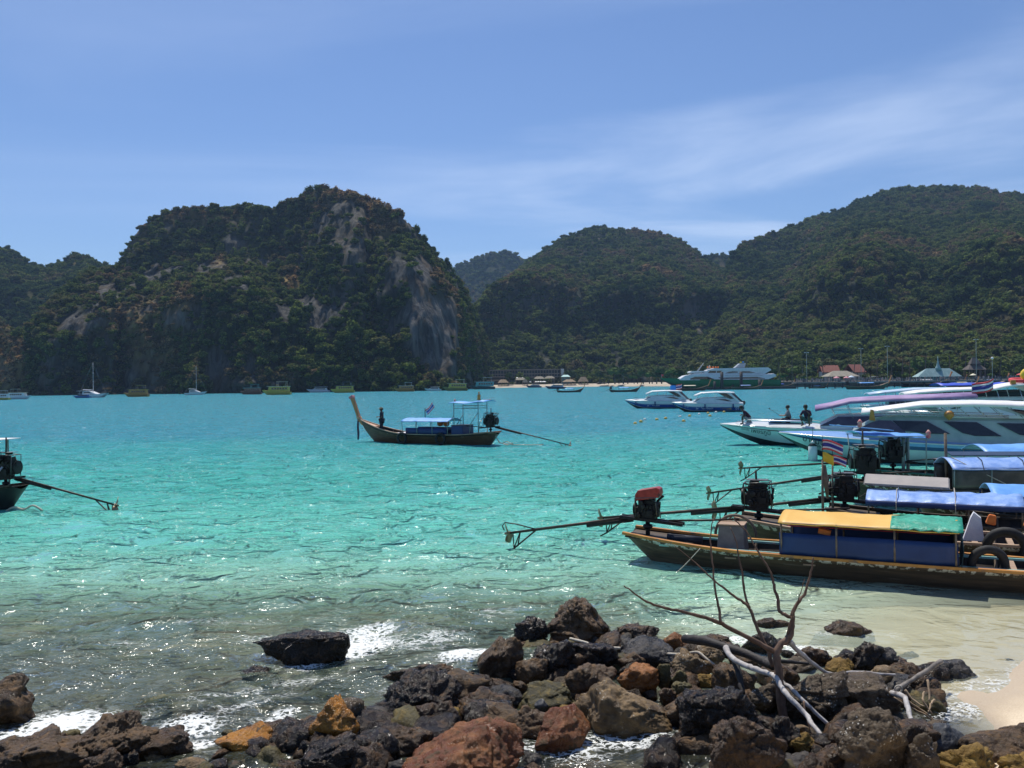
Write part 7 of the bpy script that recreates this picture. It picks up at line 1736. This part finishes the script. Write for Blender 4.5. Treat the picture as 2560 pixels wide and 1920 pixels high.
limb('log_branch', [(640, 530), (720, 525), (800, 530), (905, 540)], (11.4, 11.6), .035, .015, bark_k, w3, zC, og, 7)
og = AT(*zC(1480, 720), 10.9)
w4 = empty('driftwood_sticks', og, 0, 'tangle of grey and white sticks at the sand edge', 'driftwood')
limb('grey_stick', [(1700, 522), (1640, 565), (1570, 610), (1480, 665), (1400, 715)], (11.6, 10.9), .032, .026, M('grey_stick_wood', (.12, .105, .09), (.24, .21, .18), 10, .8, .003, 40), w4, zC, og)
limb('white_stick', [(1395, 722), (1440, 730), (1482, 748), (1495, 800), (1512, 860), (1520, 930), (1540, 1010), (1570, 1090), (1615, 1160)], (10.7, 9.5), .036, .020, bark_w, w4, zC, og)
for pts in ([(1410, 750), (1500, 800), (1580, 840), (1670, 895)], [(1450, 735), (1530, 790), (1620, 850), (1690, 915)], [(1520, 920), (1570, 905), (1640, 905), (1680, 912)], [(1620, 640), (1630, 700), (1628, 770)], [(1600, 710), (1590, 745), (1600, 780), (1650, 850)], [(1660, 760), (1640, 790), (1625, 840)], [(1480, 700), (1540, 770), (1600, 800)]):
    limb('stick', pts, (10.7, 10.5), .016, .009, M('pale_stick_wood', (.26, .18, .11), (.40, .29, .18), 10, .8), w4, zC, og, 6)
MB().torus(AT(*zC(1440, 695), 10.85)-og, .045, .012, 'Y', 12, 6).build('string_wrap', rope_m, w4)
def zB(x, y): return 880+x*zs, 1440+y*zs
def surf_rope(name, label, pts, r):
    return rope(name, label, [AT(*conv(x, y), Y_) for (conv, x, y, Y_) in pts], r)
surf_rope('mooring_rope', 'dark twisted rope lying along the dark grey block', [(zB, 1340, 385, 13.2), (zB, 1420, 405, 13.0), (zB, 1500, 430, 12.9), (zB, 1580, 440, 12.8), (zB, 1650, 445, 12.75)], .022)
surf_rope('mooring_rope', 'pale twisted rope draped over the tan spotted rock', [(zB, 1940, 478, 12.6), (zB, 2030, 480, 12.3), (zB, 2120, 468, 12.2), (zC, 250, 500, 12.1), (zC, 300, 540, 12.0), (zC, 365, 585, 11.9)], .020)
rope('mooring_rope', 'thin line hanging from the stern of the yellow-canopied longtail', [bl(b1, 1.9, -.86, .5), bl(b1, 1.6, -1.0, .15), bl(b1, 1.4, -1.1, -.05)], .010)
# ================================================================== PEOPLE
skin = M('dark_skin', (.085, .045, .028), (.11, .06, .038), 8, .55); skin_l = M('tanned_skin', (.26, .14, .085), (.32, .18, .11), 8, .5)
hairm = M('black_hair', (.008, .007, .007), (.014, .012, .012), 12, .6)
def skin_mesh(name, joints, edges, mat, parent, sub=2):
    """joints: name -> ((x,y,z), rx, ry)"""
    names = list(joints); me = bpy.data.meshes.new(name); me.from_pydata([joints[k][0] for k in names], [(names.index(a), names.index(b_)) for a, b_ in edges], [])
    o = link(name, me, mat, parent); o.modifiers.new('skin', 'SKIN'); sv = me.skin_vertices[0].data
    for i, k in enumerate(names):
        sv[i].radius = (joints[k][1], joints[k][2]); sv[i].use_root = (i == 0)
    s_ = o.modifiers.new('sub', 'SUBSURF'); s_.levels = s_.render_levels = sub
    return o
def person(label, loc, rz, pose, sk, shirt, shorts, hat=None, scale=1.0, hair=True, bare=False):
    """pose: joints in metres from the seat or the soles; x is forward"""
    root = empty('person', loc, rz, label, 'person'); root.scale = (scale,)*3
    J = {k: (Vector(v), ) for k, v in pose.items()}
    P = {k: Vector(v) for k, v in pose.items()}
    rad = dict(pelvis=(.13, .155), belly=(.115, .15), chest=(.125, .175), neck=(.055, .055), head0=(.075, .07), head1=(.105, .085), head2=(.075, .07))
    jj = {}; ed = []
    def add(k, r): jj[k] = (tuple(P[k]), r[0], r[1])
    for k in ('pelvis', 'belly', 'chest', 'neck', 'head0', 'head1', 'head2'): add(k, rad[k])
    ed += [('pelvis', 'belly'), ('belly', 'chest'), ('chest', 'neck'), ('neck', 'head0'), ('head0', 'head1'), ('head1', 'head2')]
    for s_ in ('L', 'R'):
        for k, r in (('sho', .062), ('elb', .045), ('wri', .030), ('hand', .036)): add(s_+k, (r, r))
        ed += [('chest', s_+'sho'), (s_+'sho', s_+'elb'), (s_+'elb', s_+'wri'), (s_+'wri', s_+'hand')]
        for k, r in (('hip', .095), ('kne', .062), ('ank', .040), ('toe', .036)): add(s_+k, (r, r))
        ed += [('pelvis', s_+'hip'), (s_+'hip', s_+'kne'), (s_+'kne', s_+'ank'), (s_+'ank', s_+'toe')]
        for q in range(4):      # fingers
            f = P[s_+'hand']+(P[s_+'hand']-P[s_+'wri']).normalized()*.075+Vector((0, .022*(q-1.5), -.01*abs(q-1.5)))
            jj[s_+'f%d' % q] = (tuple(f), .010, .010); ed.append((s_+'hand', s_+'f%d' % q))
        th = P[s_+'wri']*.4+P[s_+'hand']*.6+Vector((.03, -.04 if s_ == 'L' else .04, .02)); jj[s_+'th'] = (tuple(th), .011, .011); ed.append((s_+'hand', s_+'th'))
    body = skin_mesh('body', jj, ed, sk, root)
    if shirt is not None:
        jt = {}; et = []
        for k, r in (('pelvis', (.140, .170)), ('belly', (.132, .168)), ('chest', (.142, .195)), ('neck', (.072, .072))): jt[k] = (tuple(P[k]), *r)
        et += [('pelvis', 'belly'), ('belly', 'chest'), ('chest', 'neck')]
        for s_ in ('L', 'R'):
            jt[s_+'sho'] = (tuple(P[s_+'sho']), .082, .082); jt[s_+'sl'] = (tuple(P[s_+'sho']*.15+P[s_+'elb']*.85), .066, .066); et += [('chest', s_+'sho'), (s_+'sho', s_+'sl')]
        skin_mesh('shirt', jt, et, shirt, root)
    if shorts is not None:
        jt = {'pelvis': (tuple(P['pelvis']), .145, .172)}; et = []
        for s_ in ('L', 'R'):
            jt[s_+'hip'] = (tuple(P[s_+'hip']), .112, .112); e_ = P[s_+'hip']*.08+P[s_+'kne']*.92; jt[s_+'kn'] = (tuple(e_), .084, .084); et += [('pelvis', s_+'hip'), (s_+'hip', s_+'kn')]
            if shorts[1]:
                jt[s_+'an'] = (tuple(P[s_+'ank']), .062, .062); et.append((s_+'kn', s_+'an'))
        skin_mesh('trousers' if shorts[1] else 'shorts', jt, et, shorts[0], root)
    h1 = P['head1']; fw = (Vector((1, 0, 0)))
    if hair:
        hm = MB(); hm.lathe((h1.x-.018, h1.y, h1.z+.015), [(.108, -.05), (.118, .02), (.10, .09), (.05, .125), (.01, .13)], 14); hm.build('hair', hairm, root)
    f = MB(); f.box((h1.x+.105, h1.y, h1.z-.02), (.035, .03, .05), 0, .3); f.build('nose', sk, body)
    for s_ in (-1, 1):
        MB().lathe((h1.x+.088, h1.y+s_*.036, h1.z+.005), [(.004, -.012), (.013, 0), (.004, .012)], 8).build('eye', blackp, body); MB().box((h1.x-.005, h1.y+s_*.088, h1.z-.015), (.045, .02, .06)).build('ear', sk, body)
    MB().box((h1.x+.094, h1.y, h1.z-.068), (.02, .05, .012)).build('mouth', M('lips', (.14, .05, .04)), body)
    if hat is not None:
        MB().lathe((h1.x, h1.y, h1.z+.035), [(.20, -.005), (.205, .005), (.118, .02), (.112, .10), (.03, .12)], 18).build('hat', hat, root)
    return root
def stand_pose():
    return dict(pelvis=(0, 0, .92), belly=(.0, 0, 1.08), chest=(.01, 0, 1.30), neck=(.01, 0, 1.45), head0=(.03, 0, 1.52), head1=(.035, 0, 1.61), head2=(.03, 0, 1.69),
        Lsho=(0, .19, 1.38), Lelb=(-.12, .30, 1.14), Lwri=(.06, .26, 1.00), Lhand=(.12, .22, .99), Rsho=(0, -.19, 1.38), Relb=(.10, -.26, 1.14), Rwri=(.32, -.20, 1.12), Rhand=(.40, -.18, 1.12),
        Lhip=(0, .10, .88), Lkne=(.03, .12, .48), Lank=(-.02, .13, .08), Ltoe=(.14, .14, .04), Rhip=(0, -.10, .88), Rkne=(.05, -.12, .48), Rank=(.0, -.13, .08), Rtoe=(.16, -.15, .04))
def sit_pose(lean=.15, arms='knees', legs='up'):
    p = dict(pelvis=(0, 0, .12), belly=(lean*.35, 0, .30), chest=(lean*.9, 0, .50), neck=(lean*1.25, 0, .66), head0=(lean*1.45, 0, .73), head1=(lean*1.6, 0, .82), head2=(lean*1.6, 0, .90),
        Lsho=(lean, .19, .58), Rsho=(lean, -.19, .58), Lhip=(.06, .11, .10), Rhip=(.06, -.11, .10))
    if legs == 'up': p.update(Lkne=(.44, .16, .34), Rkne=(.44, -.16, .34), Lank=(.42, .15, -.06), Rank=(.42, -.15, -.06), Ltoe=(.58, .16, -.10), Rtoe=(.58, -.16, -.10))
    elif legs == 'down': p.update(Lkne=(.46, .13, .14), Rkne=(.46, -.13, .14), Lank=(.48, .13, -.28), Rank=(.48, -.13, -.28), Ltoe=(.62, .14, -.32), Rtoe=(.62, -.14, -.32))
    elif legs == 'squat': p.update(Lkne=(.40, .24, .36), Rkne=(.40, -.24, .36), Lank=(.20, .18, -.12), Rank=(.20, -.18, -.12), Ltoe=(.36, .22, -.16), Rtoe=(.36, -.22, -.16))
    if arms == 'knees': p.update(Lelb=(.30, .26, .36), Lwri=(.46, .16, .42), Lhand=(.52, .10, .40), Relb=(.30, -.26, .36), Rwri=(.46, -.16, .42), Rhand=(.52, -.10, .40))
    elif arms == 'phone': p.update(Lelb=(.22, .24, .34), Lwri=(.44, .12, .36), Lhand=(.51, .08, .37), Relb=(.22, -.24, .34), Rwri=(.44, -.10, .36), Rhand=(.51, -.06, .37))
    elif arms == 'prop': p.update(Lelb=(.26, .30, .36), Lwri=(.40, .26, .48), Lhand=(.44, .22, .54), Relb=(.28, -.30, .34), Rwri=(.40, -.26, .38), Rhand=(.46, -.22, .36))
    return p
navy_c = M('dark_navy_clothes', (.010, .011, .020), (.02, .022, .035), 8, .85); maroon = M('maroon_shirt', (.035, .008, .022), (.055, .014, .035), 8, .85); plum = M('plum_shirt', (.030, .010, .032), (.05, .018, .05), 8, .85); grey_v = M('grey_vest', (.16, .17, .18), (.22, .23, .24), 8, .85); pale_sh = M('striped_shorts', (.05, .05, .055), (.55, .56, .58), 26, .85, lo=.48, hi=.52); teal_sh = M('teal_shorts', (.05, .11, .11), (.09, .16, .16), 8, .85)
# skipper standing on the bow of the mid-bay longtail
xs_ = 9.45
person('person in dark clothes and a brimmed hat standing at the mid-bay longtail bow', bl(bm_, xs_, .05, .60), hd+.25, stand_pose(), skin, navy_c, (navy_c, True), M('straw_hat', (.10, .085, .05), (.15, .12, .07), 10, .9), 1.08)
# three on the purple-roofed speedboat
def on_deck(s, root, x, y): return bl(root, x, y, s.zg(x)+.03+.24*(1-abs(y/max(.3, s.w(x)))**2.2)*min(1, s.w(x)))
person('person in maroon shirt and striped shorts hunched at the speedboat bow tip', on_deck(s2, sb2, 12.1, .25), RZ2+.15, sit_pose(.32, 'knees', 'up'), skin, maroon, (pale_sh, False), None, 1.1)
p3 = person('bare-shouldered person in a grey vest seated in the speedboat bow with a camera stick', bl(sb2, 9.75, .25, 1.50), RZ2+.05, sit_pose(.05, 'phone', 'down'), skin_l, grey_v, (navy_c, False), None, 1.08)
q_ = bl(p3, .55, 0, .40); 
st_ = empty('selfie_stick', bl(p3, .56, .02, .40), RZ2+.05, 'dark camera stick held out by the seated person', 'camera stick')
MB().tube([(-.08, 0, -.06), (.55, .02, .36)], .014, 6).build('rod', blackp, st_); MB().box((.62, .02, .42), (.05, .18, .10), 0, .4).build('camera', blackp, st_, .01); MB().tube([(.55, .02, .36), (.58, .12, .46)], .012, 5).build('grip', blackp, st_)
person('person in plum shirt and teal shorts squatting on the speedboat side deck', bl(sb2, 8.62, s2.w(8.6)-.42, s2.zg(8.6)+.36), RZ2+1.1, sit_pose(.18, 'prop', 'squat'), skin, plum, (teal_sh, False), None, 1.15)
# ------------------------------------------------------------------ the air over the bay
hz = MB().box((0, 1500, 170), (5200, 3600, 346))
mz = bpy.data.materials.new('thin_haze'); mz.use_nodes = True; t = mz.node_tree
for x in list(t.nodes):
    if x.type != 'OUTPUT_MATERIAL': t.nodes.remove(x)
pv = t.nodes.new('ShaderNodeVolumePrincipled'); pv.inputs['Density'].default_value = 0.00010; pv.inputs['Color'].default_value = (.42, .66, 1.0, 1); pv.inputs['Anisotropy'].default_value = 0.35
t.links.new(pv.outputs[0], [x for x in t.nodes if x.type == 'OUTPUT_MATERIAL'][0].inputs['Volume'])
tag(hz.build('haze', mz), 'thin bluish haze over the bay and hills', None, None, 'stuff')
